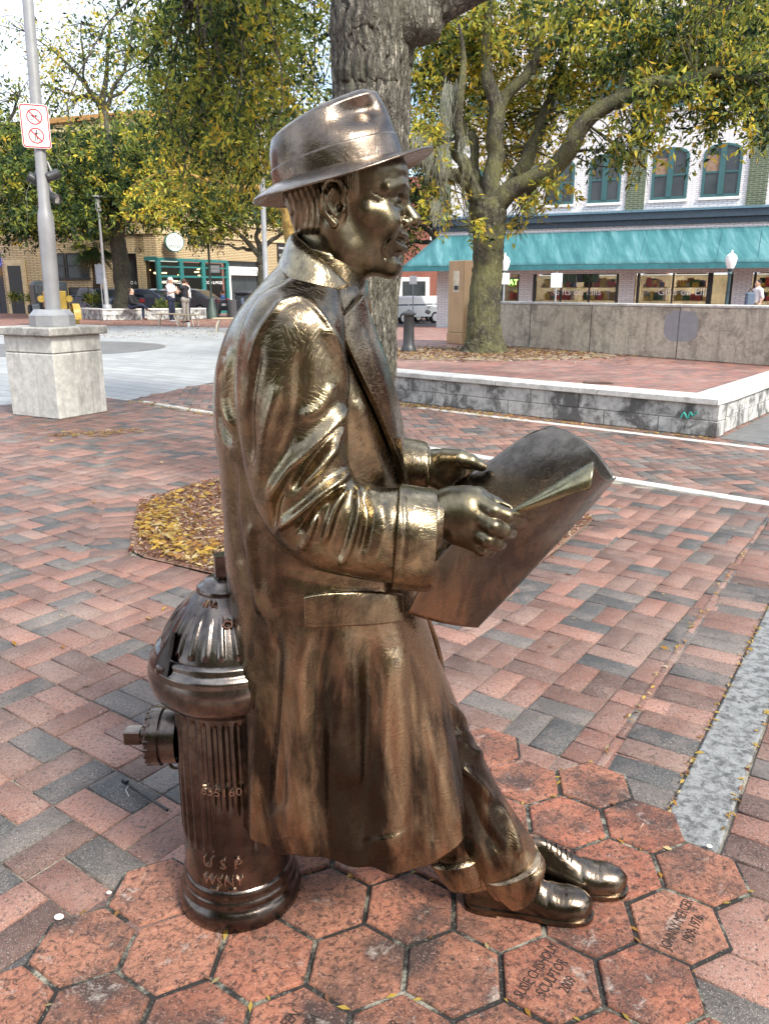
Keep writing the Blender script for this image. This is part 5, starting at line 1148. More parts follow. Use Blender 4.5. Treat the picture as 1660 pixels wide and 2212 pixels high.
for F, xx in ((LF, 1.0), (RF, 1.1), (RF, 3.0), (RF, 4.9), (LF, 6.5), (LF, 8.8)):
    b = MB(); p0_ = F.P+F.d*xx+np.array([0, 0, zs+0.35]); b.tube([p0_, p0_+F.n*0.25+np.array([0, 0, 0.18]), p0_+F.n*0.5+np.array([0, 0, 0.08]), p0_+F.n*0.55+np.array([0, 0, -0.1])], 0.025, 6); b.build('gooseneck_lamp', M_BLACKF, cb, world=True)
# hanging round sign
x, z = RF.hit(373, 523, 0.6); sc_ = RF.P+RF.d*x+RF.n*0.75+np.array([0, 0, z])
sg = empty('round_sign', tuple(sc_), 'round white projecting cafe sign with green lettering on the brick corner', 'sign'); vd = CAMP-sc_; az = math.atan2(vd[1], vd[0])+R(14)
Ms = Matrix.Rotation(az, 4, 'Z')
def disc(r, x0, x1, n=40): 
    b = MB(); V = [(x0, r*math.cos(a), r*math.sin(a)) for a in np.arange(n)*2*math.pi/n]+[(x1, r*math.cos(a), r*math.sin(a)) for a in np.arange(n)*2*math.pi/n]
    V = np.array(V)@np.array(Ms.to_3x3()).T; return b.add(V, [tuple(range(n))[::-1], tuple(range(n, 2*n))]+[(i, (i+1) % n, n+(i+1) % n, n+i) for i in range(n)])
disc(0.52, -0.30, 0.0).build('drum', M_TEAL, sg); disc(0.47, 0.0, 0.02).build('face', M_WHITEP, sg)
for s_, dz, sz in (('THE', 0.27, 0.12), ('COCO', 0.10, 0.24), ('&', -0.07, 0.11), ('MOSS', -0.24, 0.26)):
    me = text_mesh(s_, sz, 0.004); me.materials.append(M_TEAL); o = obj('lettering', me, sg); o.rotation_euler = (R(90), 0, az+R(90)); p = Ms @ Vector((0.03, 0, dz)); o.location = p
b = MB(); b.tube([sc_-RF.n*0.75, sc_-RF.n*0.4], 0.04, 6); b.build('bracket', M_BLACKF, sg, world=True)
# dark shop at the far left edge
DX = Cc+LF.d[:2]*(LLEN+0.02); DF = Fac(DX, (-0.932, 0.362))
db = empty('dark_shop_building', (DX[0], DX[1], 0), 'dark fronted shop with lit blue sign at the left edge', 'building')
DF.box(0, 12, -0.1, 8.6, -6, 0.0).build('wall', plain('charcoal_render', (0.035, 0.037, 0.045), 0.6), db, world=True); DF.box(0.5, 5, 0.4, 2.6, 0.0, 0.03).build('window', M_PANE, db, world=True)
zz0 = DF.hit(5, 560)[1]; DF.box(0.05, 0.9, zz0-0.35, zz0+0.25, 0.05, 0.2).build('lit_sign', M_BLUESIGN, db, world=True)
DF.box(0.2, 0.9, zz0-0.95, zz0-0.4, 0.05, 0.15).build('neon_sign', lamp_mat('pink_yellow_neon', (0.85, 0.45, 0.1), 1.2), db, world=True)
for q in range(2): b = MB(); p0_ = DF.P+DF.d*(0.3+q*1.2)+np.array([0, 0, 3.2]); b.tube([p0_, p0_+DF.n*1.6+np.array([0, 0, -0.9])], 0.03, 5); b.build('canopy_rod', M_WHITEP, db, world=True)
# red brick building up the side street
B3 = at(905, 620, 64.0)[:2]; BF3 = Fac(B3, (0.98, -0.2)); rb = empty('red_brick_building', (B3[0], B3[1], -0.8), 'red brick building up the side street behind the silver car', 'building')
BF3.box(-16, 9, -0.9, 9.5, -6, 0.0).build('wall', M_REDB, rb, world=True)
for x in (-9, -5.5, -2.0, 1.4): 
    w = BF3.box(x-0.6, x+0.6, 4.2, 6.4, 0.0, 0.05).build('window', M_WHITEP, rb, world=True); BF3.box(x-0.5, x+0.5, 4.3, 6.3, 0.051, 0.06).build('pane', M_PANE, w)
w = BF3.box(-1.6, 0.8, -0.8, 2.3, 0.0, 0.08).build('entrance', M_WHITEP, rb, world=True); BF3.box(-1.3, 0.5, -0.8, 2.0, 0.081, 0.09).build('pane', M_PANE, w); BF3.box(1.6, 2.6, -0.8, 9.4, 0.001, 0.14).build('buttress', plain('orange_red_brick', (0.42, 0.13, 0.06), 0.7), rb, world=True)
# block of buildings closing the view behind the trees
for (u, Y, w_, h_, mt, lb) in ((640, 95, 26, 9, M_REDB, 'distant red brick block seen through branches left of the hat'),):
    c_ = at(u, 620, Y)[:2]; Fx = Fac(c_, (1, 0.1)); o_ = empty('distant_building', (c_[0], c_[1], 0), lb, 'building'); Fx.box(-w_/2, w_/2, -0.5, h_, -8, 0).build('wall', mt, o_, world=True)
    for x in np.arange(-w_/2+2, w_/2-1, 3.2):
        for z in (2.0, 5.5): Fx.box(x, x+1.2, z, z+1.8, 0, 0.05).build('window', M_PANE, o_, world=True)
# streets
sheet('street', [gnd(-900, 668)[:2], gnd(620, 671)[:2], gnd(650, 661)[:2], gnd(-900, 655)[:2]], 0.012, M_ASPH, thick=0.01)
sv = []
for y in np.linspace(44, 62, 14):
    for x in np.linspace(-4, 8, 10): sv.append((x, y, ground_z(np.array(x), np.array(y))+0.015))
so_ = obj('side_street', mesh('side_street', np.array(sv), gridF(14, 10), M_ASPH)); tag(so_, kind='structure')
# --- added unseen blocks round the square: they close the view and mirror in the bronze
for (px_, py_, dx_, dy_, w_, h_, mt, lb) in ((-26, -24, 1, 0.05, 22, 11, M_TAN, 'three storey ochre brick block added unseen behind the viewer'), (-3, -26, 1, 0.0, 24, 13, M_TAN, 'four storey tan brick block added unseen behind the viewer'), (22, -22, 0.9, 0.35, 20, 10, M_WBRICK, 'white brick block added unseen behind the viewer'), (-34, 12, 0.2, 1, 24, 10, M_REDB, 'red brick block added unseen beyond the left side'), (-36, 38, -0.55, 0.2, 0.1, 0.1, M_TAN, 'x'))[:4]+((-62, 62, 0.93, -0.10, 28, 9, M_TAN, 'low tan block closing the street at the far left, out of view'), (24, 26, 0.45, -0.9, 30, 10, M_REDB, 'red brick block closing the right side of the square, out of view')):
    Fx = Fac((px_, py_), (dx_, dy_)); o_ = empty('unseen_building', (px_, py_, 0), lb, 'building'); Fx.box(0, w_, -0.3, h_, -8, 0).build('wall', mt, o_, world=True)
    for x in np.arange(1.5, w_-1.5, 3.0):
        for z in np.arange(0.8, h_-2.5, 3.4): Fx.box(x, x+1.5, z, z+2.1, 0, 0.06).build('window', M_PANE, o_, world=True)

# ================================================================== TREES
def bark_mat(name, ridge, crack, moss=None, sx=16, sz=5, mossamt=0.5):
    t = NT(name); n1 = t.noise(t.pos((sx, sx, sz)), 1.0, 6, 0.62, 0.6); n2 = t.noise(t.pos((sx*2.3, sx*2.3, sz*2.6)), 1.0, 4, 0.6, 0.4)
    e = t.math('MINIMUM', t.math('ABSOLUTE', t.math('SUBTRACT', n1, 0.5)), t.math('ADD', t.math('ABSOLUTE', t.math('SUBTRACT', n2, 0.5)), 0.02))
    h = t.ramp(e, [(0.0, 0.0), (0.13, 1.0)]); f2 = t.noise(t.pos((60, 60, 25)), 1.0, 4, 0.7)
    c = t.mix(crack, ridge, t.ramp(e, [(0.03, 0.0), (0.10, 1.0)])); c = t.mix(c, tuple(x*0.5 for x in ridge), t.ramp(f2, [(0.35, 0.7), (0.6, 0.0)]))
    if moss is not None: c = t.mix(c, moss, t.math('MULTIPLY', t.ramp(t.noise(t.pos(), 2.6, 6, 0.7), [(0.42, 0.0), (0.6, 1.0)]), mossamt))
    nr = t.bump(h, 1.0, 0.03); nr = t.bump(f2, 0.5, 0.008, nr); return t.done(c, 0.9, 0, nr)
M_BARK1 = bark_mat('oak_bark', (0.60, 0.56, 0.46), (0.035, 0.03, 0.024), (0.24, 0.25, 0.15), 26, 6, 0.3)
M_BARK2 = bark_mat('mossy_oak_bark', (0.27, 0.25, 0.17), (0.03, 0.026, 0.018), (0.28, 0.28, 0.10), 15, 4, 0.55)
M_BARK3 = bark_mat('far_oak_bark', (0.14, 0.125, 0.10), (0.03, 0.026, 0.02), (0.13, 0.14, 0.08), 5, 2.5, 0.4)
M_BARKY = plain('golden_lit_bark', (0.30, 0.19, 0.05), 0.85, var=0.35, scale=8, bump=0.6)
def leaf_mat(name, trans=0.38):
    m = bpy.data.materials.new(name); m.use_nodes = True; t = m.node_tree; t.nodes.clear()
    o = t.nodes.new('ShaderNodeOutputMaterial'); a = t.nodes.new('ShaderNodeAttribute'); a.attribute_name = 'tone'
    d = t.nodes.new('ShaderNodeBsdfPrincipled'); d.inputs['Roughness'].default_value = 0.5; d.inputs['Specular IOR Level'].default_value = 0.2; tr = t.nodes.new('ShaderNodeBsdfTranslucent'); x = t.nodes.new('ShaderNodeMixShader'); x.inputs[0].default_value = trans
    t.links.new(a.outputs['Color'], d.inputs['Base Color']); t.links.new(a.outputs['Color'], tr.inputs['Color']); t.links.new(d.outputs[0], x.inputs[1]); t.links.new(tr.outputs[0], x.inputs[2]); t.links.new(x.outputs[0], o.inputs[0]); return m
M_LEAF = leaf_mat('oak_leaves', 0.5)
GREENS = np.array([(0.018, 0.040, 0.018), (0.048, 0.085, 0.032), (0.105, 0.155, 0.045), (0.20, 0.25, 0.055), (0.36, 0.38, 0.065)]); GOLDS = np.array([(0.40, 0.42, 0.07), (0.54, 0.50, 0.07), (0.64, 0.51, 0.06), (0.58, 0.38, 0.05)])
def leaves(cl, size, gold=0.15, droop=0.5, sub=26, spread=0.2, rng=RNG, hole=0.0, ratio=0.36, dark=0.0):
    """cl: list of (centre, radii, number[, gold]); returns vertices, faces, colours of leaf blades gathered on twigs"""
    Vs, Cs = [], []
    for c in cl:
        cen, rad, n = np.array(c[0], float), np.array(c[1], float), int(c[2]); gd = c[3] if len(c) > 3 else gold
        ns = max(3, n//sub); d = rng.normal(size=(ns, 3)); d /= np.linalg.norm(d, axis=1)[:, None]; rr = rng.random(ns)**(1/2.2)
        sc = cen+d*rr[:, None]*rad; tg = rng.random(ns) < gd; tb = rng.random(ns)
        k = rng.integers(0, ns, n); ax = rng.normal(size=(ns, 3)); ax[:, 2] -= droop*1.2; ax /= np.linalg.norm(ax, axis=1)[:, None]
        along = rng.random(n)*spread*2.2; p = sc[k]+ax[k]*along[:, None]+rng.normal(size=(n, 3))*spread*0.33
        L = size*rng.uniform(0.6, 1.25, n); dr = ax[k]*0.6+rng.normal(size=(n, 3))*0.75; dr[:, 2] -= droop*0.5; dr /= np.linalg.norm(dr, axis=1)[:, None]
        sd_ = np.cross(dr, rng.normal(size=(n, 3))); sd_ /= np.linalg.norm(sd_, axis=1)[:, None]+1e-9; nn = np.cross(dr, sd_)
        w = L*ratio*0.5
        V = np.stack([p, p+dr*(L*0.45)[:, None]+sd_*w[:, None]+nn*(L*0.06)[:, None], p+dr*L[:, None], p+dr*(L*0.45)[:, None]-sd_*w[:, None]+nn*(L*0.06)[:, None]], 1)
        g = GREENS[np.clip((tb[k]*5+rng.normal(0, 0.9, n)-dark*2).astype(int), 0, 4)]; y = GOLDS[rng.integers(0, 4, n)]
        isg = (tg[k] & (rng.random(n) < 0.8)) | (rng.random(n) < gd*0.25); col = np.where(isg[:, None], y, g)*rng.uniform(0.75, 1.25, (n, 1))
        Vs.append(V.reshape(-1, 3)); Cs.append(np.repeat(col, 4, 0))
    V = np.concatenate(Vs); C = np.concatenate(Cs); F = np.arange(len(V)).reshape(-1, 4); return V, F, C
def crown(name, cl, parent, **k):
    V, F, C = leaves(cl, **k); me = bpy.data.meshes.new(name); n = len(F)
    me.vertices.add(len(V)); me.vertices.foreach_set('co', V.astype(np.float32).ravel()); me.loops.add(n*4); me.loops.foreach_set('vertex_index', F.astype(np.int32).ravel()); me.polygons.add(n); me.polygons.foreach_set('loop_start', np.arange(0, n*4, 4, dtype=np.int32)); me.update(calc_edges=True)
    a = me.attributes.new('tone', 'FLOAT_COLOR', 'POINT'); a.data.foreach_set('color', np.concatenate([C, np.ones((len(C), 1))], 1).astype(np.float32).ravel()); me.materials.append(M_LEAF)
    return obj(name, me, parent, True)
def wob(pts, n, amp, seed): 
    P = interp(pts, n); r = np.random.default_rng(seed); k = r.normal(size=(n//4+3, P.shape[1]))*amp; K = interp(k, n); s = np.sin(np.linspace(0, math.pi, n))[:, None]; P[:, :3] += K[:, :3]*s; return P
def limb(name, pts, mat, parent, n=24, sides=14, amp=0.03, seed=0, rough=0.06):
    P = wob(pts, n, amp, seed); b = MB(); b.tube(P[:, :3], P[:, 3], sides); me = b.mesh(name, mat, True)
    if rough:
        co = np.empty(len(me.vertices)*3, np.float32); me.vertices.foreach_get('co', co); co = co.reshape(-1, 3); r = np.random.default_rng(seed+5)
        rad = np.repeat(P[:, 3], sides); cen = np.repeat(P[:, :3], sides, 0); co[:len(cen)] = cen+(co[:len(cen)]-cen)*(1+r.normal(0, rough, len(cen)))[:, None]; me.vertices.foreach_set('co', co.ravel()); me.update()
    return obj(name, me, parent, True)
def A4(u, v, Y, r): p = at(u, v, Y); return (p[0], p[1], p[2], r)
def twigs(parent, starts, cl, mat, n, rng, r0=0.012, name='twigs'):
    b = MB()
    for _ in range(n):
        c = cl[rng.integers(0, len(cl))]; e = np.array(c[0])+rng.normal(size=3)*np.array(c[1])*0.45; s = np.array(starts[int(np.argmin([np.linalg.norm(np.array(q)-e)+rng.random()*0.4 for q in starts]))]); m = (s+e)/2+rng.normal(size=3)*0.12*np.linalg.norm(e-s); P = interp([s, m, e, e+rng.normal(size=3)*0.2-np.array([0, 0, 0.25])], 8); b.tube(P, np.linspace(r0, r0*0.25, 8), 4)
    o = b.build(name, mat, parent, True, world=True); tag(o, kind='stuff'); return o

# --- oak right behind the statue
t1 = empty('oak_tree', (PIT[0]+0.06, PIT[1], 0), 'large oak with furrowed grey bark rising right behind the statue', 'tree')
T1 = [(-0.10, 5.03, 0.0, 0.34), (-0.11, 5.03, 0.12, 0.27), (-0.12, 5.03, 0.45, 0.225), A4(775, 860, 5.03, 0.215), A4(795, 500, 5.03, 0.212), A4(803, 150, 5.03, 0.225), A4(806, 20, 5.03, 0.235), (-0.02, 5.1, 3.6, 0.20), (0.0, 5.3, 4.4, 0.16)]
tr1 = limb('trunk', T1, M_BARK1, t1, 300, 150, 0.006, 3, 0.0)
co = np.empty(len(tr1.data.vertices)*3, np.float32); tr1.data.vertices.foreach_get('co', co); co = co.reshape(-1, 3).astype(float)
Pq = wob(T1, 300, 0.006, 3); cen_ = np.repeat(Pq[:, :3], 150, 0); thq = np.tile(np.arange(150)*2*math.pi/150, 300); zq = np.repeat(Pq[:, 2], 150)
wq = 0.55*np.sin(zq*7.3+thq*2)+0.45*np.sin(zq*17.1-thq*5+1.3)+0.3*np.sin(zq*31+thq*9); fq = np.abs(np.sin(thq*11+wq)); gq = np.abs(np.sin(zq*19+2.2*np.sin(thq*6)+1.4*np.sin(zq*5.1)+thq*3)); hq = np.abs(np.sin(thq*23-wq*1.7+zq*3))
dq = -0.016*(1-fq)**2.2-0.008*(1-gq)**3-0.005*(1-hq)**3+0.004; k_ = co[:len(cen_)]-cen_; k_ /= np.linalg.norm(k_, axis=1)[:, None]; co[:len(cen_)] += k_*dq[:, None]; tr1.data.vertices.foreach_set('co', co.astype(np.float32).ravel()); tr1.data.update()
limb('limb', [A4(830, 90, 5.0, 0.10), A4(900, 40, 4.95, 0.13), A4(965, -5, 4.95, 0.12), (0.9, 5.0, 3.25, 0.11), (1.8, 5.2, 3.8, 0.08), (2.8, 5.6, 4.2, 0.04)], M_BARK1, t1, 40, 30, 0.02, 4, 0.03)
limb('limb', [(-0.05, 5.05, 3.0, 0.14), (-0.6, 5.6, 3.5, 0.12), (-1.1, 6.8, 3.9, 0.09), (-1.7, 8.2, 4.1, 0.06), (-2.1, 9.4, 4.0, 0.03)], M_BARK1, t1, 30, 18, 0.06, 5, 0.04)
limb('limb', [(-0.05, 5.05, 3.3, 0.13), (-0.5, 6.0, 4.0, 0.10), (-0.9, 7.6, 4.4, 0.07), (-1.6, 9.4, 4.4, 0.04)], M_BARK1, t1, 30, 18, 0.06, 6, 0.04)
limb('limb', [(0.0, 5.2, 4.0, 0.13), (0.6, 5.8, 5.0, 0.10), (1.2, 6.6, 6.0, 0.05)], M_BARK1, t1, 24, 16, 0.06, 7, 0.04)
c1 = [((-1.75, 8.6, 3.85), (0.85, 1.0, 0.8), 4600, .10), ((-1.0, 9.0, 4.2), (0.9, 1.1, 0.9), 4200, .16), ((-2.05, 9.6, 3.5), (0.62, 0.8, 0.6), 2600, .10), ((-1.15, 8.6, 3.15), (0.75, 0.8, 0.55), 2300, .18), ((-1.6, 9.4, 3.05), (0.8, 0.8, 0.45), 1900, .22), ((-0.9, 7.4, 4.0), (0.7, 0.9, 0.6), 2200, .12), ((-1.9, 9.0, 4.6), (0.8, 0.9, 0.6), 2300, .08), ((-1.9, 10.2, 2.8), (0.7, 0.7, 0.40), 1200, .40),
      ((-0.4, 6.0, 4.9), (2.2, 1.8, 0.9), 4200, .1), ((0.8, 7.2, 4.9), (1.6, 1.4, 0.8), 3000, .25), ((2.7, 7.6, 4.05), (0.9, 1.0, 0.55), 2500, .18), ((3.5, 8.2, 3.95), (0.8, 0.9, 0.5), 1900, .16), ((1.5, 8.5, 4.15), (0.9, 0.9, 0.5), 1900, .30)]
crown('crown', c1, t1, size=0.075, droop=0.75, sub=22, spread=0.13)
twigs(t1, [(-1.1, 6.8, 3.9), (-1.7, 8.2, 4.1), (-0.9, 7.6, 4.4), (-1.6, 9.4, 4.4), (1.8, 5.2, 3.8), (2.8, 5.6, 4.2)], c1[:8]+c1[10:12], M_BARK1, 150, np.random.default_rng(2), 0.012)

# --- mossy oak in the raised planter
tb = gnd(1045, 762, PZ); Y2 = tb[1]
t2 = empty('oak_tree', tuple(tb), 'mossy spreading oak growing in the raised planter before the awning', 'tree')
limb('trunk', [(tb[0], tb[1], PZ-0.02, 0.47), A4(1045, 745, Y2, 0.36), A4(1045, 715, Y2, 0.30), A4(1049, 640, Y2, 0.265), A4(1053, 560, Y2, 0.255), A4(1055, 500, Y2, 0.27), A4(1052, 455, Y2, 0.31), A4(1050, 430, Y2, 0.27)], M_BARK2, t2, 60, 48, 0.012, 11, 0.03)
K = 0.95
limbs2 = [[A4(1040, 455, Y2, 0.17), A4(1018, 400, Y2-0.1, 0.12), A4(1000, 350, Y2-0.2, 0.10), A4(985, 300, Y2-0.3, 0.09), A4(990, 220, Y2-0.5, 0.07), A4(1000, 120, Y2-0.6, 0.04), A4(985, 20, Y2-0.7, 0.012)],
 [A4(1010, 400, Y2-0.1, 0.10), A4(985, 380, Y2-0.2, 0.085), A4(945, 375, Y2-0.3, 0.07), A4(900, 350, Y2-0.5, 0.05), A4(850, 345, Y2-0.7, 0.03)],
 [A4(1055, 470, Y2, 0.2), A4(1060, 400, Y2, 0.155), A4(1066, 320, Y2, 0.135), A4(1072, 240, Y2, 0.125), A4(1055, 180, Y2, 0.10), A4(1048, 90, Y2, 0.075), A4(1060, 0, Y2, 0.045), A4(1080, -120, Y2, 0.015)],
 [A4(1070, 260, Y2, 0.10), A4(1085, 215, Y2+0.1, 0.10), A4(1130, 170, Y2+0.1, 0.085), A4(1180, 120, Y2+0.2, 0.07), A4(1225, 70, Y2+0.2, 0.055), A4(1290, 40, Y2+0.2, 0.04)],
 [A4(1150, 160, Y2+0.1, 0.05), A4(1160, 90, Y2, 0.05), A4(1172, 0, Y2, 0.03), A4(1180, -80, Y2, 0.01)],
 [A4(1065, 455, Y2, 0.18), A4(1110, 390, Y2+0.3, 0.135), A4(1145, 320, Y2+0.5, 0.115), A4(1180, 240, Y2+0.6, 0.10), A4(1205, 150, Y2+0.7, 0.07), A4(1240, 60, Y2+0.7, 0.05)],
 [A4(1062, 450, Y2, 0.2), A4(1110, 405, Y2-0.2, 0.15), A4(1180, 370, Y2-0.5, 0.145), A4(1222, 325, Y2-0.7, 0.14), A4(1262, 265, Y2-0.9, 0.125), A4(1330, 210, Y2-1.1, 0.11), A4(1420, 185, Y2-1.3, 0.095), A4(1500, 172, Y2-1.5, 0.085), A4(1560, 160, Y2-1.6, 0.075), A4(1620, 170, Y2-1.8, 0.06), A4(1700, 150, Y2-1.9, 0.05)],
 [A4(1045, 440, Y2, 0.12), A4(1030, 380, Y2+0.2, 0.085), A4(1022, 300, Y2+0.3, 0.075), A4(1000, 260, Y2+0.4, 0.07), A4(960, 170, Y2+0.4, 0.05), A4(930, 80, Y2+0.5, 0.03)]]
for i, L in enumerate(limbs2): limb('limb', L, M_BARK2, t2, 40, 18, 0.03, 20+i, 0.045)
def C2(u, v, Y, ru, rv, n, g): p = at(u, v, Y); k = Y/1720*1.03; return (tuple(p), (ru*k, max(0.6, (ru+rv)*0.5*k), rv*k), n, g)
c2 = [C2(1000, 60, Y2+0.6, 110, 100, 3000, .45), C2(1120, 40, Y2+0.9, 110, 90, 2600, .5), C2(960, 200, Y2+0.8, 60, 90, 1700, .55), C2(1020, 150, Y2+1.0, 70, 80, 1800, .6), C2(1130, 290, Y2+1.2, 60, 90, 1700, .75), C2(1100, 200, Y2+1.2, 60, 60, 1200, .7), C2(1270, 120, Y2+0.4, 110, 70, 2200, .35), C2(1230, 270, Y2, 40, 50, 450, .5), C2(1400, 110, Y2-0.8, 110, 80, 2600, .22), C2(1500, 60, Y2-0.8, 120, 80, 3200, .22), C2(1610, 90, Y2-1.4, 100, 100, 3000, .12), C2(1640, 210, Y2-1.6, 60, 80, 1500, .15),
 C2(1480, 200, Y2-1.4, 110, 45, 1300, .3), C2(1370, 260, Y2-1.2, 70, 60, 800, .25), C2(1545, 265, Y2-1.4, 60, 60, 600, .35), C2(1310, 330, Y2-0.9, 55, 40, 330, .2), C2(1390, 330, Y2-1.0, 40, 40, 230, .2), C2(1190, 390, Y2-0.4, 40, 35, 300, .8), C2(1140, 440, Y2-0.1, 30, 25, 180, .9), C2(935, 330, Y2-0.2, 40, 60, 500, .8), C2(960, 430, Y2-0.2, 40, 40, 330, .85), C2(1015, 480, Y2-0.2, 20, 35, 140, .7), C2(1115, 470, Y2+0.2, 20, 20, 100, .9), C2(1240, 190, Y2+0.5, 60, 60, 900, .5), C2(1330, 30, Y2-0.2, 110, 60, 2000, .3), C2(1060, 300, Y2+1.4, 60, 60, 900, .85),
 C2(1100, -120, Y2, 250, 110, 3500, .3), C2(1450, -120, Y2-0.5, 260, 110, 3500, .2), C2(900, -60, Y2+0.4, 90, 110, 1500, .4), C2(910, 120, Y2+0.5, 50, 90, 1000, .4)]
crown('crown', c2, t2, size=0.115, droop=0.55, sub=18, spread=0.16)
twigs(t2, [tuple(q[:3]) for L in limbs2 for q in L[2:]], c2[:26], M_BARK2, 230, np.random.default_rng(4), 0.016)
M_MOSS = plain('spanish_moss', (0.30, 0.31, 0.24), 0.9, var=0.25)
b = MB(); rg = np.random.default_rng(9)
for (u, v, n_, ln) in ((968, 195, 60, 0.8), (925, 320, 30, 0.5), (955, 330, 36, 0.55), (905, 300, 20, 0.5), (1000, 300, 16, 0.4), (940, 440, 16, 0.4)):
    for _ in range(n_*3):
        p = at(u+rg.normal(0, 7), v+rg.normal(0, 10), Y2-0.4+rg.normal(0, 0.12)); L_ = ln*rg.uniform(0.3, 1.0); b.tube([p, p+np.array([rg.normal(0, .03), rg.normal(0, .03), -L_*0.5]), p+np.array([rg.normal(0, .04), rg.normal(0, .04), -L_])], [0.005, 0.004, 0.001], 3)
tag(b.build('hanging_moss', M_MOSS, t2, True, world=True), kind='stuff')
mv = []                                                  # leaf-strewn earth round its foot
mp = MB(); mc = np.array([tb[0]-0.15, tb[1]-0.15]); ring = [(mc[0]+(2.5 if math.cos(a) > 0 else 2.3)*math.cos(a)*random.uniform(.93, 1.04), mc[1]+1.5*math.sin(a)*random.uniform(.93, 1.04)) for a in np.linspace(0, 2*math.pi, 40, endpoint=False)]
sheet('planter_earth', ring, PZ+0.012, joint_mat('leafy_earth', (0.16, 0.12, 0.08), (0.40, 0.32, 0.22), 0.45, 0.58), thick=0.01)

# --- trees further off
def far_tree(name, label, trunk, limbs_, cl, leaf, gold, mat=M_BARK3, dark=0.0, sub=16, droop=0.35, spread=0.3, tw=40, group=None):
    o = empty(name, tuple(trunk[0][:3]), label, 'tree', group); limb('trunk', trunk, mat, o, 30, 20, 0.05, 31, 0.04)
    for i, L in enumerate(limbs_): limb('limb', L, mat, o, 18, 10, 0.12, 40+i, 0.05)
    if cl: crown('crown', cl, o, size=leaf, gold=gold, droop=droop, sub=sub, spread=spread, dark=dark)
    if tw and limbs_: twigs(o, [tuple(q[:3]) for L in limbs_ for q in L[1:]], cl, mat, tw, np.random.default_rng(len(cl)+tw), 0.03)
    return o
def CF(u, v, Y, ru, rv, n, g, rd=None): p = at(u, v, Y); k = Y/1720*1.03; return (tuple(p), (ru*k, (rd or 2.2), rv*k), n, g)
Y3 = 41.0; g3 = gnd(262, 664, 0.45)
far_tree('oak_tree', 'dark leafy oak behind the seated man and the white lamp post', [A4(262, 672, Y3, 0.5), A4(266, 640, Y3, 0.42), A4(262, 580, Y3, 0.40), A4(255, 520, Y3, 0.38), A4(250, 470, Y3, 0.42), A4(248, 440, Y3, 0.38)],
 [[A4(250, 480, Y3, .25), A4(225, 430, Y3, .2), A4(190, 390, Y3, .14), A4(130, 350, Y3-1, .08)], [A4(252, 470, Y3, .25), A4(275, 420, Y3, .2), A4(320, 370, Y3, .14), A4(380, 340, Y3, .08)], [A4(249, 450, Y3, .3), A4(245, 380, Y3, .2), A4(235, 300, Y3, .12), A4(228, 240, Y3, .06)], [A4(255, 470, Y3, .2), A4(300, 440, Y3-1, .14), A4(350, 420, Y3-2, .07)]],
 [CF(60, 410, Y3-1, 110, 70, 4400, .05), CF(130, 370, Y3, 110, 50, 3200, .06), CF(40, 480, Y3-1, 80, 40, 2000, .04), CF(170, 440, Y3-1.5, 90, 50, 3000, .06), CF(250, 350, Y3-1, 80, 65, 3400, .12), CF(330, 400, Y3-1, 90, 60, 2800, .3), CF(300, 440, Y3-2, 60, 35, 1200, .5), CF(380, 330, Y3-1, 80, 80, 2600, .3), CF(160, 480, Y3-2, 60, 25, 1000, .08), CF(440, 420, Y3-1, 70, 50, 1500, .25), CF(330, 462, Y3-3, 60, 26, 1000, .35), CF(90, 318, Y3+2, 100, 40, 2400, .1), CF(210, 312, Y3+2, 80, 44, 2400, .18), CF(10, 335, Y3+1, 70, 60, 1700, .06), CF(285, 290, Y3+2, 50, 50, 1300, .2), CF(70, 470, Y3-2, 90, 32, 1500, .05)], 0.26, 0.1, dark=0.35)
Y6 = 52.0
far_tree('leafless_tree', 'tall sparse tree with yellowing leaves against the white sky', [A4(230, 560, Y6, 0.4), A4(230, 400, Y6, 0.35), A4(226, 280, Y6, 0.26), A4(222, 230, Y6, 0.22), A4(230, 150, Y6, 0.12), A4(240, 40, Y6, 0.05)],
 [[A4(224, 240, Y6, .18), A4(200, 200, Y6, .13), A4(160, 150, Y6, .09), A4(110, 110, Y6, .05), A4(60, 70, Y6, .03)], [A4(226, 250, Y6, .16), A4(250, 190, Y6, .11), A4(275, 120, Y6, .07), A4(290, 40, Y6, .04)], [A4(190, 190, Y6, .09), A4(180, 130, Y6, .06), A4(175, 50, Y6, .03)], [A4(215, 215, Y6, .1), A4(170, 205, Y6, .07), A4(120, 190, Y6, .04)], [A4(240, 210, Y6, .1), A4(290, 180, Y6, .06), A4(330, 110, Y6, .04)]],
 [CF(150, 110, Y6, 80, 60, 620, .6), CF(200, 60, Y6, 70, 60, 420, .3), CF(250, 120, Y6, 60, 80, 620, .25), CF(110, 180, Y6, 80, 50, 560, .3), CF(190, 190, Y6, 70, 40, 560, .6), CF(60, 70, Y6, 50, 40, 200, .2), CF(290, 90, Y6, 60, 90, 620, .2), CF(160, 250, Y6, 80, 30, 420, .2)], 0.30, 0.3, sub=8, spread=0.5, tw=120)
far_tree('oak_tree', 'loose pale green tree at the left edge beside the lamp pole', [A4(-60, 600, 45, 0.4), A4(-60, 420, 45, 0.3), A4(-50, 300, 45, 0.15)], [[A4(-55, 400, 45, .2), A4(0, 300, 45, .12), A4(40, 210, 45, .05)], [A4(-55, 420, 45, .2), A4(30, 380, 45, .1), A4(90, 330, 45, .05)]],
 [CF(20, 260, 45, 70, 60, 1100, .08), CF(60, 330, 45, 60, 60, 1500, .08), CF(-30, 380, 45, 80, 90, 2000, .05), CF(15, 200, 45, 40, 30, 300, .1)], 0.26, 0.08, sub=10, spread=0.45)
Y4 = 40.0
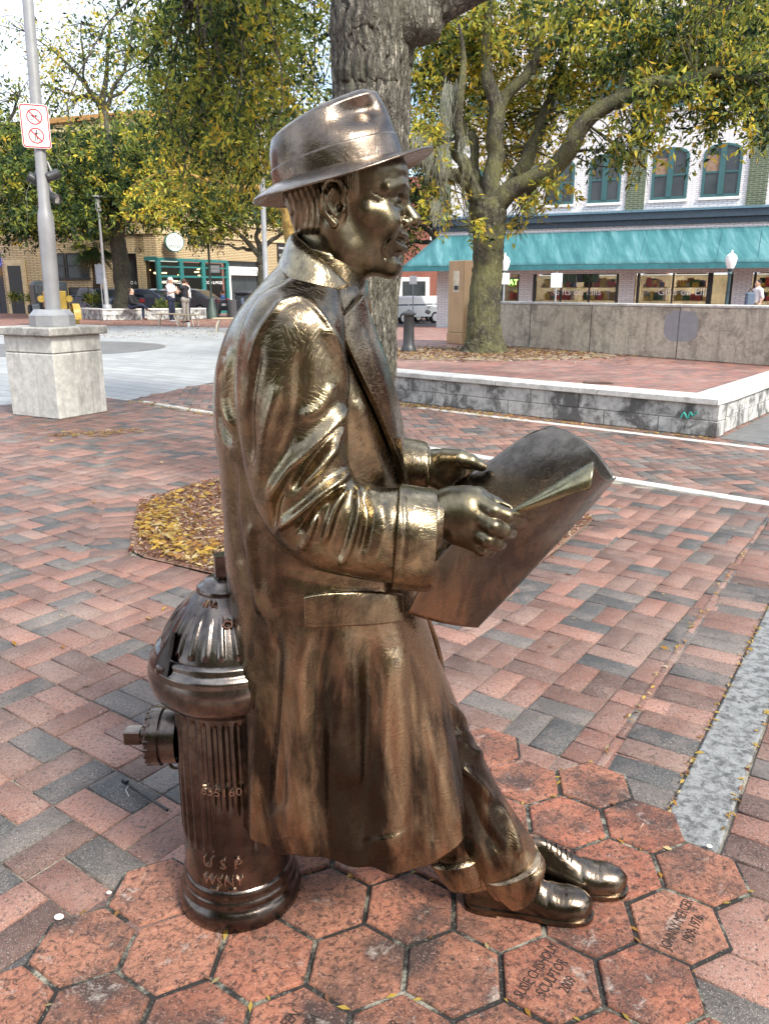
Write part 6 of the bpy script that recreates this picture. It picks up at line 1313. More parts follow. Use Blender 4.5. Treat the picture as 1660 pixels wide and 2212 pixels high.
far_tree('oak_tree', 'slender oak before the cafe with a forked trunk beside the lamp', [A4(567, 680, Y4, 0.30), A4(567, 600, Y4, 0.24), A4(565, 560, Y4, 0.22), A4(560, 545, Y4, 0.22)],
 [[A4(563, 555, Y4, .16), A4(545, 530, Y4, .12), A4(520, 505, Y4, .09), A4(495, 495, Y4, .06), A4(460, 480, Y4, .03)], [A4(565, 550, Y4, .16), A4(560, 510, Y4, .11), A4(545, 470, Y4, .08), A4(530, 420, Y4, .04)], [A4(566, 552, Y4, .14), A4(585, 525, Y4, .1), A4(610, 505, Y4, .07), A4(640, 480, Y4, .04)], [A4(552, 538, Y4, .1), A4(530, 540, Y4, .08), A4(495, 525, Y4, .05), A4(470, 525, Y4, .03)]],
 [CF(470, 470, Y4, 75, 45, 2400, .12), CF(430, 500, Y4, 40, 28, 800, .1), CF(540, 440, Y4, 80, 45, 2400, .15), CF(620, 470, Y4, 60, 40, 1300, .12), CF(480, 400, Y4, 90, 40, 2000, .2), CF(590, 390, Y4, 70, 40, 1500, .3)], 0.22, 0.12, sub=14, spread=0.28, tw=50)
Yg = 27.0
far_tree('oak_tree', 'golden lit oak limb and hanging leaves behind the hat brim', [A4(640, 690, Yg, 0.35), A4(636, 560, Yg, 0.3), A4(628, 470, Yg, 0.28), A4(618, 440, Yg, 0.26)],
 [[A4(620, 450, Yg, .2), A4(590, 425, Yg, .16), A4(545, 403, Yg-.5, .12), A4(490, 400, Yg-1, .09), A4(440, 390, Yg-1, .06), A4(400, 370, Yg-1, .03)], [A4(620, 445, Yg, .2), A4(640, 380, Yg, .14), A4(600, 300, Yg, .09), A4(540, 250, Yg, .05)], [A4(622, 445, Yg, .18), A4(680, 400, Yg, .12), A4(720, 330, Yg, .06)]],
 [CF(420, 330, Yg, 90, 50, 2400, .25, 1.6), CF(520, 320, Yg, 80, 50, 2200, .35, 1.6), CF(360, 250, Yg, 80, 70, 2600, .15, 1.6), CF(470, 250, Yg, 90, 60, 2600, .25, 1.6), CF(560, 240, Yg, 70, 60, 1800, .3, 1.6), CF(640, 200, Yg, 60, 90, 1800, .3, 1.6), CF(430, 150, Yg, 120, 80, 3400, .12, 1.8), CF(600, 90, Yg, 110, 80, 2600, .2, 1.8), CF(330, 60, Yg, 50, 90, 900, .12, 1.6), CF(470, 40, Yg, 100, 60, 2400, .15, 1.8), CF(360, 400, Yg-1, 60, 45, 1100, .55, 1.2), CF(700, 330, Yg, 50, 50, 800, .5, 1.4)], 0.17, 0.3, mat=M_BARKY, sub=14, spread=0.24, tw=60)
Y8 = 50.0
far_tree('oak_tree', 'dark bare limbed oak beyond the awning corner', [A4(985, 640, Y8, 0.4), A4(975, 560, Y8, 0.35), A4(960, 520, Y8, 0.3)],
 [[A4(965, 540, Y8, .22), A4(930, 500, Y8, .16), A4(890, 480, Y8, .1), A4(850, 470, Y8, .05)], [A4(962, 525, Y8, .2), A4(925, 470, Y8, .14), A4(895, 440, Y8, .08), A4(860, 400, Y8, .04)], [A4(965, 535, Y8, .2), A4(910, 525, Y8, .12), A4(870, 530, Y8, .06)], [A4(960, 520, Y8, .2), A4(955, 450, Y8, .14), A4(930, 380, Y8, .07)]],
 [CF(900, 450, Y8, 60, 40, 1600, .06), CF(940, 400, Y8, 50, 50, 1800, .08), CF(870, 510, Y8, 40, 30, 700, .06), CF(900, 330, Y8, 80, 60, 2400, .3), CF(960, 300, Y8, 80, 70, 2400, .4), CF(820, 380, Y8, 60, 70, 1800, .2), CF(1000, 200, Y8, 120, 90, 3000, .4)], 0.28, 0.15, dark=0.5, sub=16, spread=0.35, tw=40)
# palm against the tan wall
pp_ = at(207, 655, 43.5); pm = empty('palm_tree', tuple(pp_), 'green fan palm against the tan brick wall', 'tree')
limb('trunk', [A4(210, 672, 43.5, .22), A4(210, 610, 43.5, .2), A4(206, 560, 43.5, .24), A4(204, 535, 43.5, .2)], plain('palm_trunk', (0.10, 0.075, 0.05), 0.9, bump=0.7), pm, 20, 12, 0.02, 77, 0.08)
M_FROND = leaf_mat('palm_fronds', 0.25); rg = np.random.default_rng(12); pc_ = at(204, 532, 43.5)
for k in range(46):
    a = rg.random()*2*math.pi; el = rg.uniform(-0.9, 1.2); d = np.array([math.cos(a)*math.cos(el), math.sin(a)*math.cos(el), math.sin(el)]); sd_ = np.cross(d, [0, 0, 1.0]); sd_ /= np.linalg.norm(sd_)+1e-6; V = []; F = []; L = rg.uniform(1.0, 1.6)
    st_ = pc_+d*0.45
    for j in range(13):
        q = (j-6)/6*1.15; dd = d*math.cos(q)+sd_*math.sin(q); tip = st_+dd*L*(1-0.15*abs(q))+np.array([0, 0, -0.28*L]); pr = np.cross(dd, [0, 0, 1.0]); pr /= np.linalg.norm(pr)+1e-6
        i = len(V); V += [st_, (st_+tip)/2+pr*0.045+np.array([0, 0, 0.1]), tip, (st_+tip)/2-pr*0.045+np.array([0, 0, 0.1])]; F.append((i, i+1, i+2, i+3))
    i = len(V); V += [pc_, pc_+sd_*0.02, st_, st_-sd_*0.02]; F.append((i, i+1, i+2, i+3))
    me = mesh('frond', np.array(V), np.array(F), M_FROND, False); col = np.array((0.11, 0.20, 0.075) if el > -0.55 else (0.20, 0.15, 0.07))*rg.uniform(0.7, 1.3); at_ = me.attributes.new('tone', 'FLOAT_COLOR', 'POINT'); at_.data.foreach_set('color', np.tile(np.append(col, 1), len(V)).astype(np.float32)); obj('frond', me, pm, True)

# --- fallen leaves
def litter(name, pts, size, gold=0.75, z=0.012, mat=M_LEAF, tilt=0.35, rng=RNG, flat=False):
    n = len(pts); p = np.concatenate([pts, np.full((n, 1), z)], 1) if pts.shape[1] == 2 else pts; a = rng.random(n)*2*math.pi; L = size*rng.uniform(0.5, 1.25, n)
    d = np.stack([np.cos(a), np.sin(a), rng.normal(0, tilt*0.5, n)], -1); s = np.stack([-np.sin(a), np.cos(a), rng.normal(0, tilt, n)], -1); w = L*0.17
    up_ = np.array([0, 0, 1.0]); V = np.stack([p-d*L[:, None]*.5, p+s*w[:, None]+up_*0.002, p+d*L[:, None]*.5, p-s*w[:, None]+up_*0.002], 1)
    V[..., 2] = np.maximum(V[..., 2], p[:, None, 2]-0.003)
    y = np.array([(0.50, 0.33, 0.07), (0.42, 0.22, 0.05), (0.58, 0.47, 0.24), (0.34, 0.19, 0.07), (0.52, 0.37, 0.09)])[rng.integers(0, 5, n)]; br = np.array([(0.20, 0.085, 0.05), (0.30, 0.16, 0.10), (0.52, 0.42, 0.33), (0.10, 0.045, 0.03)])[rng.integers(0, 4, n)]
    c = np.where((rng.random(n) < gold)[:, None], y, br)*rng.uniform(.7, 1.2, (n, 1)); me = mesh(name, V.reshape(-1, 3), np.arange(4*n).reshape(-1, 4), mat, False)
    t = me.attributes.new('tone', 'FLOAT_COLOR', 'POINT'); t.data.foreach_set('color', np.concatenate([np.repeat(c, 4, 0), np.ones((4*n, 1))], 1).astype(np.float32).ravel()); o = obj(name, me); tag(o, kind='stuff'); return o
a = RNG.random(26000)*2*math.pi; r = np.sqrt(RNG.random(26000))*PITR/np.cos(((a-R(194)+R(22.5)) % R(45))-R(22.5))*0.995; q = PIT+np.stack([r*np.cos(a), r*np.sin(a)], -1)
litter('mulch_chips', np.concatenate([q, (0.022+0.05*(1-np.clip(r/PITR, 0, 1))**1.5)[:, None]], 1), 0.030, 0.05, tilt=0.6)
ra = R(205)+RNG.normal(0, 0.50, 900); rr_ = PITR*(0.985-np.abs(RNG.normal(0, 0.12, 900))); q = PIT+np.stack([rr_*np.cos(ra), rr_*np.sin(ra)], -1)
litter('fallen_leaves', np.concatenate([np.concatenate([q, np.full((len(q), 1), 0.03)], 1), np.concatenate([PIT+np.stack([r[:420]*np.cos(a[:420]), r[:420]*np.sin(a[:420])], -1), np.full((420, 1), 0.05)], 1)]), 0.062, 0.95, tilt=0.45)
sc1 = np.stack([RNG.uniform(-4.5, 5, 900), RNG.uniform(1.5, 11.5, 900)], -1); sc1 = sc1[[octa(p) > PITR+0.02 for p in sc1]]
litter('scattered_leaves', sc1[:420], 0.042, 0.6, 0.008)
rows = []
for (pa, pb, n_, w_) in ((gnd(120, 942), gnd(290, 932), 200, 0.10), (gnd(850, 872), gnd(1130, 905), 420, 0.10), (gnd(290, 868), gnd(460, 897), 170, 0.06), (gnd(1130, 905), gnd(1545, 950), 170, 0.05), (SO.tolist()+[0], (SO+S1*3).tolist()+[0], 150, 0.006), ((SO+S2*.15).tolist()+[0], (SO+S2*.15+S1*3).tolist()+[0], 90, 0.006), ((SO-S2*.232).tolist()+[0], (SO-S2*.232+S1*3).tolist()+[0], 70, 0.008)):
    t_ = RNG.random(n_)[:, None]; rows.append(np.array(pa)[:2]*(1-t_)+np.array(pb)[:2]*t_+RNG.normal(0, w_, (n_, 2))*np.array([1, 1]))
litter('drifted_leaves', np.concatenate(rows[:4]), 0.055, 0.85, 0.011); litter('joint_leaves', np.concatenate(rows[4:]), 0.026, 0.9, 0.009)
e_ = []
for i, j, c in tiles:
    for k in range(6):
        if random.random() < 0.32:
            a0_, a1_ = R(25+60*k), R(85+60*k); t_ = random.random(); p = c+0.1172*(np.array([math.cos(a0_), math.sin(a0_)])*(1-t_)+np.array([math.cos(a1_), math.sin(a1_)])*t_); e_.append(p)
litter('tile_joint_leaves', np.array(e_), 0.026, 0.95, 0.0085, tilt=0.15)
q = mc+np.stack([RNG.normal(0, 1.35, 5200), RNG.normal(0, 0.75, 5200)], -1); litter('earth_leaves', q, 0.085, 0.25, PZ+0.02)
q = np.stack([RNG.uniform(-13, -3, 2600), RNG.uniform(24, 40, 2600)], -1); litter('plaza_leaves', q, 0.10, 0.35, 0.01)
# --- unseen oaks added round the viewer to darken what the bronze mirrors
for i, (x, y, h_, lb) in enumerate(((-7, -8, 7.5, 'unseen oak added behind the viewer, nearest the ochre block'), (-1.5, -11, 8.0, 'unseen oak added behind the viewer, before the tan block'), (6, -9, 7.0, 'unseen oak added behind the viewer, before the white block'), (-13, 1, 7.5, 'unseen oak added at the left side of the square'), (12, -1, 7.0, 'unseen oak added at the right side of the square'), (-4, -5.5, 6.5, 'unseen young oak added close behind the viewer'), (2.5, -7, 7.0, 'unseen broad oak added behind the viewer, between tan and white blocks'))):
    far_tree('oak_tree', lb, [(x, y, 0, .35), (x, y, 1.5, .28), (x+.1, y, 3.0, .26)], [[(x, y, 2.8, .2), (x+1.2, y+.3, 4.2, .12), (x+2.2, y+.2, 5.2, .05)], [(x, y, 2.8, .2), (x-1.2, y-.3, 4.4, .12), (x-2.1, y, 5.4, .05)]], [((x+a*1.7, y+b*1.5, h_*0.62+c), (1.7, 1.6, 1.3), 1500, .1) for a, b, c in ((-1, 0, 0), (1, 0, .2), (0, -1, .4), (0, 1, .1), (0, 0, 1.2))], 0.26, 0.1, tw=0)

# ================================================================== STREET FURNITURE
M_GALV = plain('grey_painted_steel', (0.34, 0.35, 0.36), 0.45, 0.25, 0.10, 5.0); M_DKMETAL = plain('dark_grey_metal', (0.055, 0.058, 0.062), 0.45, 0.3); M_SIGNW = plain('sign_white', (0.82, 0.82, 0.80), 0.4, var=0.03); M_SIGNR = plain('sign_red', (0.42, 0.015, 0.03), 0.4, var=0.06); M_FROST = plain('frosted_glass', (0.78, 0.80, 0.78), 0.3, var=0.05)
# --- pedestal with lamp pole
pc0 = gnd(130, 907)[:2]; dL = np.array([-0.885, 0.465]); dR = np.array([0.465, 0.885]); sL, sR = 0.78, 0.70; cen = pc0+dL*sL/2+dR*sR/2
ped = empty('concrete_pedestal', (cen[0], cen[1], 0), 'square pale concrete pedestal carrying the tall lamp pole', 'pedestal'); Mp = Matrix.Rotation(math.atan2(dR[1], dR[0]), 4, 'Z')
M_PED = concrete('pedestal_concrete', (0.70, 0.70, 0.64), 0.5, 2.2, 0.4, 0.5, 0.75, 0.5)
MB().bev((-sR/2, -sL/2, 0), (sR/2, sL/2, 0.715), 0.012, Mp).build('lower_block', M_PED, ped); MB().bev((-sR/2+0.003, -sL/2+0.003, 0.722), (sR/2-0.003, sL/2-0.003, 0.905), 0.01, Mp).build('upper_course', M_PED, ped); MB().box((-sR/2+0.02, -sL/2+0.02, 0.70), (sR/2-0.02, sL/2-0.02, 0.93), Mp).build('core', plain('mortar_grey', (0.16, 0.16, 0.15)), ped)
MB().bev((-sR/2-0.06, -sL/2-0.06, 0.908), (sR/2+0.06, sL/2+0.06, 1.0), 0.012, Mp).build('cap_slab', concrete('weathered_cap', (0.52, 0.51, 0.46), 0.8, 4.0, 0.6, 0.42, 0.64), ped)
pole = empty('lamp_pole', (cen[0]+0.02, cen[1], 1.0), 'tall grey steel lamp pole with a prohibition sign on the pedestal', 'pole')
def oct_(r, z0, z1, r1=None): r1 = r1 or r; b = MB(); V = [(r*math.cos(R(22.5+45*k)), r*math.sin(R(22.5+45*k)), z0) for k in range(8)]+[(r1*math.cos(R(22.5+45*k)), r1*math.sin(R(22.5+45*k)), z1) for k in range(8)]; return b.add(V, [tuple(range(8))[::-1], tuple(range(8, 16))]+[(i, (i+1) % 8, 8+(i+1) % 8, 8+i) for i in range(8)])
oct_(0.245, 0.002, 0.115).build('base_collar', M_GALV, pole); oct_(0.243, 0.117, 0.18, 0.185).build('collar_slope', M_GALV, pole)
lean = math.tan(R(1.6))
def pl(z): return (0.02+lean*(z-0.18), 0, z)
zs_ = [0.18, 0.5, 1.0, 1.12, 1.20, 1.26, 1.6, 2.5, 3.6, 5.2, 7.0]; rs_ = [0.083, 0.084, 0.0865, 0.087, 0.078, 0.062, 0.060, 0.058, 0.055, 0.052, 0.048]
MB().tube([pl(z) for z in zs_], rs_, 28).build('shaft', M_GALV, pole, True)
b = MB(); b.tube([pl(7.0), (lean*7+0.1, 0, 7.3), (lean*7+1.2, 0, 7.45)], 0.04, 10); b.build('lamp_arm', M_GALV, pole, True); MB().bev((lean*7+1.1, -0.14, 7.38), (lean*7+1.8, 0.14, 7.5), 0.03).build('lamp_head', M_GALV, pole)
# sign
zc = at(90, 272, cen[1]-0.1)[2]-1.0; sg0 = np.array([pl(zc)[0]+0.005, -0.085, zc]); sang = R(24)
Ms2 = Matrix.Translation(Vector(sg0)) @ Matrix.Rotation(sang, 4, 'Z')
def rrect(w, h, r, n=5):
    P = []
    for cx__, cy__, a0_ in ((w/2-r, h/2-r, 0), (-w/2+r, h/2-r, 90), (-w/2+r, -h/2+r, 180), (w/2-r, -h/2+r, 270)): P += [(cx__+r*math.cos(R(a0_+90*k/n)), cy__+r*math.sin(R(a0_+90*k/n))) for k in range(n+1)]
    return P
def flat(poly, y0, y1, M, b=None):                      # polygon in local x,z, facing -y
    b = b or MB(); n = len(poly); V = [(x, y0, z) for x, z in poly]+[(x, y1, z) for x, z in poly]; V = np.array(V)@np.array(M.to_3x3()).T+np.array(M.translation)
    return b.add(V, [tuple(range(n)), tuple(range(n, 2*n))[::-1]]+[(i, n+i, n+(i+1) % n, (i+1) % n) for i in range(n)])
def ringf(po, pi, y0, y1, M):
    b = MB(); n = len(po); V = [(x, y, z) for poly in (po, pi) for y in (y0, y1) for x, z in poly]; V = np.array(V)@np.array(M.to_3x3()).T+np.array(M.translation)
    F = []
    for i in range(n): j = (i+1) % n; F += [(i, 2*n+i, 2*n+j, j), (n+i, n+j, 3*n+j, 3*n+i), (i, j, n+j, n+i), (2*n+i, 3*n+i, 3*n+j, 2*n+j)]
    return b.add(V, F)
def circ(r, cx=0, cz=0, n=28): return [(cx+r*math.cos(2*math.pi*k/n), cz+r*math.sin(2*math.pi*k/n)) for k in range(n)]
SW, SH = 0.285, 0.43
plate = flat(rrect(SW, SH, 0.035), 0.0, 0.004, Ms2).build('sign_plate', M_SIGNW, pole)
ringf(rrect(SW-0.012, SH-0.012, 0.03), rrect(SW-0.034, SH-0.034, 0.022), -0.002, 0.0005, Ms2).build('red_border', M_SIGNR, plate)
for cz in (0.092, -0.092):
    ringf(circ(0.078, 0, cz), circ(0.066, 0, cz), -0.0022, 0.0005, Ms2).build('red_circle', M_SIGNR, plate)
    M = Ms2 @ Matrix.Translation((0, 0, cz)) @ Matrix.Rotation(R(45), 4, 'Y'); flat([(-0.07, -0.006), (0.07, -0.006), (0.07, 0.006), (-0.07, 0.006)], -0.0032, -0.0005, M).build('red_slash', M_SIGNR, plate)
for dx in (-0.03, 0.03): ringf(circ(0.022, dx, 0.082, 18), circ(0.017, dx, 0.082, 18), -0.0016, 0.0004, Ms2).build('cycle_wheel', M_BLACKF, plate)
for k_, (p_, q_) in enumerate((((-0.03, 0.082), (-0.008, 0.108)), ((-0.008, 0.108), (0.02, 0.108)), ((0.03, 0.082), (0.018, 0.118)), ((-0.008, 0.108), (0.0, 0.084)), ((0.0, 0.084), (0.02, 0.108)))):
    d_ = np.array(q_)-np.array(p_); n_ = np.array([-d_[1], d_[0]])/np.linalg.norm(d_)*0.0028; flat([tuple(np.array(p_)-n_), tuple(np.array(q_)-n_), tuple(np.array(q_)+n_), tuple(np.array(p_)+n_)], -0.0012-0.0001*k_, 0.0004, Ms2).build('cycle_tube', M_BLACKF, plate)
flat(circ(0.009, 0.005, -0.045, 16), -0.0014, 0.0004, Ms2).build('skater_head', M_BLACKF, plate)
for k_, poly in enumerate(([(-0.008, -0.058), (0.012, -0.058), (0.006, -0.100), (-0.010, -0.100)], [(0.010, -0.060), (0.035, -0.072), (0.033, -0.078), (0.008, -0.068)], [(-0.010, -0.098), (-0.002, -0.098), (-0.012, -0.138), (-0.021, -0.136)], [(0.0, -0.098), (0.008, -0.098), (0.016, -0.136), (0.008, -0.138)], [(-0.03, -0.140), (0.03, -0.144), (0.03, -0.148), (-0.03, -0.145)])): flat(poly, -0.0011-0.0001*k_, 0.0004, Ms2).build('skater_body', M_BLACKF, plate)
for zb_ in (zc+0.1, zc-0.1): MB().lathe([(0.066, zb_-0.012), (0.068, zb_), (0.066, zb_+0.012)], (pl(zb_)[0], 0, 0), 20).build('sign_band', M_DKMETAL, pole, True)
# spotlights on the pole
def spot(px, py, ang, el, nm):
    p = at(px, py, cen[1]+0.05)-np.array([cen[0]+0.02, cen[1], 1.0]); Mq = Matrix.Translation(Vector(p)) @ Matrix.Rotation(ang, 4, 'Z') @ Matrix.Rotation(el, 4, 'Y'); b = MB().lathe([(0.0, -0.09), (0.04, -0.09), (0.048, -0.06), (0.052, 0.06), (0.055, 0.085), (0.047, 0.085), (0.045, 0.07)], n=20, ax='x', cap=False)
    V = np.concatenate(b.V)@np.array(Mq.to_3x3()).T+np.array(Mq.translation); o = obj('spotlight', mesh('spotlight', V, b.F, M_DKMETAL), pole)
    e = MB().lathe([(0.045, 0.068), (0.0, 0.072)], n=20, ax='x', cap=False); V = np.concatenate(e.V)@np.array(Mq.to_3x3()).T+np.array(Mq.translation); obj('lens', mesh('lens', V, e.F, M_FROST), o)
    MB().tube([p+np.array([0, 0, 0.05]), p+np.array([-0.03 if px > 95 else 0.03, 0, 0.14]), np.array([pl(p[2])[0], 0, p[2]+0.12])], 0.012, 8).build('bracket', M_GALV, o)
spot(113, 425, R(-20), R(25), 'a'); spot(112, 380, R(60), R(-20), 'b'); spot(78, 390, R(200), R(-30), 'c')

# --- plaza lamp posts with flat caps
def plaza_lamp(u, Y, ztop, zbase, label):
    p = at(u, 620, Y); o = empty('lamp_post', (p[0], p[1], zbase), label, 'lamp post', 'plaza lamp posts'); H = ztop-zbase
    MB().lathe([(0.21, 0.0), (0.21, 0.17), (0.18, 0.22), (0.11, 0.24)], n=24).build('base', M_GALV, o, True); MB().lathe([(0.105, 0.2), (0.10, 0.3), (0.095, 1.3), (0.080, 1.36), (0.066, 1.42), (0.062, H-0.75), (0.08, H-0.70)], n=20).build('shaft', M_GALV, o, True)
    MB().lathe([(0.085, H-0.70), (0.125, H-0.62), (0.125, H-0.1), (0.13, H-0.09)], n=24).build('lantern', M_FROST, o, True); MB().lathe([(0.34, H-0.088), (0.34, H-0.03), (0.05, H)], n=28).build('cap_disc', M_GALV, o, True, 30)
    for k in range(3): a = R(120*k+20); MB().tube([(0.135*math.cos(a), 0.135*math.sin(a), H-0.66), (0.135*math.cos(a), 0.135*math.sin(a), H-0.07)], 0.012, 6).build('strut', M_GALV, o)
plaza_lamp(228, 39.0, 5.55, 0.47, 'slim white lamp post in front of the fan palm'); plaza_lamp(575, 21.5, 5.45, 0.0, 'slim lamp post rising just left of the hat')
def acorn_lamp(u, v, Y, label):
    pt = at(u, v, Y); z0 = float(ground_z(np.array(pt[0]), np.array(Y))); o = empty('acorn_lamp', (pt[0], pt[1], z0), label, 'street lamp', 'acorn street lamps before the shop'); H = pt[2]-z0; m = plain('dark_teal_iron', (0.045, 0.095, 0.11), 0.45, 0.2)
    MB().lathe([(0.18, 0), (0.18, 0.25), (0.12, 0.4), (0.085, 0.6), (0.065, 0.7), (0.055, H-0.75), (0.09, H-0.72), (0.05, H-0.66), (0.10, H-0.58), (0.11, H-0.55)], n=18).build('post', m, o, True, 50)
    MB().lathe([(0.11, H-0.55), (0.17, H-0.40), (0.20, H-0.22), (0.17, H-0.12)], n=20).build('globe', M_FROST, o, True); MB().lathe([(0.18, H-0.12), (0.10, H-0.05), (0.04, H-0.02), (0.03, H+0.06), (0.0, H+0.09)], n=18).build('finial', M_FROST, o, True); return o
acorn_lamp(1090, 551, 31.0, 'white globe street lamp beside the planter oak trunk'); acorn_lamp(1580, 545, 29.5, 'white globe street lamp before the shop door')
def post_sign(u, v0, v1, w, Y, label, mat=M_SIGNW, h=None, cat='sign'):
    p0_ = at(u, v0, Y); p1_ = at(u, v1, Y); z0 = float(ground_z(np.array(p0_[0]), np.array(Y))); o = empty('street_sign', (p0_[0], p0_[1], z0), label, cat)
    MB().tube([(0, 0.03, 0), (0, 0.03, p0_[2]-z0+0.05)], 0.03, 8).build('post', M_GALV, o); a, c_ = p1_[2]-z0, p0_[2]-z0; MB().bev((-w/2, -0.012, a), (w/2, 0.0, c_), 0.004).build('plate', mat, o); return o
M_PALEBLUE = plain('pale_blue_sign', (0.62, 0.72, 0.74), 0.45)
o = post_sign(1202, 590, 621, 0.42, 30.5, 'pale blue notice plate on a post before the shop window', M_PALEBLUE)
o = post_sign(1089, 590, 614, 0.38, 30.8, 'white notice plate on the lamp by the oak trunk')
o = post_sign(892, 596, 614, 0.42, 46.0, 'small white parking sign above the silver car'); 
for z in (0.30, 0.18): pass
o = post_sign(214, 571, 613, 0.42, 40.0, 'grey backed sign on a post beside the fan palm', plain('grey_sign_back', (0.25, 0.28, 0.33), 0.5))
st = empty('street_name_sign', tuple(at(459, 690, 41.0)*np.array([1, 1, 0])), 'dark pole with stacked street name blades before the cafe', 'sign'); MB().tube([(0, 0, 0), (0, 0, 4.9)], 0.06, 8).build('post', plain('green_iron', (0.05, 0.08, 0.07), 0.5), st); MB().lathe([(0.34, 0), (0.30, 0.25), (0.2, 0.5), (0.12, 0.9), (0.07, 1.0)], n=16).build('base', plain('green_iron', (0.05, 0.08, 0.07)), st, True)
for zz_, s_ in ((at(465, 577, 41)[2], 'W BRYAN ST'), (at(465, 585, 41)[2], 'BARNARD ST')):
    MB().bev((0.0, -0.02, zz_-0.09), (0.50, 0.0, zz_+0.09), 0.003).build('name_blade', plain('blade_grey', (0.34, 0.38, 0.40), 0.5), st)
    me = text_mesh(s_, 0.085, 0.002); me.materials.append(M_LETW); t_ = obj('lettering', me, st); t_.rotation_euler = (R(90), 0, 0); t_.location = (0.25, -0.023, zz_)

# --- bollard
bp = gnd(882, 761, PZ); bo_ = empty('bollard', tuple(bp), 'dark grey metal bollard with a domed cap beside the oak', 'bollard'); k = 0.80
MB().lathe([(0.14, 0), (0.14, 0.04), (0.115, 0.10), (0.098, 0.14), (0.090, 0.62), (0.105, 0.64)], n=24).build('shaft', M_DKMETAL, bo_, True, 40); MB().lathe([(0.125, 0.642), (0.125, 0.67), (0.09, 0.70), (0.03, 0.715), (0.028, 0.73)], n=24).build('cap', M_DKMETAL, bo_, True, 40); MB().bev((-0.04, -0.03, 0.73), (0.05, 0.03, 0.80), 0.012, Matrix.Rotation(R(25), 4, 'Y')).build('finial', M_DKMETAL, bo_)

# --- far seat walls with planting, benches, bins
seat = empty('seat_wall', tuple(gnd(223, 692)), 'long low concrete seat wall that the man in black sits on', 'wall')
def seat_run(p0_, p1_, h, root, dep=0.5):
    d = (p1_-p0_)/np.linalg.norm(p1_-p0_); L = np.linalg.norm(p1_-p0_); M = frame(p0_, d); s = 1
    x = 0
    while x < L-0.01:
        e = min(x+1.0, L); MB().bev((x+0.006, 0.03, 0), (e-0.006, dep-0.03, (h-0.08)*0.5-0.004), 0.01, M).build('block', M_BLOCK, root, world=True); MB().bev((x+0.006, 0.03, (h-0.08)*0.5), (e-0.006, dep-0.03, h-0.08), 0.01, M).build('block', M_BLOCK, root, world=True); MB().bev((x+0.004, 0, h-0.078), (e-0.004, dep, h), 0.015, M).build('coping_stone', M_CAP, root, world=True); x += 1.0
sa_, sb_, sc_2 = gnd(172, 688)[:2], gnd(223, 692)[:2], gnd(447, 689)[:2]
seat_run(sa_, sb_, 0.52, seat); seat_run(sb_, sc_2, 0.52, seat)
seat2 = empty('seat_wall', tuple(gnd(40, 673)), 'low concrete seat wall behind the vintage car', 'wall'); seat_run(gnd(-40, 672)[:2], gnd(80, 675)[:2], 0.60, seat2)
# shrubs and grass on the planters
def shrub(u, v, Y, ru, rv, n, label):
    p = at(u, v, Y); o = empty('shrub', (p[0], p[1], 0.4), label, 'shrub', 'low shrubs along the seat walls'); k = Y/1720; crown('foliage', [((p[0], p[1], p[2]), (ru*k, 0.35, rv*k), n, 0.05)], o, size=0.13, droop=-0.5, sub=12, spread=0.16); MB().tube([(p[0], p[1], 0.3), (p[0], p[1], p[2])], 0.03, 6).build('stem', M_BARK3, o, world=True)
shrub(31, 645, 47, 14, 6, 500, 'low green shrub at the far left seat wall'); shrub(66, 645, 47, 10, 5, 350, 'small green shrub beside the vintage car'); shrub(196, 648, 42, 16, 7, 600, 'low green shrub before the parked wagon'); shrub(212, 650, 42, 10, 6, 350, 'low green shrub at the foot of the palm'); shrub(352, 661, 40, 16, 5, 500, 'grassy tuft on the wall left of the man in white'); shrub(372, 661, 40, 12, 4, 350, 'grassy tuft behind the man in white')
sheet('planting_bed', [gnd(168, 668, 0.40)[:2], gnd(225, 672, 0.40)[:2], gnd(445, 670, 0.40)[:2], gnd(440, 663, 0.40)[:2], gnd(170, 661, 0.40)[:2]], 0.42, joint_mat('brown_earth', (0.10, 0.06, 0.04), (0.16, 0.11, 0.06), 0.4, 0.6), thick=0.4)
M_SLAT = plain('bench_slat', (0.42, 0.34, 0.22), 0.55, var=0.15); M_LEGM = plain('bench_leg', (0.55, 0.5, 0.4), 0.4, 0.4)
def bench(u, v, rz, L, label):
    p = gnd(u, v); o = empty('bench', tuple(p), label, 'bench', 'backless plaza benches', rz)
    for k in range(6): y0_ = -0.27+k*0.092; MB().bev((-L/2, y0_, 0.42), (L/2, y0_+0.075, 0.46), 0.008).build('slat', M_SLAT, o)
    for sx_ in (-1, 1):
        for sy_ in (-1, 1): MB().tube([(sx_*(L/2-0.22), sy_*0.2, 0.42), (sx_*(L/2-0.14), sy_*0.23, 0.22), (sx_*(L/2-0.10), sy_*0.25, 0.0)], 0.028, 6).build('leg', M_LEGM, o, True)
bench(364, 702, R(6), 0.95, 'backless bench nearest the man in white'); bench(407, 705, R(-10), 0.85, 'backless bench with a paper cup beneath it'); bench(500, 716, R(4), 1.2, 'backless bench half hidden by the statue shoulder')
cp = gnd(408, 706); b = MB().lathe([(0.05, 0.0), (0.07, 0.17), (0.06, 0.17)], tuple(cp), 14); cu_ = b.build('paper_cup', M_SIGNW, None, True); tag(cu_, 'white paper cup on the ground under the bench', 'cup')
tb_ = empty('litter_bin', tuple(gnd(502, 684)), 'grey cylindrical litter bin beside the large dark bin', 'bin'); m_ = plain('bin_grey', (0.20, 0.21, 0.21), 0.55); MB().lathe([(0.24, 0), (0.25, 0.05), (0.25, 0.80)], n=22).build('body', m_, tb_, True); MB().lathe([(0.26, 0.802), (0.26, 0.86), (0.15, 0.88), (0.14, 0.82)], n=22).build('rim', m_, tb_, True)
